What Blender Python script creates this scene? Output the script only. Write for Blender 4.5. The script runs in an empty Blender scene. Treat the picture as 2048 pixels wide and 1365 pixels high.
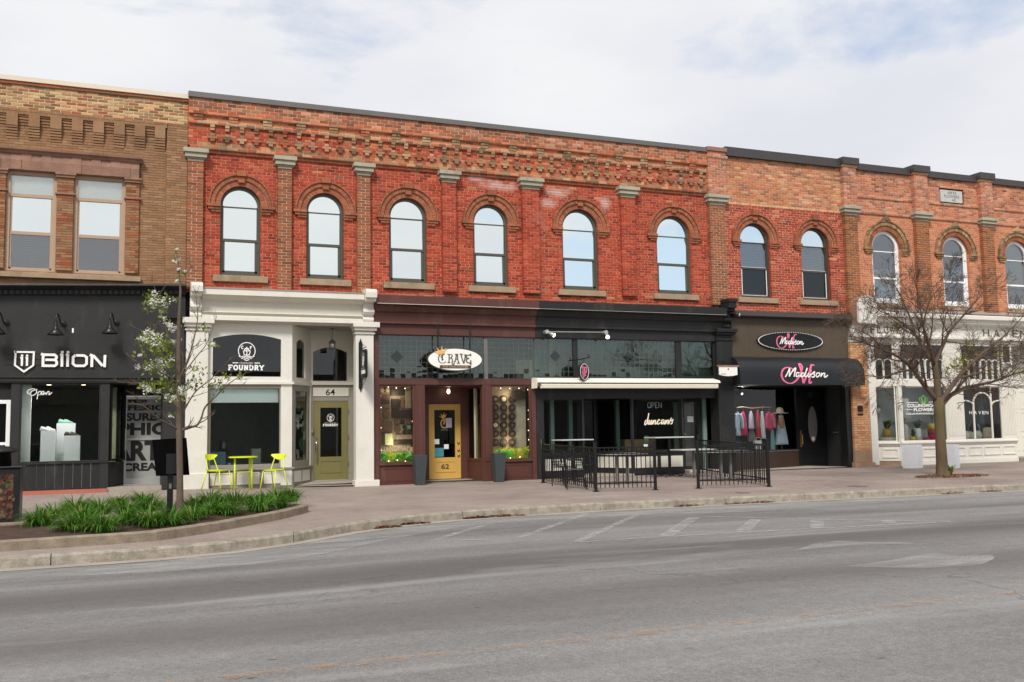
import bpy, bmesh, math, random
from mathutils import Vector, Matrix
import numpy as np
rng = random.Random(7)
R = math.radians
SC = bpy.context.scene
COL = SC.collection

# ---------------------------------------------------------------- camera
FPX, CAM_D, CAM_H = 1950.0, 23.337, 1.2855
_yaw, _pit, _rol = R(22.15), R(5.2), R(-0.955)
_f = Vector((math.sin(_yaw)*math.cos(_pit), math.cos(_yaw)*math.cos(_pit), math.sin(_pit)))
_r = Vector((math.cos(_yaw), -math.sin(_yaw), 0))
_u = _r.cross(_f)
_r2 = _r*math.cos(_rol) + _u*math.sin(_rol)
_u2 = _u*math.cos(_rol) - _r*math.sin(_rol)
CAM = Vector((0, -CAM_D, CAM_H))
cd = bpy.data.cameras.new('camera')
cd.sensor_fit = 'HORIZONTAL'; cd.sensor_width = 36.0; cd.lens = FPX/2048*36.0
cd.clip_start = 0.1; cd.clip_end = 3000
cam = bpy.data.objects.new('camera', cd); COL.objects.link(cam)
m3 = Matrix((_r2, _u2, -_f)).transposed()
cam.matrix_world = Matrix.Translation(CAM) @ m3.to_4x4()
SC.camera = cam

# ---------------------------------------------------------------- world, sun, exposure
SUN_DIR = Vector((-0.36, -0.62, 0.72)).normalized()      # towards the sun
SUN_E = math.asin(SUN_DIR.z)
world = bpy.data.worlds.new('World'); SC.world = world; world.use_nodes = True
wn = world.node_tree; wn.nodes.clear()
def wnode(t, **k):
    n = wn.nodes.new(t)
    for a, b in k.items(): setattr(n, a, b)
    return n
sky = wnode('ShaderNodeTexSky', sky_type='NISHITA', sun_disc=False)
sky.sun_elevation = SUN_E; sky.sun_rotation = math.atan2(SUN_DIR.x, SUN_DIR.y)
sky.air_density = 1.0; sky.dust_density = .4; sky.ozone_density = 2.0
bg1 = wnode('ShaderNodeBackground'); bg1.inputs[1].default_value = 0.13
wn.links.new(sky.outputs[0], bg1.inputs[0])
tc = wnode('ShaderNodeTexCoord')
mp = wnode('ShaderNodeMapping'); mp.inputs['Scale'].default_value = (1, 1, 2.4); mp.inputs['Location'].default_value = (7.44, 2.9, 11.51)
wn.links.new(tc.outputs['Generated'], mp.inputs[0])
nz = wnode('ShaderNodeTexNoise'); nz.inputs['Scale'].default_value = 2.5; nz.inputs['Detail'].default_value = 9; nz.inputs['Roughness'].default_value = .56; nz.inputs['Distortion'].default_value = .25
wn.links.new(mp.outputs[0], nz.inputs['Vector'])
rp = wnode('ShaderNodeValToRGB'); rp.color_ramp.elements[0].position = .36; rp.color_ramp.elements[1].position = .47; rp.color_ramp.elements[0].color = (.45, .45, .45, 1)
wn.links.new(nz.outputs[0], rp.inputs[0])
nz2 = wnode('ShaderNodeTexNoise'); nz2.inputs['Scale'].default_value = 2.6; nz2.inputs['Detail'].default_value = 7
wn.links.new(mp.outputs[0], nz2.inputs['Vector'])
rp2 = wnode('ShaderNodeValToRGB')
rp2.color_ramp.elements[0].position = .33; rp2.color_ramp.elements[0].color = (.77, .785, .85, 1)
rp2.color_ramp.elements[1].position = .68; rp2.color_ramp.elements[1].color = (.93, .94, .95, 1)
wn.links.new(nz2.outputs[0], rp2.inputs[0])
bg2 = wnode('ShaderNodeBackground'); bg2.inputs[1].default_value = 0.785
wn.links.new(rp2.outputs[0], bg2.inputs[0])
mxs = wnode('ShaderNodeMixShader'); wo = wnode('ShaderNodeOutputWorld')
wn.links.new(rp.outputs[0], mxs.inputs[0]); wn.links.new(bg1.outputs[0], mxs.inputs[1]); wn.links.new(bg2.outputs[0], mxs.inputs[2])
wn.links.new(mxs.outputs[0], wo.inputs[0])
sl = bpy.data.lights.new('sun', 'SUN'); sl.energy = 2.5; sl.angle = R(14); sl.color = (1.0, .955, .89)
so = bpy.data.objects.new('sun', sl); COL.objects.link(so)
so.rotation_euler = (-SUN_DIR).to_track_quat('-Z', 'Y').to_euler(); so.location = (0, -20, 30)
vs = SC.view_settings
vs.view_transform = 'Standard'; vs.look = 'None'; vs.gamma = 1.0; vs.exposure = 0.34; vs.use_curve_mapping = False

# ---------------------------------------------------------------- measuring helpers (photo survey -> metres)
def ray(x, y): return _f + _r2*((x-1024)/FPX) - _u2*((y-682.5)/FPX)
def W(x, y, Y=0.0):
    d = ray(x, y); t = (Y+CAM_D)/d.y
    return CAM + d*t
def WX(x, y, Y=0.0): return W(x, y, Y).x
def WZ(x, y, Y=0.0): return W(x, y, Y).z
def sst(a, b, t):
    t = max(0, min(1, (t-a)/(b-a))); return t*t*(3-2*t)
KERB = [(-40,-9.6),(-1.3,-9.6),(.46,-9.52),(1.5,-9.25),(2.4,-8.75),(3.5,-7.85),(4.7,-7.15),(5.85,-6.8),(8.65,-6.62),(13.6,-6.78),(19,-6.98),(60,-7.0)]
def kerb_y(x):
    for (a, ya), (b, yb) in zip(KERB, KERB[1:]):
        if x <= b:
            t = max(0, (x-a)/(b-a)); return ya+(yb-ya)*t
    return KERB[-1][1]
def pave_z(x, y):
    return .02*min(y, 0) + .085*(1-sst(1.5, 5.5, x))*max(0, 1+min(y, 0)/4.0)
def road_z(x, y):
    yc = kerb_y(x); zc = .02*yc-.135
    if y >= -17.2: return -.15+(zc+.15)*((y+17.2)/(yc+17.2))
    return -.15-.012*(-17.2-y)
def G(x, y, off=0.0):
    d = ray(x, y); lo, hi = 2.0, 60.0
    for _ in range(50):
        m = (lo+hi)/2; p = CAM+d*m
        if p.z > pave_z(p.x, p.y)+off: lo = m
        else: hi = m
    return CAM+d*lo

# ---------------------------------------------------------------- materials
def lin(c): return tuple(((v/255)/12.92 if v/255 <= .04045 else ((v/255+.055)/1.055)**2.4) for v in c)
MATS = {}
def _nt(name):
    m = bpy.data.materials.new(name); m.use_nodes = True
    nt = m.node_tree; nt.nodes.clear(); MATS[name] = m
    out = nt.nodes.new('ShaderNodeOutputMaterial'); return m, nt, out
def N(nt, t, ins=None, **k):
    n = nt.nodes.new(t)
    for a, b in k.items(): setattr(n, a, b)
    if ins:
        for a, b in ins.items():
            if hasattr(b, 'is_linked') or isinstance(b, bpy.types.NodeSocket): nt.links.new(b, n.inputs[a])
            else: n.inputs[a].default_value = b
    return n
def pos(nt, scale=(1,1,1), obj=False):
    if obj: src = N(nt, 'ShaderNodeTexCoord').outputs['Object']
    else: src = N(nt, 'ShaderNodeNewGeometry').outputs['Position']
    return N(nt, 'ShaderNodeMapping', {'Vector': src, 'Scale': scale}).outputs[0]
def noise(nt, v, scale, detail=4, rough=.55, dist=0):
    return N(nt, 'ShaderNodeTexNoise', {'Vector': v, 'Scale': scale, 'Detail': detail, 'Roughness': rough, 'Distortion': dist}).outputs[0]
def ramp(nt, fac, stops):
    n = N(nt, 'ShaderNodeValToRGB', {'Fac': fac}); e = n.color_ramp.elements
    while len(e) < len(stops): e.new(.5)
    for el, (p, c) in zip(e, stops):
        el.position = p; el.color = tuple(c)+(1,) if isinstance(c, (tuple, list)) else (c, c, c, 1)
    return n.outputs[0]
def mixc(nt, fac, a, b, mode='MIX'):
    n = N(nt, 'ShaderNodeMix', data_type='RGBA', blend_type=mode)
    for s, v in ((n.inputs[0], fac), (n.inputs[6], a), (n.inputs[7], b)):
        if isinstance(v, bpy.types.NodeSocket): nt.links.new(v, s)
        else: s.default_value = v if not isinstance(v, (tuple, list)) else (tuple(v)+(1,) if len(v) == 3 else tuple(v))
    return n.outputs[2]
def mth(nt, op, a, b=0.0):
    n = N(nt, 'ShaderNodeMath', operation=op)
    for s, v in zip(n.inputs, (a, b)):
        if isinstance(v, bpy.types.NodeSocket): nt.links.new(v, s)
        else: s.default_value = v
    return n.outputs[0]
def sc(c, k): return tuple(max(0, v*k) for v in c)
def M(name, col, rough=.6, var=.14, scale=3.0, bump=0.0, bscale=60, metal=0.0, spec=.4, stretch=(1,1,1), dirt=None, coat=0):
    m, nt, out = _nt(name)
    p = pos(nt, stretch)
    n1 = noise(nt, p, scale, 6); n2 = noise(nt, p, scale*9, 3)
    c = ramp(nt, n1, [(.3, sc(col, 1-var)), (.7, sc(col, 1+var))])
    c = mixc(nt, .35, c, ramp(nt, n2, [(.3, sc(col, 1-var)), (.7, sc(col, 1+var))]))
    if dirt:
        n3 = noise(nt, pos(nt, (1, 1, .35)), 2.2, 8, .65)
        c = mixc(nt, ramp(nt, n3, [(.55, 0.0), (.78, dirt[1])]), c, dirt[0])
    b = N(nt, 'ShaderNodeBsdfPrincipled', {'Base Color': c, 'Roughness': rough, 'Metallic': metal, 'Specular IOR Level': spec, 'Coat Weight': coat})
    if bump:
        nb = noise(nt, p, bscale, 5)
        bp = N(nt, 'ShaderNodeBump', {'Height': nb, 'Strength': bump, 'Distance': .01}); nt.links.new(bp.outputs[0], b.inputs['Normal'])
    nt.links.new(b.outputs[0], out.inputs[0]); return m
SCARS = [((9.25, 0, 7.66), (.75, 1, .17)), ((12.32, 0, 7.42), (.26, 1, .24)), ((10.62, 0, 7.30), (.34, 1, .16)), ((8.62, 0, 7.80), (.4, 1, .10)), ((10.9, 0, 7.62), (.5, 1, .2))]
def scars(nt, p, c, amt=.6, col=(.66, .55, .50)):
    for (cx, cy, cz), (sx, sy, sz) in SCARS:
        v = N(nt, 'ShaderNodeVectorMath', {0: p, 1: (cx, 0, cz)}, operation='SUBTRACT').outputs[0]
        v = N(nt, 'ShaderNodeVectorMath', {0: v, 1: (1/sx, 0, 1/sz)}, operation='MULTIPLY').outputs[0]
        d = N(nt, 'ShaderNodeVectorMath', {0: v}, operation='LENGTH').outputs['Value']
        k = mth(nt, 'ADD', d, mth(nt, 'MULTIPLY', noise(nt, p, 5.5, 8, .75), 2.0))
        c = mixc(nt, ramp(nt, mth(nt, 'MULTIPLY', k, .5), [(.62, amt), (.98, 0.0)]), c, col)
    return c
def BRICK(name, cols, grime=(.05,.045,.04), grime_amt=.35, bloom=0.0, rough=.88):
    m, nt, out = _nt(name)
    oi = N(nt, 'ShaderNodeObjectInfo').outputs['Random']; isl = N(nt, 'ShaderNodeNewGeometry').outputs['Random Per Island']
    r_ = mth(nt, 'FRACT', mth(nt, 'ADD', mth(nt, 'MULTIPLY', oi, 7.31), isl))
    k = len(cols)
    c = ramp(nt, r_, [(i/max(1, k-1), cc) for i, cc in enumerate(cols)])
    p = pos(nt)
    c = mixc(nt, .5, c, ramp(nt, noise(nt, p, 22, 5, .7), [(.25, .6), (.75, 1.35)]), 'MULTIPLY')
    c = mixc(nt, mth(nt, 'MULTIPLY', ramp(nt, noise(nt, p, 1.1, 7, .62), [(.50, 0.0), (.74, 1.0)]), grime_amt), c, grime)
    if bloom:
        c = mixc(nt, mth(nt, 'MULTIPLY', ramp(nt, noise(nt, p, .8, 8, .7), [(.60, 0.0), (.74, 1.0)]), bloom), c, (.62, .50, .46))
    if name == 'brick_red': c = scars(nt, p, c)
    b = N(nt, 'ShaderNodeBsdfPrincipled', {'Base Color': c, 'Roughness': rough, 'Specular IOR Level': .25})
    bp = N(nt, 'ShaderNodeBump', {'Height': noise(nt, p, 90, 4), 'Strength': .35, 'Distance': .006}); nt.links.new(bp.outputs[0], b.inputs['Normal'])
    nt.links.new(b.outputs[0], out.inputs[0]); return m
def GLASS(name, tint=(.80,.87,.83), refl=1.0, base=0.0, wav=.15, rough=0.0, gcol=(1,1,1)):
    m, nt, out = _nt(name)
    bp = N(nt, 'ShaderNodeBump', {'Height': noise(nt, pos(nt), .9, 1), 'Strength': wav, 'Distance': .02})
    fr = N(nt, 'ShaderNodeFresnel', {'IOR': 1.5, 'Normal': bp.outputs[0]})
    fac = mth(nt, 'ADD', mth(nt, 'MULTIPLY', fr.outputs[0], refl), base)
    t = N(nt, 'ShaderNodeBsdfTransparent', {'Color': tuple(tint)+(1,)})
    g = N(nt, 'ShaderNodeBsdfGlossy', {'Roughness': rough, 'Color': tuple(gcol)+(1,), 'Normal': bp.outputs[0]})
    mx = N(nt, 'ShaderNodeMixShader', {0: fac}); nt.links.new(t.outputs[0], mx.inputs[1]); nt.links.new(g.outputs[0], mx.inputs[2])
    nt.links.new(mx.outputs[0], out.inputs[0]); return m
def EMIT(name, col, s):
    m, nt, out = _nt(name)
    e = N(nt, 'ShaderNodeEmission', {'Color': tuple(col)+(1,), 'Strength': s}); nt.links.new(e.outputs[0], out.inputs[0]); return m

# ---------------------------------------------------------------- mesh builder
class Wall:
    """a vertical plane through plan points a -> b; s runs along it, d outwards to the street, z up"""
    def __init__(s, a, b):
        s.a = Vector(a); s.b = Vector(b); s.L = (s.b-s.a).length; s.t = (s.b-s.a)/s.L; s.n = Vector((s.t.y, -s.t.x))
    def p(s, u, d, z):
        q = s.a+s.t*u+s.n*d; return (q.x, q.y, z)
class MB:
    def __init__(s): s.v = []; s.f = []; s.m = []
    def add(s, vs, fs, mi=0):
        n = len(s.v); s.v += [tuple(v) for v in vs]; s.f += [tuple(n+i for i in f) for f in fs]; s.m += [mi]*len(fs); return s
    def hexa(s, c, mi=0):
        return s.add(c, [(0,3,2,1),(4,5,6,7),(0,1,5,4),(1,2,6,5),(2,3,7,6),(3,0,4,7)], mi)
    def box(s, x0, x1, y0, y1, z0, z1, mi=0):
        return s.hexa([(x0,y0,z0),(x1,y0,z0),(x1,y1,z0),(x0,y1,z0),(x0,y0,z1),(x1,y0,z1),(x1,y1,z1),(x0,y1,z1)], mi)
    def lbox(s, w, s0, s1, d0, d1, z0, z1, mi=0):
        return s.hexa([w.p(s0,d1,z0),w.p(s1,d1,z0),w.p(s1,d0,z0),w.p(s0,d0,z0),w.p(s0,d1,z1),w.p(s1,d1,z1),w.p(s1,d0,z1),w.p(s0,d0,z1)], mi)
    def prism(s, pts, y0, y1, w=None, mi=0):
        n = len(pts)
        if w: a = [w.p(x, -y0, z) for x, z in pts]; b = [w.p(x, -y1, z) for x, z in pts]
        else: a = [(x, y0, z) for x, z in pts]; b = [(x, y1, z) for x, z in pts]
        return s.add(a+b, [tuple(range(n)), tuple(range(2*n-1, n-1, -1))]+[(i, n+i, n+(i+1) % n, (i+1) % n) for i in range(n)], mi)
    def mold(s, prof, x0, x1, shear=0.0, xs=0.0, mi=0):
        n = len(prof); z = lambda zz, x: zz+shear*(x-xs)
        a = [(x0, y, z(zz, x0)) for y, zz in prof]; b = [(x1, y, z(zz, x1)) for y, zz in prof]
        return s.add(a+b, [tuple(range(n)), tuple(range(2*n-1, n-1, -1))]+[(i, (i+1) % n, n+(i+1) % n, n+i) for i in range(n)], mi)
    def lmold(s, w, prof, s0, s1, mi=0):
        n = len(prof)
        a = [w.p(s0, d, z) for d, z in prof]; b = [w.p(s1, d, z) for d, z in prof]
        return s.add(a+b, [tuple(range(n)), tuple(range(2*n-1, n-1, -1))]+[(i, (i+1) % n, n+(i+1) % n, n+i) for i in range(n)], mi)
    def ring(s, o, i, y0, y1, closed=True, w=None, mi=0):
        n = len(o); P = (lambda x, y, z: w.p(x, -y, z)) if w else (lambda x, y, z: (x, y, z))
        vs = [P(x, y0, z) for x, z in o]+[P(x, y0, z) for x, z in i]+[P(x, y1, z) for x, z in o]+[P(x, y1, z) for x, z in i]
        fs = []
        for k in range(n if closed else n-1):
            j = (k+1) % n
            fs += [(k, j, n+j, n+k), (2*n+k, 3*n+k, 3*n+j, 2*n+j), (k, 2*n+k, 2*n+j, j), (n+k, n+j, 3*n+j, 3*n+k)]
        if not closed: fs += [(0, n, 3*n, 2*n), (n-1, 3*n-1, 4*n-1, 2*n-1)]
        return s.add(vs, fs, mi)
    def tube(s, pts, rad, n=6, mi=0, cap=True):
        pts = [Vector(p) for p in pts]; k = len(pts)
        if not isinstance(rad, (list, tuple)): rad = [rad]*k
        vs = []; fs = []; up = Vector((.31, .17, .93))
        for i, p in enumerate(pts):
            d = (pts[min(i+1, k-1)]-pts[max(i-1, 0)])
            d = d.normalized() if d.length > 1e-9 else Vector((0,0,1))
            a = d.cross(up)
            if a.length < .05: a = d.cross(Vector((1, 0, 0)))
            a.normalize(); b = d.cross(a)
            for j in range(n):
                th = 2*math.pi*j/n; vs.append(p+(a*math.cos(th)+b*math.sin(th))*rad[i])
        for i in range(k-1):
            for j in range(n):
                fs.append((i*n+j, i*n+(j+1) % n, (i+1)*n+(j+1) % n, (i+1)*n+j))
        if cap: fs += [tuple(range(n-1, -1, -1)), tuple(range((k-1)*n, k*n))]
        return s.add(vs, fs, mi)
    def lathe(s, c, prof, n=16, mi=0, sx=1, sy=1):
        vs = []; fs = []; k = len(prof)
        for r_, z in prof:
            for j in range(n):
                th = 2*math.pi*j/n; vs.append((c[0]+r_*sx*math.cos(th), c[1]+r_*sy*math.sin(th), c[2]+z))
        for i in range(k-1):
            for j in range(n): fs.append((i*n+j, i*n+(j+1) % n, (i+1)*n+(j+1) % n, (i+1)*n+j))
        fs += [tuple(range(n-1, -1, -1)), tuple(range((k-1)*n, k*n))]
        return s.add(vs, fs, mi)
    def ball(s, c, r_, n=8, mi=0, sz=1):
        k = max(4, n//2+1)
        return s.lathe(c, [(max(1e-4, r_*math.sin(math.pi*i/k)), -r_*sz*math.cos(math.pi*i/k)) for i in range(k+1)], n, mi)
    def build(s, name, mat, parent=None, smooth=False, fix=True, bevel=0, origin=None):
        return link_mesh(name, s, mat, parent, smooth, fix, bevel, origin)
WORLD = {}
def wloc(o): return WORLD.get(o.name, Vector(o.location))
def mesh_of(mb, mat, smooth=False, fix=True, off=Vector((0,0,0)), name='m'):
    me = bpy.data.meshes.new(name)
    me.from_pydata([(v[0]-off.x, v[1]-off.y, v[2]-off.z) for v in mb.v], [], mb.f)
    mats = mat if isinstance(mat, (list, tuple)) else [mat]
    for m in mats: me.materials.append(MATS[m])
    if len(mats) > 1: me.polygons.foreach_set('material_index', mb.m)
    if fix:
        bm = bmesh.new(); bm.from_mesh(me); bmesh.ops.recalc_face_normals(bm, faces=bm.faces); bm.to_mesh(me); bm.free()
    if smooth: me.polygons.foreach_set('use_smooth', [True]*len(me.polygons))
    me.update(); return me
def link_mesh(name, mb, mat, parent=None, smooth=False, fix=True, bevel=0, origin=None):
    a = np.array(mb.v); lo = a.min(0); hi = a.max(0)
    off = Vector(((lo[0]+hi[0])/2, (lo[1]+hi[1])/2, lo[2])) if origin is None else Vector(origin)
    me = mesh_of(mb, mat, smooth, fix, off, name)
    o = bpy.data.objects.new(name, me); COL.objects.link(o); WORLD[o.name] = off
    if parent is not None: o.parent = parent; o.location = off-wloc(parent)
    else: o.location = off
    if bevel:
        b = o.modifiers.new('bevel', 'BEVEL'); b.width = bevel; b.segments = 2; b.limit_method = 'ANGLE'
    return o
def tag(o, label=None, cat=None, group=None, kind=None):
    for k, v in (('label', label), ('category', cat), ('group', group), ('kind', kind)):
        if v: o[k] = v
    return o
def thing(name, label, cat, loc, group=None, kind=None):
    o = bpy.data.objects.new(name, None); o.empty_display_size = .1; COL.objects.link(o); o.location = loc; WORLD[o.name] = Vector(loc)
    return tag(o, label, cat, group, kind)
def copy_tree(o, parent=None, loc=None, rz=None, s=None):
    c = o.copy(); COL.objects.link(c); c.parent = parent
    if loc is not None: c.location = loc
    if rz is not None: c.rotation_euler = (0, 0, rz)
    if s is not None: c.scale = (s, s, s) if not isinstance(s, tuple) else s
    for ch in o.children: copy_tree(ch, c)
    return c
def inst(name, me, parent, loc, rot=None, scale=None):
    o = bpy.data.objects.new(name, me); COL.objects.link(o); o.parent = parent
    o.location = Vector(loc)-(wloc(parent) if parent else Vector((0,0,0)))
    if rot: o.rotation_euler = rot
    if scale: o.scale = scale
    return o
def catmull(pts, n=6):
    if len(pts) < 3: return [Vector(p) for p in pts]
    P = [Vector(p) for p in pts]; P = [P[0]*2-P[1]]+P+[P[-1]*2-P[-2]]; out = []
    for i in range(1, len(P)-2):
        a, b, c, d = P[i-1:i+3]
        for k in range(n):
            t = k/n
            out.append(.5*((2*b)+(c-a)*t+(2*a-5*b+4*c-d)*t*t+(3*b-a-3*c+d)*t**3))
    out.append(P[-2]); return out
def stroke(lines, box, src, width, surf, th=.004, smooth=True, wfun=None):
    """flat brush strokes: lines in src coordinates (x0,x1,ytop,ybot) mapped to box (s0,s1,z0,z1) on surf(s,z,out)"""
    mb = MB(); s0, s1, z0, z1 = box; a0, a1, b0, b1 = src
    for li, l in enumerate(lines):
        P = [((x-a0)/(a1-a0)*(s1-s0)+s0, z1-(y-b0)/(b1-b0)*(z1-z0)) for x, y in l]
        P = catmull([(x, z, 0) for x, z in P], 6) if smooth and len(P) > 2 else [Vector((x, z, 0)) for x, z in P]
        k = len(P); vs = []; fs = []
        for i, p in enumerate(P):
            if smooth: d = (P[min(i+1, k-1)]-P[max(i-1, 0)])
            else: d = (P[min(i+1, k-1)]-P[max(i-1, 0)])
            d = d.normalized() if d.length > 1e-9 else Vector((1, 0, 0))
            w = (width if wfun is None else wfun(i/(k-1), d)*width)/2
            if not smooth and 0 < i < k-1:
                d1 = (P[i]-P[i-1]).normalized(); d2 = (P[i+1]-P[i]).normalized()
                d = (d1+d2); d = d.normalized() if d.length > 1e-6 else d1
                w = w/max(.4, d.dot(d1))
            n = Vector((-d.y, d.x, 0))*w
            e = th+li*.0007
            for q in (p+n, p-n): vs.append(surf(q.x, q.y, e))
            for q in (p+n, p-n): vs.append(surf(q.x, q.y, 0))
        for i in range(k-1):
            a = 4*i; b = a+4
            fs += [(a, a+1, b+1, b), (a, b, b+2, a+2), (a+1, a+3, b+3, b+1)]
        mb.add(vs, fs)
    return mb
FLAT = lambda Y: (lambda s, z, o: (s, Y-o, z))
def wallsurf(w, d=0.0): return lambda s, z, o: w.p(s, d+o, z)
def text_mb(txt, box, surf, th=.004, offset=0.0, keep=False, align='C', space=1.0):
    cu = bpy.data.curves.new('t', 'FONT'); cu.body = txt; cu.size = 1; cu.offset = offset; cu.space_character = space; cu.resolution_u = 4
    ob = bpy.data.objects.new('t', cu); COL.objects.link(ob)
    dg = bpy.context.evaluated_depsgraph_get(); me = bpy.data.meshes.new_from_object(ob.evaluated_get(dg))
    vs = [Vector(v.co) for v in me.vertices]; fs = [tuple(p.vertices) for p in me.polygons]
    bpy.data.objects.remove(ob); bpy.data.curves.remove(cu); bpy.data.meshes.remove(me)
    x0 = min(v.x for v in vs); x1 = max(v.x for v in vs); y0 = min(v.y for v in vs); y1 = max(v.y for v in vs)
    s0, s1, z0, z1 = box; kx = (s1-s0)/(x1-x0); ky = (z1-z0)/(y1-y0)
    if keep:
        k = min(kx, ky); s0 = (s0+s1)/2-k*(x1-x0)/2; kx = ky = k
    mb = MB(); mb.add([surf(s0+(v.x-x0)*kx, z0+(v.y-y0)*ky, th) for v in vs], fs); return mb
def clip_x(mb, planes):
    """cut a flat mesh by planes (co, no): keeps the negative side"""
    me = bpy.data.meshes.new('c'); me.from_pydata(mb.v, [], mb.f); bm = bmesh.new(); bm.from_mesh(me)
    for co, no in planes:
        bmesh.ops.bisect_plane(bm, geom=bm.verts[:]+bm.edges[:]+bm.faces[:], plane_co=co, plane_no=no, clear_outer=True)
    bm.verts.index_update()
    out = MB(); out.add([v.co[:] for v in bm.verts], [tuple(v.index for v in f.verts) for f in bm.faces]); bm.free(); bpy.data.meshes.remove(me); return out
# ---------------------------------------------------------------- material list
BRICK('brick_red', [lin((146,58,41)), lin((180,76,51)), lin((120,52,40)), lin((166,65,45)), lin((192,92,66)), lin((150,62,46)), lin((176,82,60)), lin((158,60,42))], grime_amt=.22, bloom=.32)
BRICK('brick_hood', [lin((150,92,66)), lin((172,104,74)), lin((138,86,64)), lin((166,110,82))], grime_amt=.3)
BRICK('brick_frieze', [lin((172,92,62)), lin((202,120,78)), lin((148,88,66)), lin((190,102,68)), lin((120,88,68)), lin((200,138,102)), lin((168,112,82))], grime_amt=.45, bloom=.35)
BRICK('brick_weathered', [lin((140,110,80)), lin((165,132,98)), lin((112,92,70)), lin((190,160,120)), lin((150,100,70))], grime_amt=.45)
BRICK('brick_brown', [lin((118,74,52)), lin((158,98,66)), lin((132,84,58)), lin((172,98,64))], grime_amt=.3)
BRICK('brick_orange', [lin((194,124,88)), lin((206,138,102)), lin((184,114,82)), lin((200,130,94))], grime_amt=.25, bloom=.3)
BRICK('brick_rose', [lin((192,124,98)), lin((160,100,82)), lin((212,152,122)), lin((142,104,86)), lin((194,112,84)), lin((176,140,112))], grime_amt=.45, bloom=.4)
BRICK('brick_buff', [lin((146,110,80)), lin((158,120,88)), lin((136,102,74)), lin((166,132,100))], grime_amt=.28)
BRICK('brick_salvage', [lin((150,96,70)), lin((120,92,66)), lin((196,160,116)), lin((160,82,60)), lin((138,120,90)), lin((206,176,130)), lin((168,108,84))], grime_amt=.4)
BRICK('brick_tan', [lin((196,146,104)), lin((214,168,126)), lin((186,132,92))], grime_amt=.25)
M('mortar_red', lin((208,144,116)), .95, .2, 4, .3, 40)
M('mortar_pale', lin((224,198,170)), .95, .2, 4, .3, 40)
M('mortar_buff', lin((150,120,92)), .95, .15, 4, .3, 40)
M('mortar_cream', lin((214,190,146)), .95, .2, 4, .3, 40)
M('stone_grey', lin((168,162,142)), .85, .16, 3, .4, 30, dirt=((.09,.085,.07), .6))
M('stone_sill', lin((160,138,112)), .9, .2, 3, .5, 30, dirt=((.08,.07,.06), .7))
M('stone_brown', lin((146,112,94)), .9, .25, 3, 1.0, 9, dirt=((.07,.05,.045), .5))
M('stone_tablet', lin((188,188,182)), .8, .06, 4, .2, 40)
M('coping_metal', lin((112,108,104)), .45, .1, 1.5, .1, 4, metal=.3)
M('coping_dark', lin((74,70,68)), .45, .1, 1.5, .1, 4, metal=.2)
M('coping_cream', lin((242,226,204)), .5, .05, 2)
M('paint_white', lin((220,216,205)), .55, .05, 2.5, .12, 30, dirt=((.55,.50,.42), .35))
M('paint_cream', lin((208,203,188)), .55, .05, 2.5, .12, 30, dirt=((.5,.46,.38), .35))
M('paint_grey', lin((142,137,125)), .6, .06, 2.5, .1, 30)
M('paint_black', lin((41,41,40)), .55, .2, 2, .15, 30, dirt=((.085,.08,.075), .5))
M('paint_black_shop', lin((35,35,35)), .5, .2, 2, .15, 30, dirt=((.085,.08,.072), .55))
M('paint_maroon', lin((88,53,45)), .5, .12, 2, .15, 25, dirt=((.19,.12,.10), .6))
M('paint_olive', lin((120,114,70)), .5, .07, 2, .08, 25)
M('paint_mustard', lin((205,164,84)), .5, .06, 2, .08, 25)
M('paint_brown', lin((84,72,58)), .5, .14, 1.4, .1, 20, stretch=(2.5,1,.5), dirt=((.05,.04,.03), .5))
M('lead_roof', lin((150,138,130)), .8, .2, 3, .3, 20)
M('frame_olive', lin((82,82,72)), .45, .06, 3)
M('frame_tan', lin((176,150,126)), .5, .06, 3)
M('frame_white', lin((238,238,236)), .45, .04, 3)
M('frame_dark', lin((70,66,58)), .5, .08, 3)
M('aluminium', lin((188,188,184)), .35, .06, 3, metal=.5)
M('metal_black', lin((20,21,22)), .38, .15, 4, .1, 60, spec=.5)
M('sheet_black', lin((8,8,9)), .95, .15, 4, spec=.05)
M('steel_grey', lin((128,130,130)), .4, .1, 4, metal=.6)
M('steel_dull', lin((120,118,114)), .5, .1, 4, metal=.3)
M('table_top', lin((186,186,180)), .5, .08, 4)
M('brass', lin((190,150,80)), .35, .1, 6, metal=.8)
M('chrome', lin((200,198,194)), .2, .05, 6, metal=1)
M('awning_cream', lin((236,231,214)), .7, .04, 2, .1, 40)
M('awning_black', lin((30,32,36)), .42, .1, 2, .12, 8, spec=.5)
M('lime', lin((214,226,40)), .4, .04, 3, spec=.5)
M('planter_slate', lin((62,68,70)), .7, .14, 3, .3, 40)
M('plinth_white', lin((232,234,238)), .5, .03, 2)
M('sign_white', lin((240,238,230)), .5, .03, 4)
M('sign_black', lin((22,24,25)), .45, .1, 4)
M('letter_white', lin((246,244,240)), .5, .02, 4)
M('letter_cream', lin((246,232,206)), .5, .03, 4)
M('letter_black', lin((22,22,22)), .6, .05, 4)
M('letter_brown', lin((84,66,50)), .6, .08, 4)
M('letter_gold', lin((226,170,90)), .45, .08, 4)
M('letter_pink', lin((226,110,146)), .5, .06, 4)
M('letter_faint', lin((120,140,136)), .6, .05, 4)
M('letter_dull', lin((84,76,70)), .7, .15, 8)
M('letter_grey', lin((96,98,98)), .8, .15, 8)
M('crown_gold', lin((232,176,96)), .4, .08, 6)
M('concrete', lin((160,151,138)), .9, .2, 2.5, .4, 40, dirt=((.2,.17,.14), .4))
M('kerb_concrete', lin((150,142,128)), .92, .45, 8, 1.2, 40, dirt=((.13,.115,.095), .85))
M('bed_kerb', lin((140,126,108)), .92, .35, 6, .8, 45, dirt=((.12,.10,.08), .6))
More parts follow.
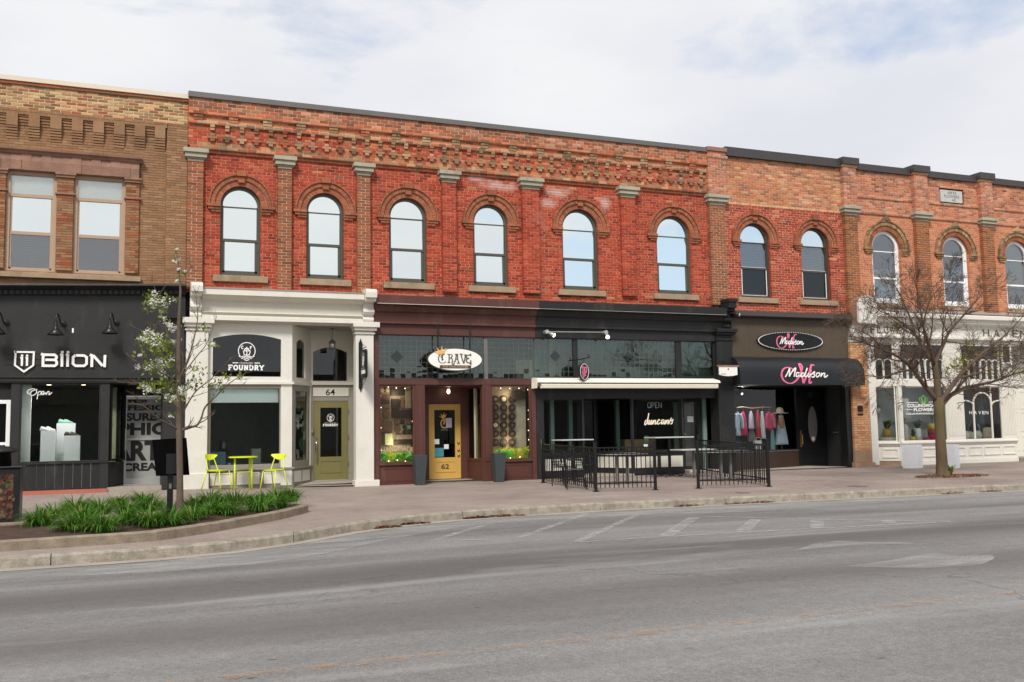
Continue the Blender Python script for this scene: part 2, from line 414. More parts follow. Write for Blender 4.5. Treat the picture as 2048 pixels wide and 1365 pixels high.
M('step_red', lin((178,104,84)), .8, .12, 3, .3, 30)
M('soil', lin((72,54,42)), 1.0, .4, 9, 1.0, 30)
M('leaf_litter', lin((128,84,52)), 1.0, .4, 20, 1.0, 40)
M('rubble_stone', lin((150,124,100)), .95, .25, 3, .7, 15)
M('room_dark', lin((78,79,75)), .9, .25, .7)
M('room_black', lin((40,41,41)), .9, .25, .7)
M('room_grey', lin((150,152,148)), .9, .2, .7)
M('room_cream', lin((196,188,164)), .9, .12, .8)
M('room_floor', lin((70,62,54)), .6, .2, 1)
M('room_light', lin((206,212,214)), .9, .08, .8)
M('turf', lin((74,104,44)), 1.0, .3, 20, .8, 60)
M('room_green', lin((118,142,130)), .8, .15, .8)
M('blind_white', lin((224,232,228)), .7, .04, 2)
M('blind_blue', lin((240,252,250)), .7, .04, 2)
M('paper', lin((226,228,226)), .8, .05, 5)
M('paper_yellow', lin((206,206,150)), .8, .05, 5)
M('paper_teal', lin((70,140,150)), .7, .12, 5)
M('paper_green', lin((110,160,120)), .7, .12, 5)
M('choc_dark', lin((52,38,32)), .6, .2, 5)
M('choc_mid', lin((104,78,58)), .7, .2, 5)
M('choc_pale', lin((196,176,140)), .7, .15, 5)
M('choc_board', lin((150,132,106)), .8, .25, 1.6)
M('timber_brown', lin((60,44,34)), .5, .25, 2, .1, 20, stretch=(4,1,.4))
M('cloth_blue', lin((196,214,230)), .85, .08, 4)
M('cloth_navy', lin((34,52,84)), .9, .12, 4)
M('cloth_pink', lin((206,36,92)), .85, .1, 4)
M('cloth_lilac', lin((206,192,208)), .85, .08, 4)
M('cloth_red', lin((176,34,38)), .85, .3, 26)
M('cloth_white', lin((226,228,232)), .85, .05, 4)
M('cloth_grey', lin((120,116,112)), .9, .12, 4)
M('cloth_teal', lin((140,180,186)), .85, .1, 4)
M('straw', lin((214,200,176)), .9, .1, 8)
M('skin_mannequin', lin((190,150,122)), .6, .05, 4)
M('wood_pale', lin((170,140,104)), .7, .15, 6)
M('ceramic', lin((214,210,200)), .4, .06, 4)
M('ceramic_ochre', lin((190,150,84)), .5, .1, 4)
M('plastic_yellow', lin((236,206,40)), .4, .05, 4)
M('plastic_red', lin((206,34,40)), .4, .06, 4)
M('plastic_magenta', lin((176,40,86)), .5, .06, 4)
M('fabric_grey', lin((150,148,142)), .9, .1, 4)
M('red_post', lin((150,38,34)), .6, .1, 4)
M('sneaker_white', lin((226,228,226)), .5, .05, 6)
M('sneaker_mint', lin((150,200,180)), .5, .1, 6)
M('bark', lin((104,86,70)), .95, .3, 8, 1.0, 30, stretch=(1,1,.3))
M('bark_moss', lin((94,80,60)), .95, .35, 5, 1.0, 30, stretch=(1,1,.35), dirt=((.12,.13,.03), .6))
M('twig', lin((96,78,66)), .9, .2, 5)
M('bark_pear', lin((98,84,72)), .95, .25, 10, .8, 30)
def LEAF(name, cols, tr=.35):
    m, nt, out = _nt(name)
    r_ = N(nt, 'ShaderNodeNewGeometry').outputs['Random Per Island']
    c = ramp(nt, r_, [(i/(len(cols)-1), x) for i, x in enumerate(cols)])
    d = N(nt, 'ShaderNodeBsdfPrincipled', {'Base Color': c, 'Roughness': .55, 'Specular IOR Level': .3})
    t = N(nt, 'ShaderNodeBsdfTranslucent', {'Color': c})
    mx = N(nt, 'ShaderNodeMixShader', {0: tr}); nt.links.new(d.outputs[0], mx.inputs[1]); nt.links.new(t.outputs[0], mx.inputs[2])
    nt.links.new(mx.outputs[0], out.inputs[0])
LEAF('blade_green', [lin((46,84,24)), lin((84,132,38)), lin((62,108,30)), lin((104,148,50)), lin((72,120,34)), lin((92,140,44)), lin((136,124,74))])
LEAF('leaf_green', [lin((88,108,34)), lin((140,152,58)), lin((112,128,44))])
LEAF('leaf_yellowgreen', [lin((112,116,24)), lin((146,140,36)), lin((96,106,30))])
LEAF('petal_white', [lin((232,232,224)), lin((246,246,242)), lin((214,218,204))], .25)
LEAF('leaf_red', [lin((96,44,40)), lin((130,84,64)), lin((70,60,36)), lin((120,104,72)), lin((80,30,34))])
LEAF('tissue_green', [lin((150,232,110)), lin((176,244,140)), lin((128,214,96))], .5)
LEAF('tissue_yellow', [lin((232,228,70)), lin((240,240,120)), lin((214,226,60))], .5)
LEAF('leaf_dry', [lin((130,84,50)), lin((104,66,40)), lin((150,108,70)), lin((90,60,44))], .1)
LEAF('leaf_house', [lin((44,76,34)), lin((74,110,48)), lin((56,92,44))])
GLASS('glass_sky', (.10,.12,.12), .5, .91, .22, gcol=(.95,1,.97))
GLASS('glass_frost', (.9,.92,.9), .8, .45, .05, rough=.35, gcol=(.95,.98,.93))
GLASS('glass_dim', (.62,.68,.66), 1.0, .20, .08)
GLASS('glass_shop', (.93,.97,.95), .8, .0, .05)
GLASS('glass_side', (.72,.82,.74), 1.0, .02, .05)
GLASS('glass_transom', (.60,.68,.64), 1.0, .07, .2, gcol=(.85,.95,.9))
GLASS('glass_tint', (.30,.36,.35), 1.0, .02, .06)
EMIT('bulb_warm', (1.0, .80, .52), 6.0)
EMIT('bulb_fairy', (1.0, .86, .60), 3.0)
EMIT('lamp_core', (1.0, .78, .45), 9.0)

def ground_mats():
    # asphalt: old, pale, traffic-worn in long bands
    m, nt, out = _nt('asphalt')
    p = pos(nt)
    band = noise(nt, pos(nt, (.035, .55, 0)), 1.0, 3, .5, .6)
    big = noise(nt, pos(nt, (.25, .9, 0)), .8, 7, .6)
    speck = noise(nt, p, 95, 2, .7); speck2 = noise(nt, p, 26, 3, .7)
    c = ramp(nt, band, [(.32, (.115, .107, .103)), (.50, (.205, .195, .187)), (.66, (.30, .29, .277))])
    c = mixc(nt, .42, c, ramp(nt, big, [(.3, (.132, .124, .119)), (.7, (.295, .284, .27))]))
    c = mixc(nt, .55, c, ramp(nt, speck, [(.30, .45), (.52, 1.0), (.74, 1.7)]), 'MULTIPLY')
    c = mixc(nt, .45, c, ramp(nt, speck2, [(.30, .6), (.5, 1.0), (.72, 1.42)]), 'MULTIPLY')
    c = mixc(nt, .35, c, ramp(nt, noise(nt, p, 7, 5, .7), [(.3, .7), (.7, 1.3)]), 'MULTIPLY')
    # two wheel tracks polished dark
    sep = N(nt, 'ShaderNodeSeparateXYZ', {'Vector': p}); wob = mth(nt, 'MULTIPLY', noise(nt, pos(nt, (.12, .12, 0)), 1.0, 2), .9)
    for yc, wd, amt in ((-12.9, 1.1, .75), (-15.5, 1.0, .55), (-19.5, 1.2, .3)):
        d = mth(nt, 'ABSOLUTE', mth(nt, 'ADD', mth(nt, 'ADD', sep.outputs[1], -yc-.45), wob))
        k = ramp(nt, mth(nt, 'DIVIDE', d, wd), [(.15, amt), (1.0, 0.0)])
        c = mixc(nt, k, c, (.105, .092, .09))
    ck = N(nt, 'ShaderNodeTexVoronoi', {'Vector': N(nt, 'ShaderNodeVectorMath', {0: pos(nt, (1, 1.2, 0)), 1: N(nt, 'ShaderNodeTexNoise', {'Vector': p, 'Scale': 1.6, 'Detail': 5.0}).outputs[1]}).outputs[0], 'Scale': .34}, feature='DISTANCE_TO_EDGE')
    cm = mth(nt, 'MULTIPLY', ramp(nt, ck.outputs['Distance'], [(.002, .42), (.008, 0.0)]), ramp(nt, noise(nt, pos(nt, (.3, .5, 0)), .6, 3), [(.48, 0.0), (.60, 1.0)]))
    c = mixc(nt, cm, c, (.06, .055, .052))
    # oil spots
    vo = N(nt, 'ShaderNodeTexVoronoi', {'Vector': pos(nt, (1, 2.0, 0)), 'Scale': 2.0, 'Randomness': 1.0})
    sp = mth(nt, 'MULTIPLY', ramp(nt, vo.outputs['Distance'], [(.04, 1.0), (.085, 0.0)]), ramp(nt, noise(nt, pos(nt, (.2, .8, 0)), .7, 2), [(.42, 0.0), (.55, .8)]))
    c = mixc(nt, sp, c, (.05, .048, .045))
    # pale dusty patches
    du = ramp(nt, noise(nt, pos(nt, (.16, 1.1, 0)), .9, 8, .65, .5), [(.56, 0.0), (.74, .6)])
    c = mixc(nt, du, c, (.36, .35, .33))
    b = N(nt, 'ShaderNodeBsdfPrincipled', {'Base Color': c, 'Roughness': .9, 'Specular IOR Level': .25})
    bp = N(nt, 'ShaderNodeBump', {'Height': speck, 'Strength': .6, 'Distance': .006}); nt.links.new(bp.outputs[0], b.inputs['Normal'])
    nt.links.new(b.outputs[0], out.inputs[0])
    # clay pavers
    m, nt, out = _nt('pavers')
    p = pos(nt)
    br = N(nt, 'ShaderNodeTexBrick', {'Vector': p, 'Scale': 1.0, 'Mortar Size': .006, 'Mortar Smooth': .3, 'Brick Width': .2, 'Row Height': .1, 'Bias': -.1,
        'Color1': (.26, .195, .165, 1), 'Color2': (.36, .275, .235, 1), 'Mortar': (.18, .15, .13, 1)})
    c = mixc(nt, .6, br.outputs[0], ramp(nt, noise(nt, p, .55, 8, .6), [(.32, (.20, .165, .145)), (.68, (.37, .31, .272))]))
    c = mixc(nt, .45, c, ramp(nt, noise(nt, p, 30, 3, .7), [(.3, .7), (.7, 1.3)]), 'MULTIPLY')
    c = mixc(nt, ramp(nt, noise(nt, pos(nt, (.3, 1.0, 0)), 1.2, 6, .6), [(.56, 0.0), (.72, .45)]), c, (.40, .36, .33))
    b = N(nt, 'ShaderNodeBsdfPrincipled', {'Base Color': c, 'Roughness': .9, 'Specular IOR Level': .25})
    bp = N(nt, 'ShaderNodeBump', {'Height': br.outputs['Fac'], 'Strength': .4, 'Distance': -.004}); nt.links.new(bp.outputs[0], b.inputs['Normal'])
    nt.links.new(b.outputs[0], out.inputs[0])
    # worn road paint
    for nm, col, lo, hi in (('paint_line_white', (.58, .56, .535), .43, .67), ('paint_line_orange', (.50, .28, .12), .46, .72)):
        m, nt, out = _nt(nm); p = pos(nt)
        w = ramp(nt, mth(nt, 'ADD', mth(nt, 'MULTIPLY', noise(nt, p, 5, 6, .7), .55), mth(nt, 'MULTIPLY', noise(nt, p, 60, 3, .7), .45)), [(lo, 0.0), (hi, .8)])
        d = N(nt, 'ShaderNodeBsdfPrincipled', {'Base Color': tuple(col)+(1,), 'Roughness': .85}); t = N(nt, 'ShaderNodeBsdfTransparent')
        mx = N(nt, 'ShaderNodeMixShader', {0: w}); nt.links.new(t.outputs[0], mx.inputs[1]); nt.links.new(d.outputs[0], mx.inputs[2]); nt.links.new(mx.outputs[0], out.inputs[0])
    m, nt, out = _nt('road_dust'); p = pos(nt)
    w = ramp(nt, noise(nt, pos(nt, (.5, 1.6, 0)), 1.3, 8, .65), [(.36, 0.0), (.62, .75)])
    w = mth(nt, 'MULTIPLY', w, ramp(nt, noise(nt, p, 50, 3, .7), [(.3, .5), (.6, 1.0)]))
    d = N(nt, 'ShaderNodeBsdfPrincipled', {'Base Color': (.43, .42, .40, 1), 'Roughness': .9}); t = N(nt, 'ShaderNodeBsdfTransparent')
    mx = N(nt, 'ShaderNodeMixShader', {0: w}); nt.links.new(t.outputs[0], mx.inputs[1]); nt.links.new(d.outputs[0], mx.inputs[2]); nt.links.new(mx.outputs[0], out.inputs[0])
    M('far_ground', (.2, .19, .18), .95, .15, .3)
    # printed leaf wrap of the litter bin
    m, nt, out = _nt('leaf_print'); p = pos(nt, (1, 1, 1), True)
    vo = N(nt, 'ShaderNodeTexVoronoi', {'Vector': p, 'Scale': 13}); r_ = N(nt, 'ShaderNodeSeparateColor', {0: vo.outputs['Color']}).outputs[0]
    c = ramp(nt, r_, [(0, lin((30,18,18))), (.35, lin((92,40,40))), (.55, lin((120,96,70))), (.75, lin((70,80,52))), (1, lin((40,30,28)))])
    c = mixc(nt, .7, c, ramp(nt, noise(nt, p, 18, 5), [(.3, .2), (.7, 1.3)]), 'MULTIPLY')
    b = N(nt, 'ShaderNodeBsdfPrincipled', {'Base Color': c, 'Roughness': .4}); nt.links.new(b.outputs[0], out.inputs[0])
ground_mats()

# ---------------------------------------------------------------- ground, road, kerb
def grid(name, xs, rows, zf, mat, kind='structure', parent=None):
    """rows: list of functions x -> y"""
    mb = MB(); n = len(xs); vs = []
    for rf in rows:
        for x in xs:
            y = rf(x); vs.append((x, y, zf(x, y)))
    fs = [(r*n+i, r*n+i+1, (r+1)*n+i+1, (r+1)*n+i) for r in range(len(rows)-1) for i in range(n-1)]
    mb.add(vs, fs); o = mb.build(name, mat, parent, smooth=True, fix=False); o['kind'] = kind
    return o
xs = [-40, -25, -15, -8, -5]+[x*.5-4 for x in range(0, 60)]+[27, 30, 34, 40, 50, 60]
xs = sorted(set(xs))
o = MB().add([(-900,-900,-.9),(900,-900,-.9),(900,900,-.9),(-900,900,-.9)], [(0,1,2,3)]).build('ground', 'far_ground'); o['kind'] = 'structure'
ROADY = [lambda x, t=t: kerb_y(x)+.02+(-17.2-kerb_y(x))*t for t in (0, .12, .25, .5, .75, 1)]+[lambda x, y=y: y for y in (-20, -24, -30, -45)]
grid('road', xs, ROADY[::-1], road_z, 'asphalt')
grid('pavement', xs, [lambda x, t=t: (kerb_y(x)+.13)*(1-t)+t*2.3 for t in (0, .2, .4, .55, .7, .78, .85, 1)], pave_z, 'pavers')
KJ = [-40, -22, -12, -7.2, -3.9, -.72, 2.45, 5.72, 8.55, 11.3, 13.2, 14.35, 15.35]
KJ2 = [15.35, 18.2, 21.2, 24.2, 27.5, 31, 40, 60]
kr = thing('kerb', None, None, (0, -7, -.3), kind='structure')
def kerb_stone(a, b):
    n = max(2, int((b-a)/.35) if b-a < 6 else 5); mb = MB(); X = [a+.006+(b-a-.012)*i/n for i in range(n+1)]
    vs = []
    for x in X:
        y = kerb_y(x); zt = pave_z(x, y+.16)+.008+rng.uniform(-.004, .004); zr = road_z(x, y)-.03
        vs += [(x, y-.015, zr), (x, y+.0, zt-.03), (x, y+.03, zt), (x, y+.165, zt), (x, y+.165, zr)]
    fs = []
    for i in range(n):
        for k in range(5): fs.append((i*5+k, i*5+(k+1) % 5, (i+1)*5+(k+1) % 5, (i+1)*5+k))
    fs += [(0,1,2,3,4), tuple(n*5+k for k in (4,3,2,1,0))]
    mb.add(vs, fs).build('kerb_stone', 'kerb_concrete', kr)
for J in (KJ, KJ2):
    for a, b in zip(J, J[1:]): kerb_stone(a, b)
# gutter pan: pale concrete strip along the kerb foot
grid('gutter', xs, [lambda x: kerb_y(x)-.34, lambda x: kerb_y(x)-.005], lambda x, y: road_z(x, y)+.0055, 'concrete')
# painted lines
def ribbon(pts, w, zf=road_z, lift=.008, n=None):
    mb = MB(); P = []
    for a, b in zip(pts, pts[1:]):
        a = Vector(a); b = Vector(b); k = max(1, int((b-a).length/.4))
        P += [a+(b-a)*i/k for i in range(k)]
    P.append(Vector(pts[-1])); vs = []; fs = []
    for i, p in enumerate(P):
        d = (P[min(i+1, len(P)-1)]-P[max(i-1, 0)]).normalized(); nn = Vector((-d.y, d.x))*w/2
        for q in (p+nn, p-nn): vs.append((q.x, q.y, zf(q.x, q.y)+lift))
    fs = [(2*i, 2*i+1, 2*i+3, 2*i+2) for i in range(len(P)-1)]
    return mb.add(vs, fs)
def GR(x, y):
    d = ray(x, y); lo, hi = 2.0, 80.0
    for _ in range(50):
        m = (lo+hi)/2; p = CAM+d*m
        if p.z > road_z(p.x, p.y): lo = m
        else: hi = m
    p = CAM+d*lo; return (p.x, p.y)
rm = thing('road_marking', None, None, (8, -10, -.2), kind='structure')
ribbon([(-40, -17.2), (60, -17.2)], .12).build('centre_line', 'paint_line_orange', rm, fix=False)
for a, b, w in (((868,1081),(972,1051),.13),((1040,1076),(1172,1030),.13),((1155,1085),(1272,1032),.13),((1331,1074),(1389,1036),.2),((1483,1066),(1512,1040),.2),((1634,1058),(1634,1041),.2),((1781,1048),(1774,1042),.2)):
    ribbon([GR(*a), GR(*b)], w).build('hatch_line', 'paint_line_white', rm, fix=False)
ribbon([GR(1331,1075), GR(1628,1058.5), GR(1900,1045)], .09, lift=.010).build('edge_line', 'paint_line_white', rm, fix=False)
ribbon([GR(1270,1031), GR(1389,1034), GR(1632,1040), GR(1900,1044.4)], .09, lift=.010).build('edge_line', 'paint_line_white', rm, fix=False)
ribbon([GR(868,1082), GR(985,1081)], .07, lift=.010).build('edge_line', 'paint_line_white', rm, fix=False)
ribbon([GR(1155,1086), GR(1331,1075)], .07, lift=.010).build('edge_line', 'paint_line_white', rm, fix=False)

# pale worn patches in the carriageway
def patch(pts, lab):
    P = [Vector((*GR(*p), 0)) for p in pts]; C_ = sum(P, Vector((0, 0, 0)))/len(P); Q = catmull(P+[P[0]], 5)[:-1]; n = len(Q)
    vs = [(C_.x, C_.y, road_z(C_.x, C_.y)+.004)]+[(C_.x+(q.x-C_.x)*f, C_.y+(q.y-C_.y)*f, road_z(C_.x+(q.x-C_.x)*f, C_.y+(q.y-C_.y)*f)+.004) for f in (.5, 1) for q in Q]
    MB().add(vs, [(0, 1+i, 1+(i+1) % n) for i in range(n)]+[(1+i, 1+n+i, 1+n+(i+1) % n, 1+(i+1) % n) for i in range(n)]).build(lab, 'road_dust', rm, fix=False)
patch([(1690,1134),(1780,1122),(1860,1108),(1900,1112),(1985,1112),(1960,1130),(1850,1137)], 'worn_patch'); patch([(1585,1103),(1650,1084),(1740,1085),(1830,1088),(1700,1092)], 'worn_patch')

grid('road_dust', xs, [lambda x: kerb_y(x)-1.5-.4*math.sin(x*.7), lambda x: kerb_y(x)-.8, lambda x: kerb_y(x)-.30], lambda x, y: road_z(x, y)+.0025, 'road_dust')
# ---------------------------------------------------------------- masonry
class Building:
    def __init__(s, name, label, loc):
        s.root = thing(name, label, 'building', loc); s.br = []; s.back = {}
    def mort(s, m): return s.back.setdefault(m, MB())
    def field(s, x0, x1, z0, z1, yf, mat, mortar, holes=(), ch=.07, bl=.206, j=.011, ybase=None, head=0, alt=None, phase=0.0, bj=.0018):
        """brick courses in running bond; holes: functions z -> (xa, xb) or None; alt(course, random) may give another brick"""
        nc = max(1, round((z1-z0)/ch)); ch = (z1-z0)/nc; dep = .05 if ybase is None else max(.02, ybase-yf); mb = s.mort(mortar if (ybase is None or x1-x0 > .8) else (mortar, round(x0, 1), round(z0, 1)))
        for c in range(nc):
            za = z0+c*ch; zc = za+ch/2; iv = [(x0, x1)]
            for h in holes:
                q = h(zc)
                if not q: continue
                out = []
                for a, b in iv:
                    if q[1] <= a or q[0] >= b: out.append((a, b)); continue
                    if q[0] > a: out.append((a, q[0]))
                    if q[1] < b: out.append((q[1], b))
                iv = out
            hd = head and c % head == head-1
            L = (bl/2-.005 if hd else bl); off = phase+(.5*(L+j) if c % 2 else 0)
            for a, b in iv:
                if b-a < .02: continue
                if ybase is None: mb.add([(a, yf+.008, za), (b, yf+.008, za), (b, yf+.008, za+ch), (a, yf+.008, za+ch)], [(0,1,2,3)])
                else: mb.box(a+.004, b-.004, yf+.008, ybase+.01, za, za+ch)
                k = math.floor((a-x0-off)/(L+j)); x = x0+off+k*(L+j); segs = []
                while x < b:
                    p, q = max(x, a), min(x+L, b)
                    if q-p > .008: segs.append([p, q])
                    x += L+j
                if len(segs) > 1 and segs[0][1]-segs[0][0] < .04: segs[1][0] = segs[0][0]; segs.pop(0)
                if len(segs) > 1 and segs[-1][1]-segs[-1][0] < .04: segs[-2][1] = segs[-1][1]; segs.pop()
                for p, q in segs:
                    mt = mat
                    if alt:
                        t = alt((p+q)/2, zc, rng.random())
                        if t: mt = t
                    s.br.append((p, q, za+j/2, za+ch-j/2, yf+rng.uniform(-bj, bj), dep, mt))
    bl = .206
    def finish(s, mats, limit=300):
        for m, mb in s.back.items(): mb.build('mortar_bed', m[0] if isinstance(m, tuple) else m, s.root, fix=False)
        full = []; Lb = {}
        for i, b in enumerate(s.br):
            if abs((b[1]-b[0])-s.bl) < 1e-4 and b[5] == .05:
                dd = (Vector(((b[0]+b[1])/2, b[4], b[2]))-CAM).length; full.append((dd, i))
        full.sort(); pick = set(i for _, i in full[:limit])
        shared = {}; mass = MB()
        for i, (x0, x1, z0, z1, y, d, mt) in enumerate(s.br):
            if i in pick:
                h = round(z1-z0, 4); key = (mt, h)
                if key not in shared:
                    shared[key] = mesh_of(five(-s.bl/2, s.bl/2, 0, .05, 0, h), mt, name='brick')
                inst('brick', shared[key], s.root, ((x0+x1)/2, y, z0))
            else:
                e = .0014; r_ = rng.uniform
                q = five(x0+r_(-e, e), x1+r_(-e, e), y, y+d, z0+r_(-e, e)*.6, z1+r_(-e, e)*.6)
                mass.add(q.v, q.f, mats.index(mt))
        if mass.v:
            o = mass.build('brickwork', mats, s.root, fix=False); o['kind'] = 'stuff'
def five(x0, x1, y0, y1, z0, z1):
    c = .003; mb = MB()
    vs = [(x0+c,y0,z0+c),(x1-c,y0,z0+c),(x1-c,y0,z1-c),(x0+c,y0,z1-c),(x0,y0+c,z0),(x1,y0+c,z0),(x1,y0+c,z1),(x0,y0+c,z1),(x0,y1,z0),(x1,y1,z0),(x1,y1,z1),(x0,y1,z1)]
    fs = [(0,1,2,3)]
    for i in range(4):
        k = (i+1) % 4; fs += [(4+i, 4+k, k, i), (8+i, 8+k, 4+k, 4+i)]
    return mb.add(vs, fs)
def arch_pts(cx, hw, z0, zs, n=18, rise=None):
    r_ = hw if rise is None else rise
    return [(cx-hw, z0)]+[(cx-hw*math.cos(math.pi*i/n), zs+r_*math.sin(math.pi*i/n)) for i in range(n+1)]+[(cx+hw, z0)]
def arch_hole(cx, hw, z0, zs):
    def f(z):
        if z < z0: return None
        if z <= zs: return (cx-hw, cx+hw)
        if z < zs+hw:
            w = math.sqrt(hw*hw-(z-zs)**2); return (cx-w, cx+w)
    return f
def hood(b, cx, hw, zs, R2, yf, mat_in, mat_out, mort, key=True, fancy=False):
    """two rings of voussoirs over a round-headed window, on small corbels"""
    mb = MB(); rm_ = hw+(R2-hw)*.5
    def wedge(r0, r1, a0, a1, y0, y1, mi):
        P = [(cx-r*math.cos(a), zs+r*math.sin(a)) for r, a in ((r0, a0), (r0, a1), (r1, a1), (r1, a0))]
        mb.prism(P, y0, y1, mi=mi)
    N1 = 21; N2 = 27 if not fancy else 33
    for i in range(N1):
        a = math.pi*i/N1; g = .06/N1*2
        wedge(hw+.002, rm_-.012, a+g, a+math.pi/N1-g, yf-.012+rng.uniform(-.003, .003), yf+.06, 0)
    for i in range(N2):
        a = math.pi*i/N2; g = .05/N2*2
        wedge(rm_+.004, R2-.03, a+g, a+math.pi/N2-g, yf-.05+rng.uniform(-.003, .003), yf+.05, 1)
        wedge(R2-.028, R2+.012, a+g, a+math.pi/N2-g, yf-.085+rng.uniform(-.003, .003), yf+.05, 1)
    arc = [i*math.pi/24 for i in range(25)]
    mb.ring([(cx-(R2-.005)*math.cos(a), zs+(R2-.005)*math.sin(a)) for a in arc], [(cx-(hw+.004)*math.cos(a), zs+(hw+.004)*math.sin(a)) for a in arc], yf-.004, yf+.045, False, mi=2)
    mb.ring([(cx-(R2-.005)*math.cos(a), zs+(R2-.005)*math.sin(a)) for a in arc], [(cx-(rm_+.012)*math.cos(a), zs+(rm_+.012)*math.sin(a)) for a in arc], yf-.04, yf-.0042, False, mi=2)
    for s_ in (-1, 1):
        for z0, z1, e, pj in ((zs-.068, zs-.004, .05, .10), (zs-.132, zs-.072, .015, .07), (zs-.19, zs-.136, -.05, .045)):
            a, c = sorted((cx+s_*(hw+.004), cx+s_*(R2+e)))
            k = 2; 
            for i in range(k): mb.box(a+(c-a)*i/k+.003, a+(c-a)*(i+1)/k-.003, yf-pj, yf+.04, z0, z1, 1)
    if key:
        mb.box(cx-.11, cx+.11, yf-.12, yf+.03, zs+R2-.05, zs+R2+.085, 1)
        mb.box(cx-.075, cx+.075, yf-.07, yf+.03, zs+rm_-.06, zs+R2-.054, 1)
    if fancy:
        mb.prism([(cx-.16, zs+R2+.01), (cx+.16, zs+R2+.01), (cx, zs+R2+.16)], yf-.10, yf+.02, mi=1)
    return mb.build('arch_hood', [mat_in, mat_out, mort], b.root)
def arch_window(b, x0, x1, z0, zs, fm, glass, yf=.09, zbar=None, zmeet=None, ft=.06, reveal='brick_red', style=0):
    cx, hw = (x0+x1)/2, (x1-x0)/2
    # reveal
    O = arch_pts(cx, hw+.004, z0-.02, zs); mb = MB()
    n = len(O); vs = [(x, .0, z) for x, z in O]+[(x, .3, z) for x, z in O]
    mb.add(vs, [(i, i+1, n+i+1, n+i) for i in range(n-1)]+[(n-1, 0, n, 2*n-1)]).build('reveal', reveal, b.root, fix=False)
    w = MB(); A = arch_pts(cx, hw-.002, z0, zs); B = arch_pts(cx, hw-ft, z0+ft, zs); w.ring(A, B, yf, yf+.09)
    zb = zbar or zs-.03; zm = zmeet or z0+.82; y2 = yf+.02
    w.box(cx-hw+ft-.01, cx+hw-ft+.01, y2, yf+.07, zb-.014, zb+.014)
    w.box(cx-hw+ft-.01, cx+hw-ft+.01, yf+.01, yf+.07, zm-.03, zm+.03)
    f2 = .055
    for s_ in (-1, 1):
        a, c = sorted((cx+s_*(hw-ft+.01), cx+s_*(hw-ft-f2))); w.box(a, c, yf+.03, yf+.08, z0+ft-.01, zm-.025)
    w.box(cx-hw+ft, cx+hw-ft, yf+.03, yf+.08, z0+ft-.01, z0+ft+f2)
    for s_ in (-1, 1):
        a, c = sorted((cx+s_*(hw-ft+.01), cx+s_*(hw-ft-.02))); w.box(a, c, yf+.035, yf+.075, zm+.02, zs)
    win = w.build('window', fm, b.root)
    gl = glass if isinstance(glass, (list, tuple)) else [glass]*3
    t0, t1, t2, t3 = [rng.uniform(-.007, .007) for _ in range(4)]
    MB().add([(cx-hw+.03, yf+.055+t0, z0+.03), (cx+hw-.03, yf+.055-t1, z0+.03), (cx+hw-.03, yf+.055-t0, zm), (cx-hw+.03, yf+.055+t1, zm)], [(0,1,2,3)]).build('pane', gl[0], win, fix=False)
    MB().add([(cx-hw+.03, yf+.045+t2, zm), (cx+hw-.03, yf+.045-t3, zm), (cx+hw-.03, yf+.045-t2, zb), (cx-hw+.03, yf+.045+t3, zb)], [(0,1,2,3)]).build('pane', gl[1], win, fix=False)
    T = [(x, z) for x, z in arch_pts(cx, hw-.03, zb, zs)]
    MB().add([(x, yf+.048, z) for x, z in T], [tuple(range(len(T)-1, -1, -1))]).build('pane', gl[2], win, fix=False)
    return win
def sill(b, x0, x1, z0, z1, mat='stone_sill', pj=.08):
    return MB().mold([(-pj, z0), (.12, z0), (.12, z1), (-pj, z1-.015)], x0, x1).build('sill', mat, b.root, bevel=.006)
def capital(b, x0, x1, z0, z1, y, mat='stone_grey'):
    mb = MB(); h = z1-z0
    for a, c, e, pj in ((0, .2, .005, .02), (.2, .28, .035, .05), (.30, .66, .07, .085), (.66, 1, .105, .13)):
        mb.box(x0-e, x1+e, y-pj, .02, z0+h*a, z0+h*c)
    return mb.build('capital', mat, b.root, bevel=.008)
def shell(b, x0, x1, zlo, ztop, depth=13.0, mat='room_dark'):
    return MB().box(x0+.01, x1-.01, .32, depth, zlo, ztop-.1).build('wall', mat, b.root)

# ---- unseen low blocks added behind the camera to darken the shop glass reflections
for i, (xa, xb, h, m, lab) in enumerate(((-34, -14, 5.2, 'stone_brown', 'unseen low brown block added behind the viewer for the glass reflections'), (-14, 4, 4.9, 'room_grey', 'unseen low grey block added behind the viewer for the glass reflections'), (4, 22, 5.0, 'stone_sill', 'unseen low tan block added behind the viewer for the glass reflections'), (22, 48, 4.8, 'stone_grey', 'unseen low stone block added behind the viewer for the glass reflections'))):
    t = thing('reflection_block', lab, 'building', ((xa+xb)/2, -46, -.3), 'unseen blocks added for the glass reflections'); YO = -41.0
    MB().box(xa+.05, xb-.05, YO-9, YO, -.9, h).build('wall', m, t); MB().box(xa+.02, xb-.02, YO-9.05, YO+.25, h, h+.25).build('coping', 'coping_dark', t); MB().box(xa+.3, xb-.3, YO, YO+.06, .1, 3.2).build('front_panel', 'room_grey', t); MB().box(xa+.2, xb-.2, YO, YO+.2, 3.2, 4.1).build('fascia', 'stone_grey', t)
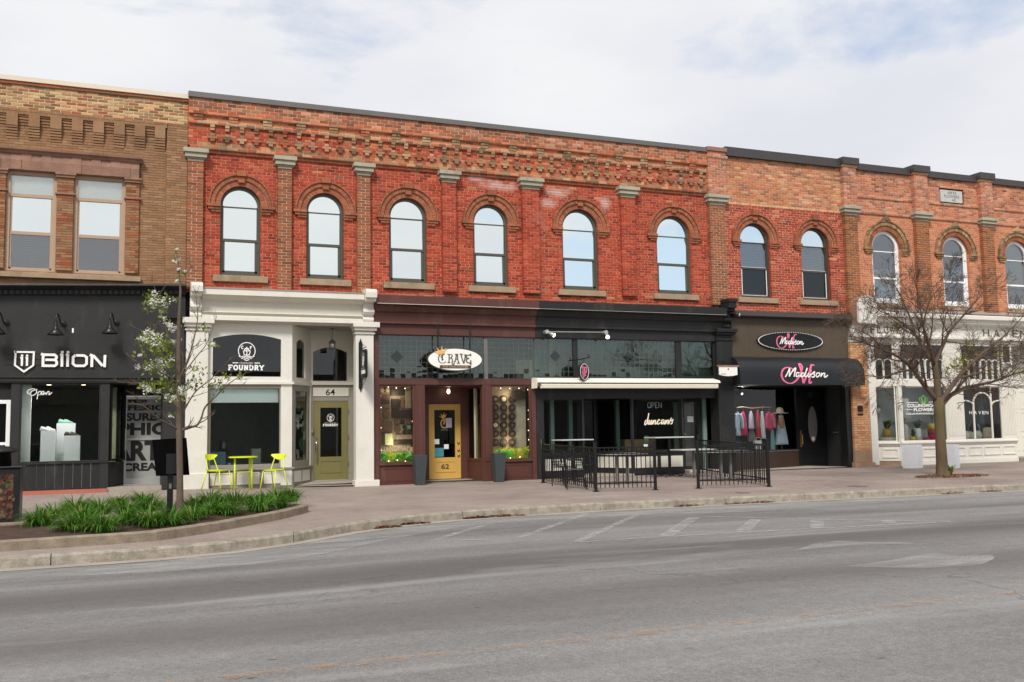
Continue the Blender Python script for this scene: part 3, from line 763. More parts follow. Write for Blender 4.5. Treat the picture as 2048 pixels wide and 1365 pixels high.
# ---- main red-brick building over three shops
BM = Building('brick_building', 'long two-storey red brick building with six round-headed windows and corbelled brick frieze', (8.8, 3, 0))
shell(BM, 1.44, 16.14, 4.0, 9.11)
PIL = [(1.44,1.79,4.66,'brick_brown'),(3.49,3.82,4.66,'brick_brown'),(5.41,5.74,4.66,'brick_brown'),(7.61,7.98,4.79,'brick_red'),(9.82,10.30,4.84,'brick_red'),(12.75,13.19,4.87,'brick_red'),(15.61,16.14,4.72,'brick_brown')]
WIN = [(2.19,3.11),(4.19,5.10),(6.24,7.22),(8.47,9.44),(11.00,12.08),(13.91,15.02)]
ZS, ZW = 6.66, 5.0
holes = [arch_hole((a+c)/2, (c-a)/2+.10, ZW, ZS) for a, c in WIN]
holes_in = [arch_hole((a+c)/2, (c-a)/2, ZW-.02, ZS) for a, c in WIN]
def hcomb(a, c):
    cx, hw = (a+c)/2, (c-a)/2
    def f(z):
        if z < ZW: return None
        if z < ZS: return (a, c)
        R_ = hw+.12
        if z < ZS+R_:
            w = math.sqrt(R_*R_-(z-ZS)**2); return (cx-w, cx+w)
    return f
def dirty(x, z, r_):
    if z > 7.5 and r_ < .10: return 'brick_frieze'
    if z < 4.95 and r_ < .12: return 'brick_frieze'
    if r_ < .02: return 'brick_brown'
BM.field(1.44, 16.14, 4.56, 7.86, 0.0, 'brick_red', 'mortar_red', [hcomb(a, c) for a, c in WIN], head=7, alt=dirty, j=.0125, bl=.203)
for (a, c, zb, mt) in PIL:
    BM.field(a, c, zb, 7.60, -.12, mt, 'mortar_pale' if mt == 'brick_brown' else 'mortar_red', ybase=-.004, bl=.2)
    capital(BM, a, c, 7.60, 7.89, -.12)
for a, c in WIN:
    hood(BM, (a+c)/2, (c-a)/2, ZS, (c-a)/2+.275, 0.0, 'brick_hood', 'brick_hood', 'mortar_red')
    arch_window(BM, a, c, ZW, ZS, 'frame_olive', 'glass_sky', zmeet=5.84)
    sill(BM, a-.16, c+.17, 4.83, 4.995)
fm = lambda x, z, r_: 'brick_weathered' if r_ < .16 else ('brick_red' if r_ < .34 and x < 6 else None)
fw = lambda x, z, r_: 'brick_weathered' if r_ < .55 else None
BM.field(1.50, 15.60, 7.86, 7.93, -.05, 'brick_brown', 'mortar_red', ybase=0)
BM.field(1.48, 15.60, 7.93, 8.00, -.10, 'brick_frieze', 'mortar_red', ybase=0, alt=fw)
BM.field(1.44, 15.60, 8.00, 8.105, -.05, 'brick_frieze', 'mortar_red', bl=.10, ybase=0, alt=fw, ch=.105)
BM.field(1.44, 15.60, 8.105, 8.525, -.05, 'brick_red', 'mortar_red', ybase=0, alt=lambda x, z, r_: 'brick_frieze' if r_ < .35+.4*sst(2, 9, x) else None)
BM.field(1.44, 15.60, 8.525, 8.595, -.12, 'brick_weathered', 'mortar_pale', ybase=0, alt=lambda x, z, r_: 'brick_frieze' if r_ < .5 else None)
BM.field(1.44, 15.60, 8.595, 8.735, -.08, 'brick_orange', 'mortar_pale', ybase=0, alt=lambda x, z, r_: 'brick_frieze' if r_ < .45 else None)
BM.field(1.44, 15.60, 8.735, 8.80, -.16, 'brick_orange', 'mortar_red', ybase=0, alt=lambda x, z, r_: 'brick_frieze' if r_ < .5 else None)
BM.field(1.44, 15.60, 8.80, 9.115, -.15, 'brick_frieze', 'mortar_pale', ybase=0, alt=lambda x, z, r_: 'brick_brown' if r_ < .3 else ('brick_rose' if r_ < .5 else None))
BM.field(15.56, 16.18, 7.90, 9.16, -.19, 'brick_rose', 'mortar_pale', ybase=0)
BM.field(15.52, 16.22, 8.96, 9.03, -.22, 'brick_rose', 'mortar_pale', ybase=-.19)
# corbels: little brackets, crosses and upper blocks
def corbel_cross(zb):
    mb = MB(); h = .066
    mb.box(-.05, .05, -.055, 0, zb, zb+h-.008); mb.box(-.105, .105, -.05, 0, zb+h, zb+2*h-.008); mb.box(-.05, .05, -.05, 0, zb+2*h, zb+3*h-.008)
    return mb
def corbel_bracket():
    mb = MB(); mb.box(-.05, .05, -.062, 0, .068, .13); mb.box(-.047, .047, -.045, 0, 0, .062); return mb
def corbel_block():
    mb = MB()
    for i, (z, p) in enumerate(((0, .05), (.07, .065))):
        mb.box(-.105, -.004 if i else .105, -p, 0, z, z+.062)
        if i: mb.box(.004, .105, -p, 0, z, z+.062)
    mb.box(-.115, .115, -.085, 0, .138, .2); return mb
cx_m = {m: mesh_of(corbel_cross(0), m, name='corbel') for m in ('brick_weathered', 'brick_frieze', 'brick_rose', 'brick_brown')}
cb_m = {m: mesh_of(corbel_bracket(), m, name='corbel') for m in cx_m}; bk_m = {m: mesh_of(corbel_block(), m, name='corbel') for m in cx_m}
x = 1.98
while x < 15.45:
    m = rng.choice(['brick_weathered']*4+['brick_frieze', 'brick_brown', 'brick_rose'])
    inst('corbel', cx_m[m], BM.root, (x, -.05, 8.125)); inst('corbel', cb_m[m], BM.root, (x, -.05, 8.392)); x += .335
x = 1.66
while x < 15.45:
    inst('corbel', bk_m[rng.choice(['brick_weathered']*3+['brick_frieze'])], BM.root, (x, -.08, 8.597)); x += .79
MB().box(1.43, 15.56, -.20, .45, 9.115, 9.24).build('coping', 'coping_metal', BM.root)
MB().box(15.53, 16.2, -.23, .45, 9.16, 9.27).build('coping', 'stone_brown', BM.root)
# bull-stained plaster scars
BM.bl = .203; BM.finish(['brick_red', 'brick_brown', 'brick_frieze', 'brick_weathered', 'brick_orange', 'brick_rose'])

# ---- small building over the fashion shop
BD = Building('brick_building', 'narrow red brick building with two dark-sashed round-headed windows above a brown fascia', (18.3, 3, 0))
shell(BD, 16.16, 20.42, 4.0, 9.1)
WD = [(16.69,17.74),(18.86,19.91)]
def hc2(a, c, zs=ZS):
    return hcomb(a, c)
BD.field(16.16, 20.43, 4.5, 7.69, 0.0, 'brick_red', 'mortar_pale', [hcomb(a, c) for a, c in WD], head=7, alt=lambda x, z, r_: 'brick_frieze' if r_ < .05 else None)
BD.field(16.16, 20.43, 7.69, 7.765, -.012, 'brick_tan', 'mortar_pale', bl=.098)
BD.field(16.16, 20.43, 7.765, 9.10, -.01, 'brick_rose', 'mortar_cream', alt=lambda x, z, r_: 'brick_tan' if r_ < (.5 if (8.58 < z < 8.68 or x < 16.35 or x > 20.28) else .12) else ('brick_orange' if r_ > .7 else None))
for a, c in WD:
    hood(BD, (a+c)/2, (c-a)/2, ZS, (c-a)/2+.27, 0.0, 'brick_hood', 'brick_hood', 'mortar_pale')
    wn_ = arch_window(BD, a, c, ZW, ZS-.0, 'frame_dark', ['glass_tint', 'glass_dim', 'glass_sky'], zbar=6.62, zmeet=5.86)
    cx, hw = (a+c)/2, (c-a)/2; mb = MB()
    mb.box(cx-hw+.09, cx+hw-.09, .105, .118, 5.885, 5.90); mb.box(cx-hw+.09, cx+hw-.09, .105, .118, 5.055, 5.075); mb.box(cx-hw+.085, cx-hw+.105, .105, .118, 5.055, 5.9); mb.box(cx+hw-.105, cx+hw-.085, .105, .118, 5.055, 5.9)
    mb.build('screen_frame', 'frame_white', wn_)
    mb = MB()
    for i in range(14): mb.hexa([(cx-hw+.1, .2, 5.93+i*.047), (cx+hw-.1, .2, 5.93+i*.047), (cx+hw-.1, .235, 5.955+i*.047), (cx-hw+.1, .235, 5.955+i*.047), (cx-hw+.1, .2, 5.934+i*.047), (cx+hw-.1, .2, 5.934+i*.047), (cx+hw-.1, .235, 5.959+i*.047), (cx-hw+.1, .235, 5.959+i*.047)])
    mb.build('blind', 'blind_white', wn_)
    sill(BD, a-.16, c+.17, 4.83, 4.995)
MB().box(16.22, 20.40, -.12, .45, 9.10, 9.36).build('coping', 'coping_dark', BD.root)
BD.finish(['brick_red', 'brick_frieze', 'brick_tan', 'brick_rose', 'brick_orange'])

# ---- orange brick building over the flower shop
BF = Building('brick_building', 'orange brick building with brown brick piers, white arched windows and a stone tablet', (25.5, 3, 0))
shell(BF, 20.44, 31.5, 4.0, 9.1)
WF = [(21.54,22.68),(24.40,25.52),(27.12,28.26)]
PF = [(20.44,20.91),(23.24,23.76),(26.05,26.54),(28.95,29.45)]
ZF = 6.70
def hc3(a, c):
    cx, hw = (a+c)/2, (c-a)/2
    def f(z):
        if z < ZW: return None
        if z < ZF: return (a, c)
        R_ = hw+.12
        if z < ZF+R_:
            w = math.sqrt(R_*R_-(z-ZF)**2); return (cx-w, cx+w)
    return f
BF.field(20.44, 31.5, 4.5, 7.75, 0.0, 'brick_orange', 'mortar_pale', [hc3(a, c) for a, c in WF], head=7)
tab = lambda z: (24.40, 25.45) if 8.33 < z < 8.79 else None
BF.field(20.44, 31.5, 7.75, 7.82, -.05, 'brick_rose', 'mortar_pale', ybase=0)
BF.field(20.44, 31.5, 7.82, 8.24, -.02, 'brick_rose', 'mortar_pale', alt=lambda x, z, r_: 'brick_orange' if r_ < .4 else None)
BF.field(20.44, 31.5, 8.24, 8.31, -.06, 'brick_rose', 'mortar_pale', ybase=0)
BF.field(20.44, 31.5, 8.31, 9.10, -.02, 'brick_rose', 'mortar_pale', [tab], alt=lambda x, z, r_: 'brick_orange' if r_ < .3 else ('brick_brown' if r_ > .9 else None))
for a, c in PF:
    BF.field(a, c, 4.62, 7.63, -.14, 'brick_brown', 'mortar_cream', ybase=0, bl=.215)
    capital(BF, a, c, 7.63, 7.9, -.14)
    BF.field(a-.02, c+.02, 7.9, 9.12, -.17, 'brick_rose', 'mortar_pale', ybase=0)
    BF.field(a-.05, c+.05, 9.12, 9.19, -.20, 'brick_tan', 'mortar_pale', ybase=0)
    MB().box(a-.08, c+.08, -.26, .45, 9.19, 9.40).build('coping', 'coping_dark', BF.root)
for (a, c) in ((20.99,23.15),(23.85,25.96),(26.63,28.86),(29.54,31.5)): MB().box(a, c, -.10, .45, 9.10, 9.30).build('coping', 'coping_dark', BF.root)
for i, (a, c) in enumerate(WF):
    hood(BF, (a+c)/2, (c-a)/2, ZF, (c-a)/2+.30, 0.0, 'brick_brown', 'brick_weathered', 'mortar_cream', key=False, fancy=True)
    wn_ = arch_window(BF, a, c, ZW, ZF, 'frame_white', ['glass_dim', 'glass_dim', 'glass_dim'], zbar=6.62, zmeet=5.78, ft=.10, reveal='brick_orange')
    cx, hw = (a+c)/2, (c-a)/2
    if i == 0: MB().box(cx-hw+.12, cx+hw-.12, .22, .24, 5.05, 6.1).build('blind', 'blind_white', wn_)
    if i == 1: MB().box(cx-hw+.12, cx+hw-.12, .22, .24, 5.78, 6.2).build('blind', 'blind_white', wn_)
    if i == 2: MB().box(cx-hw+.12, cx+hw-.12, .22, .24, 5.7, 7.2).build('blind', 'room_cream', wn_)
    sill(BF, a-.1, c+.1, 4.84, 4.995)
st = MB().box(24.46, 25.39, -.01, .05, 8.37, 8.76).build('stone_tablet', 'stone_tablet', BF.root)
for t, bx in (('ARTS', (24.76, 25.13, 8.635, 8.725)), ('FLOWERS', (24.62, 25.24, 8.515, 8.605)), ('AD', (24.93, 25.10, 8.405, 8.485))):
    text_mb(t, bx, FLAT(-.012), .002).build('inscription', 'letter_grey', st, fix=False)
BF.finish(['brick_orange', 'brick_rose', 'brick_brown', 'brick_tan'])

# ---- buff brick building at the left
BB = Building('brick_building', 'buff brick building with tan sash windows, brown stone lintel and black shopfront', (-1.5, 3, 0))
shell(BB, -6.0, 1.43, 4.0, 9.0)
XB0 = -6.0
WB = [(-3.60,-2.62),(-2.28,-1.29),(-.94,.12)]
ZB0, ZB1 = 4.93, 7.095
hb = [lambda z, a=a, c=c: (a, c) if ZB0-.05 < z < ZB1+.02 else None for a, c in WB]
lint = lambda z: (-4.0, .42) if 7.02 < z < 7.55 else None
fb = dict(ch=.058, bl=.206, j=.007, bj=.001)
BB.field(XB0, .98, 4.55, 7.80, 0.0, 'brick_buff', 'mortar_buff', hb+[lint], **fb)
BB.field(.98, 1.435, 4.55, 8.46, -.07, 'brick_buff', 'mortar_buff', ybase=0, **fb)
# corbel table
zt, zs1, zs2, zw = 8.46, 8.20, 7.92, 7.80
BB.field(XB0, .98, zw, 8.40, 0.0, 'brick_buff', 'mortar_buff', **fb)
BB.field(XB0, .98, 8.33, zt, -.10, 'brick_buff', 'mortar_buff', ybase=0, **fb)
tooth = MB(); ch = .058
tooth.box(-.112, .112, -.10, 0, .36, .66)
for k in range(5): tooth.box(-.112, .112, -.10+.018*(k+1)-.004, 0, .36-ch*(k+1)+.012, .36-ch*k)
toothm = mesh_of(tooth, 'brick_buff', name='corbel')
slot = MB()
for k in range(4): slot.box(-.105, .105, -.088+.018*(k+1), 0, .24-ch*(k+1)+.012, .24-ch*k)
slotm = mesh_of(slot, 'brick_buff', name='corbel')
x = .83
while x > XB0+.3:
    inst('corbel', toothm, BB.root, (x, 0, 7.72)); inst('corbel', slotm, BB.root, (x-.217, 0, 8.10)); x -= .434
BB.field(XB0, 1.435, 8.46, 9.0, -.05, 'brick_salvage', 'mortar_cream', ybase=0, bl=.2, j=.016, alt=lambda x, z, r_: 'brick_tan' if r_ < .12 else None)
BB.field(XB0, 1.435, 9.0, 9.075, -.09, 'brick_brown', 'mortar_buff', ybase=0, bl=.42)
MB().mold([(-.12, 9.075), (.4, 9.075), (.4, 9.19), (-.14, 9.17)], XB0, 1.44).build('coping', 'coping_cream', BB.root)
# lintel, cornice, piers, sill
mb = MB(); xs_ = [-4.0+.2*i for i in range(23)]
for a, c in zip(xs_, xs_[1:]):
    p0 = -.10-rng.uniform(0, .035); mb.mold([(p0, 7.10), (.05, 7.10), (.05, 7.45), (-.09-rng.uniform(0, .03), 7.45), (p0-.02, 7.3)], a, min(c, .42)-.0006)
mb.build('lintel', 'stone_brown', BB.root)
MB().mold([(-.12, 7.451), (.04, 7.451), (.04, 7.57), (-.22, 7.57), (-.21, 7.52), (-.15, 7.50)], -4.05, .47).build('lintel_cornice', 'stone_brown', BB.root, bevel=.006)
for a, c in ((-4.0,-3.6),(-2.62,-2.28),(-1.29,-.94),(.12,.42)):
    BB.field(a+.01, c-.01, ZB0, 7.0, -.06, 'brick_orange', 'mortar_buff', ybase=0, alt=lambda x, z, r_: 'brick_buff' if r_ < .6 else 'brick_brown', **fb)
    MB().box(a-.02, c+.02, -.10, .02, 7.0, 7.055).box(a-.035, c+.035, -.13, .02, 7.055, 7.099).build('pier_cap', 'stone_brown', BB.root, bevel=.006); MB().box(a-.03, c+.03, -.09, .02, 6.62, 6.66).build('pier_band', 'stone_brown', BB.root, bevel=.006)
MB().mold([(-.12, 4.74), (.2, 4.74), (.2, 4.86), (-.12, 4.85)], -4.1, .47).build('sill', 'stone_sill', BB.root, bevel=.006)
for i, (a, c) in enumerate(WB):
    w = MB(); t = .075
    w.ring([(a,4.86),(c,4.86),(c,ZB1),(a,ZB1)], [(a+t,4.86+t),(c-t,4.86+t),(c-t,ZB1-t),(a+t,ZB1-t)], .03, .12)
    w.box(a+t-.01, c-t+.01, .05, .11, 6.53, 6.60); w.box(a+t-.01, c-t+.01, .06, .11, 5.70, 5.77)
    for q, q2 in ((a+t-.005, a+t+.04), (c-t-.04, c-t+.005)): w.box(q, q2, .065, .11, 4.93, 6.54)
    w.box(a+t, c-t, .065, .11, 4.93, 4.975)
    wn_ = w.build('window', 'frame_tan', BB.root)
    for z0, z1, g in ((4.93, 5.74, 'glass_dim'), (5.74, 6.56, 'glass_sky'), (6.56, 7.05, 'glass_frost')):
        MB().add([(a+.05, .092, z0), (c-.05, .092, z0), (c-.05, .092, z1), (a+.05, .092, z1)], [(0,1,2,3)]).build('pane', g, wn_, fix=False)
    MB().box(a+.05, c-.05, .125, .14, 6.56, 7.06).build('roller_blind', 'blind_white', wn_)
    if i == 1:
        mb = MB()
        for k in range(15): mb.box(a+.09, c-.09, .2, .205, 4.98+k*.05, 5.015+k*.05)
        mb.build('blind', 'room_green', wn_)
    pm = MB(); r2_ = random.Random(i)
    for k in range(46):
        cx_ = a+.12+(c-a-.24)*r2_.random(); h_ = r2_.uniform(.06, .30)*(.5+abs(math.sin(cx_*5))); q = Vector((cx_, .19, 4.95)); d_ = Vector((r2_.gauss(0, .12), r2_.gauss(0, .03), h_)); s_ = Vector((.03, 0, .01)); pm.add([q+d_*.2, q+d_*.6-s_, q+d_, q+d_*.6+s_], [(0,1,2,3)])
    pm.build('window_plants', 'leaf_house', wn_, fix=False)
BB.finish(['brick_buff', 'brick_orange', 'brick_brown', 'brick_salvage', 'brick_tan'])
# ---------------------------------------------------------------- shopfront helpers
def room(parent, x0, x1, y0, y1, z0, z1, mw, mf=None, mc=None, name='room'):
    MB().add([(x0,y0,z0),(x0,y1,z0),(x0,y1,z1),(x0,y0,z1),(x1,y0,z0),(x1,y1,z0),(x1,y1,z1),(x1,y0,z1)], [(0,1,2,3),(1,5,6,2),(5,4,7,6)]).build('room_wall', mw, parent, fix=False)
    MB().add([(x0,y0,z0),(x1,y0,z0),(x1,y1,z0),(x0,y1,z0)], [(0,1,2,3)]).build('room_floor', mf or 'room_floor', parent, fix=False)
    MB().add([(x0,y0,z1),(x1,y0,z1),(x1,y1,z1),(x0,y1,z1)], [(0,1,2,3)]).build('room_ceiling', mc or mw, parent, fix=False)
def pane(parent, w, s0, s1, z0, z1, d, mat='glass_shop', name='pane'):
    return MB().add([w.p(s0,d,z0), w.p(s1,d,z0), w.p(s1,d,z1), w.p(s0,d,z1)], [(0,1,2,3)]).build(name, mat, parent, fix=False)
def lwin(parent, w, s0, s1, z0, z1, fw, mf, mg='glass_shop', d0=-.06, d1=.03, name='window', gd=-.02):
    mb = MB(); mb.ring([(s0,z0),(s1,z0),(s1,z1),(s0,z1)], [(s0+fw,z0+fw),(s1-fw,z0+fw),(s1-fw,z1-fw),(s0+fw,z1-fw)], -d1, -d0, w=w)
    o = mb.build(name, mf, parent, bevel=.004); pane(o, w, s0+fw*.5, s1-fw*.5, z0+fw*.5, z1-fw*.5, gd, mg); return o
def part(parent, name, mat, *boxes, w=None, bevel=0):
    mb = MB()
    for b in boxes: (mb.lbox(w, *b) if w else mb.box(*b))
    return mb.build(name, mat, parent, bevel=bevel)
def scroll(parent, x0, x1, z0, z1, pj, mat, name='bracket', y=0.0):
    """scrolled console bracket: rounded head, two curls"""
    h = z1-z0; P = [(y, z0)]
    prof = [(.22, 0), (.30, .04), (.34, .09), (.30, .14), (.24, .17), (.22, .22), (.40, .25), (.48, .31), (.46, .38), (.36, .42), (.32, .47), (.34, .60), (.80, .62), (.82, .66), (.80, .70), (.98, .72), (1.0, .88), (.97, .94), (.86, .985), (.66, 1.0), (0, 1.0)]
    P += [(y-pj*a, z0+h*b) for a, b in prof]
    return MB().mold(P, x0, x1).build(name, mat, parent)
FW = Wall((0, 0), (1, 0))       # the street plane itself: s = X, d = -Y
def wl(Y): return Wall((0, Y), (1, Y))
def seg_arch_surround(mb, w, s0, s1, zs, rise, ztop, y0, y1, n=10):
    for i in range(n):
        t0, t1 = i/n, (i+1)/n; f = lambda t: zs+rise*(1-(2*t-1)**2)
        mb.hexa([w.p(s0+(s1-s0)*t0, -y0, f(t0)), w.p(s0+(s1-s0)*t1, -y0, f(t1)), w.p(s0+(s1-s0)*t1, -y1, f(t1)), w.p(s0+(s1-s0)*t0, -y1, f(t0)),
                 w.p(s0+(s1-s0)*t0, -y0, ztop), w.p(s0+(s1-s0)*t1, -y0, ztop), w.p(s0+(s1-s0)*t1, -y1, ztop), w.p(s0+(s1-s0)*t0, -y1, ztop)])

# ================================================================ black shoe-shop front
S1 = thing('shopfront', 'black painted shopfront with shield logo, display plinths and lettered glass door', 'shopfront', (-1.2, 0, 0))
part(S1, 'fascia', 'paint_black', (-6.0, 1.42, -.07, .3, 2.60, 4.50))
for za, zb in ((2.845, 2.955), (2.965, 3.085), (3.095, 3.175)):
    part(S1, 'board', 'paint_black', (-2.2, -.20, -.082, -.071, za, zb))
z0 = 4.69
MB().mold([(-.07, z0-.22), (.2, z0-.22), (.2, z0+.01), (-.34, z0), (-.36, z0-.04), (-.30, z0-.07), (-.22, z0-.10), (-.15, z0-.13), (-.12, z0-.21)], -6.0, 1.44, .037, 1.42).build('cornice', 'paint_black_shop', S1)
mb = MB(); x = 1.38
while x > -5.9:
    zz = z0+.037*(x-1.42); mb.box(x-.075, x, -.17, -.08, zz-.205, zz-.125); x -= .115
mb.build('dentils', 'paint_black_shop', S1)
MB().mold([(-.07, 2.46), (.2, 2.46), (.2, 2.6), (-.12, 2.6), (-.12, 2.57), (-.085, 2.55), (-.085, 2.50)], -6.0, 1.42).build('lintel_moulding', 'paint_black', S1)
part(S1, 'pilaster', 'paint_black', (.98, 1.42, -.06, .9, .10, 2.46)); part(S1, 'pilaster_cap', 'paint_black_shop', (1.0, 1.43, -.16, -.071, 4.0, 4.40), (.96, 1.43, -.2, -.071, 3.93, 4.0))
part(S1, 'pillar', 'paint_black', (-2.07, -1.90, -.04, .2, .15, 2.46)); part(S1, 'pillar', 'paint_black', (-.30, -.125, -.04, .12, .15, 2.46))
lwin(S1, FW, -1.90, -.30, .74, 2.46, .035, 'paint_black_shop', 'glass_shop')
for i in range(10):
    a = -1.90+.178*i; part(S1, 'board', 'paint_black_shop', (a+.003, a+.175, -.02, .05, .16, .72))
part(S1, 'sill', 'paint_black_shop', (-1.92, -.11, -.06, .1, .715, .745))
wr = Wall((-.12, .02), (.20, .80))
part(S1, 'bulkhead', 'paint_black_shop', (0, wr.L, -.05, 0, .16, .72), w=wr); lwin(S1, wr, .04, wr.L, .74, 2.46, .05, 'paint_black_shop', 'glass_side')
part(S1, 'soffit', 'room_black', (-.3, 1.0, .05, .9, 2.44, 2.46))
# lettered door
yd = .84; xa, xb = WX(246, 880, yd), WX(327, 880, yd); wd = wl(yd); za, zb = .19, WZ(286, 793, yd)
part(S1, 'door_jamb', 'paint_black_shop', (xa-.12, xa, yd-.02, yd+.1, .16, 2.46), (xb, .99, yd-.02, yd+.1, .16, 2.46), (xa, xb, yd-.02, yd+.1, zb+.01, 2.46))
dr = MB().ring([(xa+.01,za),(xb-.01,za),(xb-.01,zb),(xa+.01,zb)], [(xa+.07,za+.13),(xb-.06,za+.13),(xb-.06,zb-.07),(xa+.07,zb-.07)], yd-.03, yd+.02).box(xa+.07, xb-.06, yd-.028, yd+.018, 1.19, 1.22).build('door', 'aluminium', S1)
part(dr, 'glass_panel', 'room_grey', (xa+.06, xb-.05, yd-.004, yd+.01, za+.12, zb-.06))
gx0, gx1 = xa+.075, xb-.065
for t, bx in (('MBI', (gx0+.02, gx0+.42, zb-.155, zb-.02)), ('FESSION', (gx0+.02, gx0+1.02, zb-.33, zb-.205)), ('SURE-', (gx0-.02, gx0+.73, zb-.57, zb-.385)), ('PHIC', (gx0-.18, gx0+.88, zb-.90, zb-.61)), ('ARTS', (gx0-.32, gx0+.98, zb-1.49, zb-1.02)), ('CREATE', (gx0-.07, gx0+.98, zb-1.72, zb-1.53))):
    q = text_mb(t, bx, FLAT(yd-.0045), .003, offset=.045); q = clip_x(q, [((gx0, 0, 0), (-1, 0, 0)), ((gx1, 0, 0), (1, 0, 0)), ((0, 0, zb-.07), (0, 0, 1))]); q.build('door_lettering', 'letter_black', dr, fix=False)
part(dr, 'handle', 'chrome', (xa+.03, xa+.055, yd-.09, yd-.07, .95, 1.45), (xa+.03, xa+.05, yd-.07, yd-.03, .99, 1.02), (xa+.03, xa+.05, yd-.07, yd-.03, 1.38, 1.41)); part(dr, 'push_bar', 'aluminium', (xa+.10, xa+.33, yd-.07, yd-.03, 1.20, 1.235))
# neighbouring white-framed door at the far left
d2 = MB().ring([(-3.15,.16),(-2.08,.16),(-2.08,2.1),(-3.15,2.1)], [(-3.05,.3),(-2.16,.3),(-2.16,2.02),(-3.05,2.02)], .05, .1).box(-3.05, -2.16, .055, .095, 1.14, 1.20).build('door', 'frame_white', S1)
pane(d2, FW, -3.1, -2.1, .2, 2.06, -.08, 'glass_tint'); part(S1, 'transom_panel', 'room_black', (-3.2, -2.07, .05, .12, 2.11, 2.46)); part(S1, 'pillar', 'paint_black', (-6, -3.16, -.03, .2, .15, 2.46))
room(S1, -3.2, -2.02, .2, 2.5, .1, 2.46, 'room_black'); room(S1, -2.02, .1, .13, 2.6, .70, 2.45, 'room_dark', 'turf', 'room_black')
part(S1, 'partition', 'blind_white', (-1.885, -1.70, .20, .32, .72, 2.45)); part(S1, 'partition', 'room_cream', (-.16, .02, .75, .80, .72, 2.4))
for px in (98, 167):
    p = W(px, 770.5, .5); MB().lathe((p.x, p.y, p.z), [(.045, 0), (.05, .01), (.05, .03)], 12).build('downlight', 'bulb_warm', S1)
    ld = bpy.data.lights.new('downlight_lamp', 'SPOT'); ld.energy = 30; ld.spot_size = R(110); ld.color = (1, .95, .88); ld.shadow_soft_size = .05; lo_ = bpy.data.objects.new('downlight_lamp', ld); COL.objects.link(lo_); lo_.parent = S1; lo_.location = Vector((p.x, p.y-.1, p.z-.03))-wloc(S1)
part(S1, 'step', 'step_red', (-1.93, -.14, -.10, .02, .0, .155)); part(S1, 'threshold', 'concrete', (-.14, .985, -.05, .86, .0, .175)); part(S1, 'threshold', 'concrete', (-6, -1.94, -.08, .1, .0, .15))
stroke([[(60,790),(54,785),(58,780),(66,778),(72,781),(72,787),(66,791),(60,790),(62,784),(70,780),(74,779)], [(76,784),(74,799)], [(75,787),(79,783),(82,785),(80,790),(76,790),(84,789),(88,785),(85,783),(83,787),(86,790),(91,786),(92,790),(95,784),(98,784),(98,790),(104,785)]],
       (WX(53,790), WX(104,790), WZ(80,800), WZ(80,777)), (53,104,777,800), .016, FLAT(.018), .003).build('window_lettering', 'letter_white', S1, fix=False)
# raised letters
LG = thing('shop_sign', 'raised white BIION letters and shield emblem on black fascia', 'sign', (WX(118,720,-.09), -.09, WZ(118,745,-.09)))
box_ = lambda x0, x1, y0, y1, Y: (WX(x0,(y0+y1)/2,Y), WX(x1,(y0+y1)/2,Y), WZ((x0+x1)/2,y1,Y), WZ((x0+x1)/2,y0,Y))
src = (0, 2048, 0, 788); bx = box_(0, 260, 690, 790, -.09)
sf = FLAT(-.083)
def raised(lines, wd, nm): stroke(lines, bx, src, wd, sf, .035, smooth=False).build(nm, 'letter_white', LG, fix=False)
k = (bx[1]-bx[0])/2048
raised([[(205,122),(230,122),(225,330),(365,430),(505,330),(510,125),(218,125)]], 30*k, 'shield'); raised([[(305,215),(330,215),(330,340)],[(330,165),(330,195)],[(385,215),(408,215),(408,340)],[(408,165),(408,195)]], 34*k, 'shield_mark')
raised([[(620,150),(655,160),(655,335),(840,335),(868,310),(868,270),(840,242),(690,242)],[(660,163),(835,163),(862,185),(862,215),(840,240)]], 42*k, 'letter')
for q in (945, 1035): raised([[(q-25,150),(q+5,160),(q+5,348)],[(q+8,100),(q+8,135)]], 42*k, 'letter')
raised([[(1160,168),(1300,168),(1340,195),(1340,300),(1300,332),(1165,332),(1125,300),(1125,195),(1160,168),(1170,168)]], 42*k, 'letter')
raised([[(1390,155),(1425,165),(1425,350)],[(1445,165),(1600,330)],[(1630,350),(1635,155)]], 44*k, 'letter')
# gooseneck lamps
gl = thing('gooseneck_lamp', 'black gooseneck barn lamp on black fascia above the raised white lettering', 'wall lamp', (0, 0, 0), 'gooseneck lamps over the black shop')
MB().lathe((-.13, -.35, -.31), [(.002, .30), (.03, .29), (.034, .17), (.05, .16), (.05, .13), (.06, .12), (.17, .0), (.165, -.005), (.05, .10), (.002, .11)], 20).build('lamp_shade', 'metal_black', gl, smooth=True)
MB().tube(catmull([(.0, .0, -.03), (-.01, -.07, -.06), (-.05, -.14, -.02), (-.08, -.22, .10), (-.11, -.31, .14), (-.13, -.35, .04), (-.13, -.35, -.03)], 6), .016, 8).build('arm', 'metal_black', gl, smooth=True); MB().tube([(0, .0, -.03), (0, -.03, -.03), (0, -.05, -.03)], [.06, .06, .03], 12).build('wall_plate', 'metal_black', gl)
for i, px in enumerate((5, 119, 225, -110)):
    p = W(px+8, 645-abs(px-119)*.02, -.075); (setattr(gl, 'location', p) if i == 0 else copy_tree(gl, None, p))
MB().mold([(-.074, WZ(145,666,-.07)), (-.071, WZ(145,666,-.07)), (-.071, WZ(145,657,-.07)), (-.074, WZ(145,657,-.07))], WX(144,660,-.07), WX(147.5,660,-.07)).build('paint_chip', 'letter_white', S1)

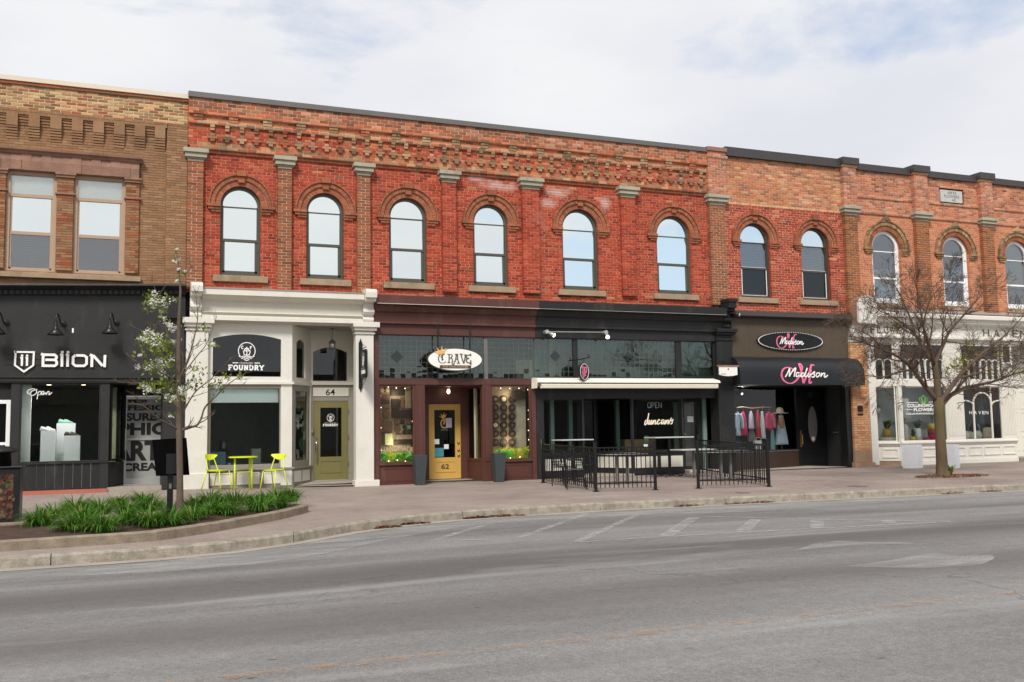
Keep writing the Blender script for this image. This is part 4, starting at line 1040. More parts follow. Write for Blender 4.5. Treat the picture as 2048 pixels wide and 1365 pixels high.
# ================================================================ white FOUNDRY shopfront
S2 = thing('shopfront', 'white painted shopfront with arched FOUNDRY transom and recessed olive door number 64', 'shopfront', (3.7, 0, 0))
for a, c, nm in ((1.46, 1.94, 1), (5.36, 5.80, 1)):
    part(S2, 'pillar', 'paint_white', (a, c, -.15, .12, .40 if a < 4 else .138, 3.74), bevel=.01); part(S2, 'pillar_base', 'paint_white', (a-.03, c+.04+(.09 if a > 4 else 0), -.18, .13, -.02, .42 if a < 4 else .14), bevel=.01)
    part(S2, 'capital', 'paint_white', (a-.03, c+.03, -.19, .1, 3.66, 3.70), (a-.05, c+.06, -.24, .1, 3.74, 3.82), (a-.09, c+.12, -.30, .1, 3.82, 3.945), bevel=.008)
scroll(S2, 1.53, 1.78, 3.95, 4.74, .52, 'paint_white'); scroll(S2, 5.53, 5.80, 3.95, 4.74, .52, 'paint_white')
MB().mold([(-.12, 3.86), (.2, 3.86), (.2, 4.62), (-.36, 4.60), (-.36, 4.47), (-.30, 4.45), (-.26, 4.40), (-.14, 4.38), (-.12, 4.36), (-.12, 4.12), (-.16, 4.10), (-.16, 4.03), (-.20, 4.0), (-.27, 3.97), (-.27, 3.90), (-.12, 3.89)], 1.79, 5.52).build('cornice', 'paint_cream', S2)
MB().mold([(-.38, 4.602), (.05, 4.63), (.05, 4.70), (-.38, 4.63)], 1.79, 5.52).build('cornice_flashing', 'lead_roof', S2)
part(S2, 'cornice_band', 'paint_white', (1.79, 5.52, -.372, -.361, 4.475, 4.598)); part(S2, 'cornice_band', 'paint_white', (1.95, 5.35, -.282, -.271, 3.90, 3.968))
part(S2, 'frieze_groove', 'paint_grey', (1.79, 5.52, -.168, -.161, 4.035, 4.09))
# front bay
mb = MB()
mb.box(1.94, 2.05, -.02, .1, 2.44, 3.87).box(3.60, 3.86, -.02, .1, .08, 3.87).box(2.05, 3.60, -.02, .1, 2.50, 2.62)
seg_arch_surround(mb, FW, 2.05, 3.60, 3.50, .11, 3.87, -.02, .1)
mb.build('bay_surround', 'paint_white', S2)
part(S2, 'transom_sill', 'paint_white', (1.94, 3.88, -.07, .08, 2.44, 2.50)); tp = pane(S2, FW, 2.03, 3.62, 2.58, 3.64, -.04, 'glass_tint', 'transom_pane')
ww = lwin(S2, FW, 1.93, 3.66, .50, 2.44, .09, 'paint_grey', 'glass_shop', -.06, .005); part(S2, 'bay_sill', 'paint_grey', (1.92, 3.92, -.06, .1, .455, .50), bevel=.008)
part(S2, 'roller_blind', 'blind_blue', (2.03, 3.56, .10, .11, 2.02, 2.36))
part(S2, 'bulkhead', 'paint_grey', (1.93, 3.90, 0, .1, .0, .455))
for a, c in ((2.02, 2.52), (2.62, 3.12), (3.22, 3.72)):
    MB().ring([(a,.13),(c,.13),(c,.41),(a,.41)], [(a+.03,.16),(c-.03,.16),(c-.03,.38),(a+.03,.38)], -.018, .005).build('panel_moulding', 'paint_white', S2); part(S2, 'panel', 'paint_white', (a+.03, c-.03, -.006, .002, .16, .38))
# return and door wall
XI, YI = WX(622, 850, 1.0), 1.0
wr = Wall((3.88, .02), (XI, YI)); L = wr.L
mb = MB(); mb.lbox(wr, 0, .22, -.08, 0, 2.44, 3.87).lbox(wr, .78, L, -.08, 0, 2.44, 3.87).lbox(wr, .22, .78, -.08, 0, 2.50, 2.62); seg_arch_surround(mb, wr, .22, .78, 3.46, .09, 3.87, 0, .08, 8); mb.build('bay_surround', 'paint_cream', S2)
pane(S2, wr, .2, .8, 2.58, 3.58, -.04, 'glass_side', 'transom_pane'); part(S2, 'transom_sill', 'paint_cream', (0, L, -.06, .04, 2.44, 2.50), w=wr)
lwin(S2, wr, .03, L-.10, .50, 2.44, .14, 'paint_grey', 'glass_side', -.06, .005); part(S2, 'door_post', 'paint_cream', (L-.11, L-.02, -.05, .03, .5, 2.44), w=wr)
part(S2, 'bay_sill', 'paint_grey', (0, L, -.06, .05, .455, .5), w=wr); part(S2, 'bulkhead', 'paint_grey', (.02, L, -.06, -.001, .0, .455), w=wr)
for a, c in ((.1, .52), (.6, L-.1)): part(S2, 'panel', 'paint_white', (a, c, 0, .012, .14, .40), w=wr)
# pinned leaflets behind the return glass
for i in range(16):
    a = rng.uniform(.2, .8); z = .62+i*.085; part(S2, 'leaflet', rng.choice(['paper', 'paper', 'paper_teal', 'paper_green']), (a, a+rng.uniform(.1, .16), -.055, -.05, z, z+rng.uniform(.1, .2)), w=wr)
wd = wl(YI); XD0, XD1 = WX(627, 880, YI), WX(696, 880, YI); XR = XD1+.22
ZD0, ZD1 = WZ(660, 960, YI), WZ(660, 803, YI)
mb = MB(); mb.box(XI, XD0, YI, YI+.1, .0, 2.5).box(XD1, XR, YI, YI+.1, .0, 2.5).box(XD0, XD1, YI, YI+.1, ZD1+.01, 2.5); mb.build('door_surround', 'paint_grey', S2)
a, c = WX(626, 785, YI), WX(697, 785, YI); nb = part(S2, 'number_panel', 'paint_cream', (a, c, YI-.02, YI-.001, WZ(660, 793, YI), WZ(660, 776, YI)))
text_mb('64', box_(651.5, 670, 778.5, 791, YI-.021), FLAT(YI-.021), .003, offset=.012).build('number', 'letter_black', nb, fix=False)
mb = MB(); ta, tc_ = WX(626, 720, YI), WX(694, 720, YI); mb.box(XI, ta, YI, YI+.1, 2.5, 3.87).box(tc_, XR, YI, YI+.1, 2.5, 3.87).box(ta, tc_, YI, YI+.1, 2.5, 2.58); seg_arch_surround(mb, wd, ta, tc_, 3.30, .12, 3.87, 0, .1); mb.build('door_transom', 'paint_cream', S2)
pane(S2, wd, ta-.02, tc_+.02, 2.55, 3.45, -.05, 'glass_tint', 'transom_pane'); part(S2, 'transom_sill', 'paint_cream', (XI, XR, YI-.06, YI+.02, 2.48, 2.54))
def panel_door(parent, x0, x1, z0, z1, y, mat, gz, gx, glass='glass_tint', lab=None):
    d = MB().ring([(x0,z0),(x1,z0),(x1,z1),(x0,z1)], [(x0+gx,gz[0]),(x1-gx,gz[0]),(x1-gx,gz[1]),(x0+gx,gz[1])], y-.045, y).build('door', mat, parent)
    pane(d, wl(y), x0+gx-.01, x1-gx+.01, gz[0]-.01, gz[1]+.01, .02, glass)
    a, b, c, e = x0+gx, x1-gx, z0+.17, gz[0]-.09
    MB().ring([(a,c),(b,c),(b,e),(a,e)], [(a+.025,c+.025),(b-.025,c+.025),(b-.025,e-.025),(a+.025,e-.025)], y-.056, y-.046).build('door_panel', mat, d)
    return d
od = panel_door(S2, XD0+.005, XD1-.005, ZD0, ZD1, YI+.03, 'paint_olive', (ZD0+.57, ZD1-.16), .16)
part(od, 'lock_plate', 'chrome', (XD0+.035, XD0+.085, YI-.03, YI-.016, ZD0+.72, ZD0+1.0)); MB().tube(catmull([(XD0+.06, YI-.03, ZD0+.95), (XD0+.06, YI-.09, ZD0+.9), (XD0+.06, YI-.09, ZD0+.55), (XD0+.07, YI-.05, ZD0+.42)], 5), .012, 8).build('handle', 'chrome', od, smooth=True); MB().ball((XD0+.06, YI-.04, ZD0+1.05), .022).build('keyhole', 'chrome', od, smooth=True)
part(od, 'kick_strip', 'aluminium', (XD0+.01, XD1-.01, YI-.02, YI+.0, ZD0-.02, ZD0))
for z in (.35, 1.0, 1.65): part(od, 'hinge', 'steel_dull', (XD1-.012, XD1+.008, YI-.03, YI-.016, ZD0+z, ZD0+z+.11))
wq = Wall((XR-.02, YI), (5.52, .12)); part(S2, 'side_panel', 'paint_grey', (0, wq.L, -.05, 0, 0, 2.5), w=wq); part(S2, 'side_panel', 'paint_cream', (0, wq.L, -.05, 0, 2.5, 3.87), w=wq)
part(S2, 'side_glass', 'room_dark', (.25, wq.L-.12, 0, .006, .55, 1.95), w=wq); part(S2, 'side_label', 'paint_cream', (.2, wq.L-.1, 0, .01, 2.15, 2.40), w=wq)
MB().add([(3.8, -.05, 3.865), (5.75, -.05, 3.865), (5.75, 1.1, 3.865), (3.8, 1.1, 3.865)], [(0,1,2,3)]).build('soffit', 'paint_cream', S2, fix=False)
part(S2, 'doorbell_box', 'paint_grey', (L-.07, L+.0, .03, .08, 1.30, 1.38), w=wr)
MB().add([(3.86,-.05,.045),(5.5,-.05,.025),(XR,YI+.05,ZD0-.02),(XI,YI+.05,ZD0-.02)], [(0,1,2,3)]).build('threshold', 'concrete', S2, fix=False)
room(S2, 1.6, 5.9, .12, 3.4, .06, 3.85, 'room_grey', 'room_floor', 'room_grey')
part(S2, 'side_wall', 'room_dark', (1.45, 1.95, .1, .14, 0, 3.86))
# logo artwork on glass and signs
FLOGO = [[(905,320),(880,312),(855,325),(850,360),(870,380),(905,378)], [(1140,320),(1095,320),(1095,390)], [(1095,350),(1125,350)],
         [(1000,330),(1000,565)], [(930,435),(940,390),(975,365),(1000,360),(1030,370),(1055,395),(1060,435)], [(905,440),(1090,440),(1078,530),(1000,570),(925,530),(905,440)], [(960,395),(1040,395)],
         [(780,580),(845,610),(925,580),(995,610),(1065,580),(1140,610),(1210,580)], [(850,655),(925,622),(995,655),(1065,622),(1140,655)], [(915,670),(995,705),(1075,670)], [(615,770),(770,770)], [(1210,770),(1360,770)]]
FCIRC = [[(1000+228*math.cos(t)-0, 440-228*math.sin(t)) for t in [math.radians(-38+i*256/24) for i in range(25)]]]
def slab_word(x0, x1, y0, y1):
    """F O U N D R Y in slab-serif strokes (thin serifs separately)"""
    h = y1-y0; w = (x1-x0)/7; th = []; tn = []
    def at(i, u, v): return (x0+w*(i+.08+.84*u), y0+h*v)
    def st(i, *p): th.append([at(i, *q) for q in p])
    def sf(i, u, v, r_=.2): tn.append([at(i, u-r_, v), at(i, u+r_, v)])
    st(0, (.22, .02), (.22, .98)); st(0, (.22, .06), (.95, .06)); st(0, (.22, .5), (.7, .5)); sf(0, .22, .96, .25); tn.append([at(0, .92, .05), at(0, .92, .28)]); sf(0, .1, .05, .12)
    st(1, *[(.5-.42*math.sin(t), .5-.43*math.cos(t)) for t in [i*2*math.pi/12 for i in range(13)]])
    st(2, (.18, .02), (.18, .62), (.3, .88), (.5, .93), (.7, .88), (.82, .62), (.82, .02)); sf(2, .18, .05); sf(2, .82, .05)
    st(3, (.2, .98), (.2, .02)); st(3, (.2, .05), (.8, .95)); st(3, (.8, .98), (.8, .02)); sf(3, .2, .96); sf(3, .8, .05); sf(3, .1, .05, .12)
    st(4, (.2, .02), (.2, .98)); st(4, (.2, .06), (.55, .06), (.82, .25), (.86, .5), (.82, .75), (.55, .94), (.2, .94)); sf(4, .1, .05, .1); sf(4, .1, .95, .1)
    st(5, (.2, .02), (.2, .98)); st(5, (.2, .06), (.6, .06), (.78, .2), (.74, .42), (.55, .52), (.2, .52)); st(5, (.5, .52), (.85, .96)); sf(5, .2, .96, .2); sf(5, .9, .96, .12); sf(5, .1, .05, .1)
    st(6, (.1, .04), (.5, .55)); st(6, (.9, .04), (.5, .55)); st(6, (.5, .5), (.5, .98)); sf(6, .1, .05); sf(6, .9, .05); sf(6, .5, .96, .25)
    return th, tn
def foundry_logo(parent, box, surf, th=.003):
    s_ = (490, 1480, 200, 970); k = (box[1]-box[0])/990
    stroke(FCIRC, box, s_, 22*k, surf, th).build('logo_mark', 'letter_white', parent, fix=False); stroke(FLOGO, box, s_, 22*k, surf, th, smooth=False).build('logo_mark', 'letter_white', parent, fix=False)
    T, t = slab_word(490, 1480, 830, 965); stroke(T, box, s_, 36*k, surf, th, smooth=False).build('logo_word', 'letter_white', parent, fix=False); stroke(t, box, s_, 24*k, surf, th+.004, smooth=False).build('logo_word', 'letter_white', parent, fix=False)
    f = lambda x, y: (box[0]+(x-490)*k, box[3]-(y-200)/770*(box[3]-box[2]))
    a = f(805, 790); c = f(1175, 752); text_mb('COLLINGWOOD', (a[0], c[0], a[1], c[1]), surf, th).build('logo_word', 'letter_white', parent, fix=False)
c0 = 420; foundry_logo(tp, box_(420+490/13.65, 420+1480/13.65, 670+200/13.65, 670+970/13.65, .03), FLAT(.032))
bxd = box_(645.5, 676, 828, 853, YI); foundry_logo(od, bxd, FLAT(YI+.006))
# pendant lantern
p = W(664.5, 655, .5); ln = thing('pendant_lantern', 'small silver lantern hanging on a chain in the white porch', 'lantern', (p.x, p.y, 3.30))
MB().lathe((p.x, p.y, 3.85), [(.06, .014), (.06, 0), (.02, -.02)], 16).build('ceiling_rose', 'metal_black', ln); MB().tube([(p.x, p.y, 3.85), (p.x+.01, p.y, 3.7), (p.x-.012, p.y, 3.64), (p.x, p.y, 3.58)], .006, 6).build('chain', 'steel_dull', ln)
MB().lathe((p.x, p.y, 3.33), [(.01, .26), (.03, .24), (.085, .185), (.095, .175), (.002, .175)], 12).build('lantern_cap', 'steel_dull', ln); MB().lathe((p.x, p.y, 3.33), [(.085, .0), (.09, .015), (.075, .02), (.002, .02)], 12).build('lantern_base', 'steel_dull', ln)
MB().lathe((p.x, p.y, 3.33), [(.066, .02), (.07, .1), (.066, .175)], 12).build('lantern_glass', 'glass_frost', ln, smooth=True)
mb = MB()
for i in range(6): t = i*math.pi/3; mb.tube([(p.x+.074*math.cos(t), p.y+.074*math.sin(t), 3.345), (p.x+.074*math.cos(t), p.y+.074*math.sin(t), 3.51)], .006, 5)
mb.build('lantern_bars', 'steel_dull', ln)
# blade sign on the right pillar
XB = 5.47; bs = thing('blade_sign', 'black projecting sign with white ship logo bracketed to white pillar', 'sign', (XB, -.15, WZ(722,790,-.15)))
z0, z1 = WZ(722, 785, -.2), WZ(722, 677, -.2)
MB().prism([(XB-.045, z0+.1), (XB+.045, z0+.1), (XB+.045, z1-.12), (XB+.02, z1-.06), (XB, z1), (XB-.02, z1-.06), (XB-.045, z1-.12)], -.18, -.151).prism([(XB-.03, z0+.1), (XB, z0), (XB+.03, z0+.1)], -.175, -.155).build('back_plate', 'metal_black', bs)
wb = Wall((XB, -.82), (XB, -.20))       # faces -X side: outward normal
zb0, zb1 = WZ(730, 757, -.5), WZ(730, 700, -.5)
def rrect(a, b, c, d, r_, n=5):
    P = []
    for cx, cy, t0 in ((b-r_, c+r_, -90), (b-r_, d-r_, 0), (a+r_, d-r_, 90), (a+r_, c+r_, 180)):
        for i in range(n+1): t = math.radians(t0+90*i/n); P.append((cx+r_*math.cos(t), cy+r_*math.sin(t)))
    return P
wbL = Wall((XB, -.20), (XB, -.82))      # direction -Y: outward normal = -X
MB().prism(rrect(.05, .60, zb0, zb1, .09), -.02, .02, w=wbL).build('sign_board', 'sign_black', bs)
foundry_logo(bs, (.12, .53, zb0+.1, zb1-.07), wallsurf(wbL, .021), .002)
for zz in (zb1+.035, zb0-.035): MB().tube([(XB, -.16, zz), (XB, -.74, zz+.01)], .011, 8).build('bracket_arm', 'metal_black', bs)
MB().tube([(XB, -.17, z1-.1), (XB, -.7, zb1+.05)], .006, 6).tube([(XB, -.17, z0+.1), (XB, -.7, zb0-.05)], .006, 6).build('stay', 'metal_black', bs)

# ================================================================ maroon chocolate shop
S3 = thing('shopfront', 'maroon shopfront with leaded transom, chocolate displays and mustard door number 62', 'shopfront', (8, 0, 0))
CPROF = [(-.06, 3.66), (.2, 3.66), (.2, 4.60), (-.02, 4.665), (-.40, 4.60), (-.40, 4.40), (-.36, 4.38), (-.24, 4.36), (-.20, 4.24), (-.14, 4.20), (-.12, 4.00), (-.17, 3.985), (-.17, 3.94), (-.08, 3.92), (-.08, 3.68)]
MB().mold(CPROF, 5.81, 10.12).build('cornice', 'paint_maroon', S3); part(S3, 'drip_edge', 'paint_white', (5.83, 10.12, -.406, -.401, 4.392, 4.402))
def leaded(S, x0, x1, z0, z1, y, nx, nz, diam=()):
    dx, dz = (x1-x0)/nx, (z1-z0)/nz; me = mesh_of(MB().add([(-dx/2, 0, -dz/2), (dx/2, 0, -dz/2), (dx/2, 0, dz/2), (-dx/2, 0, dz/2)], [(0,1,2,3)]), 'glass_transom', fix=False, name='pane')
    for i in range(nx):
        for k in range(nz):
            inst('pane', me, S, (x0+dx*(i+.5), y, z0+dz*(k+.5)), rot=(rng.gauss(0, .003), 0, rng.gauss(0, .007)))
    mb = MB()
    for i in range(nx+1): mb.box(x0+dx*i-.003, x0+dx*i+.003, y-.008, y-.001, z0, z1)
    for k in range(nz+1): mb.box(x0, x1, y-.0085, y-.0011, z0+dz*k-.003, z0+dz*k+.003)
    mb.build('lead_came', 'steel_dull', S)
    for (cx, cz, r_) in diam: MB().prism([(cx-r_, cz), (cx, cz-r_), (cx+r_, cz), (cx, cz+r_)], y-.012, y-.0095).build('diamond_pane', 'glass_tint', S)
leaded(S3, 5.96, 8.70, 2.60, 3.66, 0.0, 20, 8, [(6.42, 3.13, .16)]); leaded(S3, 8.82, 10.10, 2.60, 3.66, 0.0, 9, 8)
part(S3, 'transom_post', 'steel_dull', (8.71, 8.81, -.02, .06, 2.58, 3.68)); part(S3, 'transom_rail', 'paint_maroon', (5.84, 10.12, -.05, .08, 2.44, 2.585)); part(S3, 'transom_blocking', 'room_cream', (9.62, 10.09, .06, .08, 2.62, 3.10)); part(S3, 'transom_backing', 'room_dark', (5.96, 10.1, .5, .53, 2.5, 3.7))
part(S3, 'end_post', 'paint_maroon', (5.803, 5.955, -.05, .12, .0, 2.44), (5.803, 5.955, -.05, .12, 2.585, 3.68)); part(S3, 'end_post', 'paint_maroon', (10.0, 10.12, -.05, .12, .0, 2.44))
part(S3, 'pilaster', 'paint_maroon', (6.87, 7.12, -.04, .12, .0, 2.44), (6.93, 7.06, -.055, -.039, .5, 2.38)); part(S3, 'pilaster', 'paint_maroon', (8.64, 8.87, -.04, .12, .0, 2.44), (8.70, 8.82, -.055, -.039, .5, 2.38))
for a, c in ((5.955, 6.87), (8.87, 10.0)):
    lwin(S3, FW, a, c, .50, 2.44, .05, 'paint_maroon', 'glass_shop', -.06, .02); part(S3, 'bulkhead', 'paint_maroon', (a, c, -.005, .1, .0, .5)); part(S3, 'sill', 'paint_maroon', (a-.02, c+.02, -.06, .08, .475, .51))
    MB().ring([(a+.05,.08),(c-.05,.08),(c-.05,.42),(a+.05,.42)], [(a+.09,.12),(c-.09,.12),(c-.09,.38),(a+.09,.38)], -.016, -.004).build('panel_moulding', 'paint_maroon', S3)
YC = 1.0; CX0, CX1 = WX(857, 880, YC), WX(921, 880, YC); CZ0, CZ1 = WZ(890, 958, YC), WZ(890, 809, YC)
wr = Wall((8.0+.28, YC), (8.66, .05)); wr = Wall((CX1+.18, YC), (8.66, .06)); 
part(S3, 'bulkhead', 'paint_maroon', (0, wr.L, -.05, 0, 0, .5), w=wr); lwin(S3, wr, 0, wr.L, .5, 2.44, .07, 'paint_maroon', 'glass_shop', -.05, .01)
wq = Wall((7.10, .06), (CX0-.16, YC)); part(S3, 'bulkhead', 'paint_maroon', (0, wq.L, -.05, 0, 0, .5), w=wq); lwin(S3, wq, 0, wq.L, .5, 2.44, .07, 'paint_maroon', 'glass_shop', -.05, .01)
part(S3, 'door_surround', 'paint_maroon', (CX0-.16, CX0, YC-.02, YC+.1, 0, 2.44), (CX1, CX1+.18, YC-.02, YC+.1, 0, 2.44), (CX0, CX1, YC-.02, YC+.1, CZ1+.01, 2.44)); part(S3, 'soffit', 'paint_maroon', (7.0, 8.75, .05, 1.1, 2.41, 2.44))
md = panel_door(S3, CX0+.005, CX1-.005, CZ0, CZ1, YC+.02, 'paint_mustard', (CZ0+.55, CZ1-.15), .15)
zz = CZ0+.31; text_mb('62', ((CX0+CX1)/2-.11, (CX0+CX1)/2+.11, zz-.06, zz+.07), FLAT(YC-.026), .003, offset=.03).build('number', 'letter_brown', md, fix=False)
for z in (.93, .74, .60): MB().lathe((CX1-.07, YC-.03, CZ0+z), [(.028, -.03), (.034, 0), (.028, .03)], 10).build('lock', 'brass', md, smooth=True)
CROWN = [(380,210),(430,240),(470,285),(610,250),(650,180),(680,125),(620,180),(570,80),(545,180),(440,115),(480,215)]
def crown(parent, box, surf_y, mat='crown_gold'):
    P = [(380,205),(450,240),(440,115),(520,190),(565,80),(600,185),(675,125),(640,215),(612,255),(480,292)]
    s0, s1, z0, z1 = box; Q = [(s0+(x-380)/300*(s1-s0), z1-(y-80)/212*(z1-z0)) for x, y in P]
    mb = MB(); mb.prism(Q, surf_y-.012, surf_y)
    for x, y in ((380,205),(440,115),(565,80),(675,125)): mb.ball((s0+(x-380)/300*(s1-s0), surf_y-.006, z1-(y-80)/212*(z1-z0)), .012*(s1-s0)/.2, 6)
    return mb.build('crown', mat, parent)
gx = (CX0+CX1)/2; gy = YC+.0
crown(md, (gx-.13, gx+.06, CZ1-.37, CZ1-.23), gy); stroke([[(330,345),(280,350),(240,400),(235,470),(270,520),(330,530),(380,500)],[(290,370),(300,430),(280,460)],[(300,380),(330,360),(300,440)]], (gx-.10, gx+.10, CZ1-.62, CZ1-.38), (230,385,340,535), .03, FLAT(gy-.001), .003).build('monogram', 'letter_gold', md, fix=False)
text_mb('CRAVE', (gx-.10, gx+.10, CZ1-.69, CZ1-.645), FLAT(gy), .003).build('door_lettering', 'letter_faint', md, fix=False)
part(md, 'notice', 'paper', (CX0+.15, CX0+.29, gy-.005, gy-.002, CZ0+.90, CZ0+1.03)); part(md, 'notice', 'paper', (gx-.02, gx+.11, gy-.005, gy-.002, CZ0+.77, CZ0+.89)); part(md, 'sticker', 'cloth_lilac', (gx+.04, gx+.2, gy-.005, gy-.002, CZ1-.61, CZ1-.36)); part(md, 'notice', 'paper_teal', (CX0+.16, gx-.03, gy-.005, gy-.002, CZ0+.57, CZ0+.8))
MB().add([(7.0,-.02,.0),(8.75,-.02,.0),(CX1+.2,YC,CZ0-.015),(CX0-.2,YC,CZ0-.015)], [(0,1,2,3)]).build('threshold', 'concrete', S3, fix=False)
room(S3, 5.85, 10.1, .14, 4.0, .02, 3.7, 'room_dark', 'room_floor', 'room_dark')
# porch lamp
p = W(897, 790, .75); pl = thing('porch_lamp', 'glowing jar lamp under the maroon porch above mustard door', 'lamp', (p.x, .75, 2.24))
MB().lathe((p.x, .75, 2.24), [(.002, 0), (.035, .02), (.04, .07), (.025, .12)], 12).build('globe', 'bulb_warm', pl, smooth=True); MB().lathe((p.x, .75, 2.36), [(.03, 0), (.045, .02), (.05, .05)], 12).build('fitting', 'brass', pl)
# window displays
def disp_board(a, c, lab):
    t = thing('display_board', lab, 'display', ((a+c)/2, .3, .55)); part(t, 'board', 'choc_board', (a, c, .30, .33, .55, 2.42)); return t
db = disp_board(6.0, 6.86, 'chocolate boxes fixed to a board in the narrow left maroon window')
BXS = [(72,195,270,330),(72,195,335,395),(225,330,260,400),(350,395,240,390),(410,490,150,390),(225,505,415,520),(265,325,545,605),(345,400,545,605),(425,490,545,605),(285,500,750,810),(265,500,820,880),(72,230,560,730),(215,400,100,215),(72,200,200,255)]
for i, (a, c, b, d) in enumerate(BXS):
    f = box_(750+a/6.82, 750+c/6.82, 760+b/6.82, 760+d/6.82, .29); part(db, 'chocolate_box', ('choc_dark', 'choc_mid', 'choc_dark', 'choc_mid', 'choc_board')[i % 5], (f[0], f[1], .26-.01*(i % 3), .30, f[2], f[3]))
for px, py, r_, m in ((150,470,.095,'choc_mid'),(300,680,.085,'choc_mid'),(398,648,.05,'choc_dark'),(398,712,.05,'choc_dark'),(460,645,.05,'paper_green'),(460,710,.05,'choc_dark'),(95,145,.05,'choc_pale'),(165,145,.05,'choc_pale')):
    p = W(750+px/6.82, 760+py/6.82, .29); MB().tube([(p.x, .29, p.z), (p.x, .25, p.z)], r_, 16).build('chocolate_disc', m, db)
f = box_(750+138/6.82, 750+240/6.82, 760+735/6.82, 760+890/6.82, .2); part(db, 'price_card', 'paper_yellow', (f[0], f[1], .2, .205, f[2], f[3]))
db2 = disp_board(8.88, 9.62, 'rows of dark round chocolates on a board in the wide right maroon window')
for r_ in range(6):
    for c_ in range(3):
        px, py = 970+(135+c_*115)/6.827, 760+(265+r_*118)/6.827; p = W(px, py, .29); o = MB().tube([(p.x, .29, p.z), (p.x, .24, p.z)], .098, 18).build('chocolate_disc', 'choc_dark', db2); MB().tube([(p.x, .241, p.z), (p.x, .232, p.z)], .06 if (r_*3+c_) in (1, 9) else .04, 14).build('disc_centre', 'choc_pale' if (r_*3+c_) in (1, 9) else rng.choice(['choc_mid', 'choc_mid', 'stone_brown']), o)
p = W(970+450/6.827, 760+210/6.827, .2); ov = MB().lathe((0, 0, 0), [(.001, -.012), (.25, -.012), (.26, 0), (.25, .012), (.001, .012)], 24).v
MB().prism([(p.x+.23*math.cos(t), p.z+.135*math.sin(t)) for t in [i*math.pi/12 for i in range(24)]], .18, .20).build('oval_plaque', 'choc_dark', db2)
part(S3, 'display_partition', 'room_cream', (9.62, 10.0, .36, .40, .55, 2.42)); part(S3, 'display_partition', 'room_cream', (8.62, 8.70, .5, .55, .55, 2.42))
text_mb('HANDMADE', (6.02, 6.84, .82, .95), lambda s, z, o: (s, .018-o, z-.35*(s-6.43)**2), .003).build('window_lettering', 'choc_pale', S3, fix=False)
def lamp_in(parent, name, p, e, col=(1, .86, .66), size=.08):
    ld = bpy.data.lights.new(name, 'POINT'); ld.energy = e; ld.color = col; ld.shadow_soft_size = size; o = bpy.data.objects.new(name, ld); COL.objects.link(o); o.parent = parent; o.location = Vector(p)-wloc(parent)
def tissue(a, c, y0, y1, z, mats, lab, k):
    t = thing('tissue_paper', lab, 'tissue paper', ((a+c)/2, (y0+y1)/2, z))
    for m in mats:
        mb = MB()
        for i in range(k):
            cx, cy, cz, r_ = rng.uniform(a+.06, c-.06), rng.uniform(y0+.05, y1-.05), z+rng.uniform(.02, .14), rng.uniform(.09, .17)
            n = 9; vs = []
            for q in range(14): vs.append((cx+r_*rng.gauss(0, .6), cy+.5*r_*rng.gauss(0, .6), max(z+.003, cz+r_*rng.gauss(0, .55))))
            fs = [tuple(rng.sample(range(14), 3)) for _ in range(26)]; mb.add(vs, fs)
        mb.build('tissue_sheets', m, t, fix=False)
tissue(6.0, 6.85, .10, .26, .52, ('tissue_green', 'tissue_green', 'tissue_yellow'), 'crumpled green tissue paper under the chocolate boxes', 26); tissue(8.9, 10.0, .10, .26, .52, ('tissue_green', 'tissue_yellow', 'tissue_yellow'), 'crumpled green and yellow tissue paper under the round chocolates', 26)
part(S3, 'display_floor', 'choc_board', (5.96, 6.9, .09, .34, .49, .518), (8.85, 10.02, .09, .4, .49, .518))
bulb = mesh_of(MB().ball((0, 0, 0), .014, 8), 'bulb_fairy', smooth=True, name='bulb')
for a, c, lab in ((6.02, 6.84, 'fairy lights framing the window of chocolate boxes'), (8.92, 9.96, 'fairy lights framing the window of round chocolates')):
    t = thing('fairy_lights', lab, 'string lights', ((a+c)/2, .07, .55)); P = []
    for i in range(7): P.append((a, .6+i*.26))
    for i in range(1, 4): P.append((a+(c-a)*i/4, 2.37))
    for i in range(7): P.append((c, 2.32-i*.26))
    for i in range(1, 4): P.append((c-(c-a)*i/4, .57))
    P2 = [(x+rng.uniform(-.012, .012), .07, z+rng.uniform(-.02, .02)) for x, z in P]
    for q in P2: inst('bulb', bulb, t, q)
    for zz in (2.2, 1.0): lamp_in(t, 'fairy_glow', ((a+c)/2, .10, zz), 3.0)
    MB().tube([(x, .078, z) for x, y, z in P2]+[(P2[0][0], .078, P2[0][2])], .003, 4).build('wire', 'frame_dark', t)
# oval hanging sign
cs = thing('oval_sign', 'white oval CRAVE sign with gold crown on two black rods', 'sign', (WX(910,720,-.32), -.32, 3.0))
ox, oz = WX(910.5, 719.5, -.33), WZ(910.5, 719.5, -.33); rx = (WX(964, 720, -.33)-WX(857, 720, -.33))/2; rz = (WZ(910, 698, -.33)-WZ(910, 741, -.33))/2
ell = lambda a, b, n=36: [(ox+a*math.cos(2*math.pi*i/n), oz+b*math.sin(2*math.pi*i/n)) for i in range(n)]
MB().prism(ell(rx+.025, rz+.025), -.33, -.25).build('sign_edge', 'frame_dark', cs); MB().prism(ell(rx, rz), -.337, -.331).build('sign_board', 'sign_white', cs)
for px in (877, 941): X_ = WX(px, 700, -.28); MB().tube([(X_, -.24, 3.95), (X_, -.24, 2.55)], .018, 8).build('rod', 'metal_black', cs)
crown(cs, box_(845+375/14.63, 845+690/14.63, 690+70/14.63, 690+295/14.63, -.35), -.34)
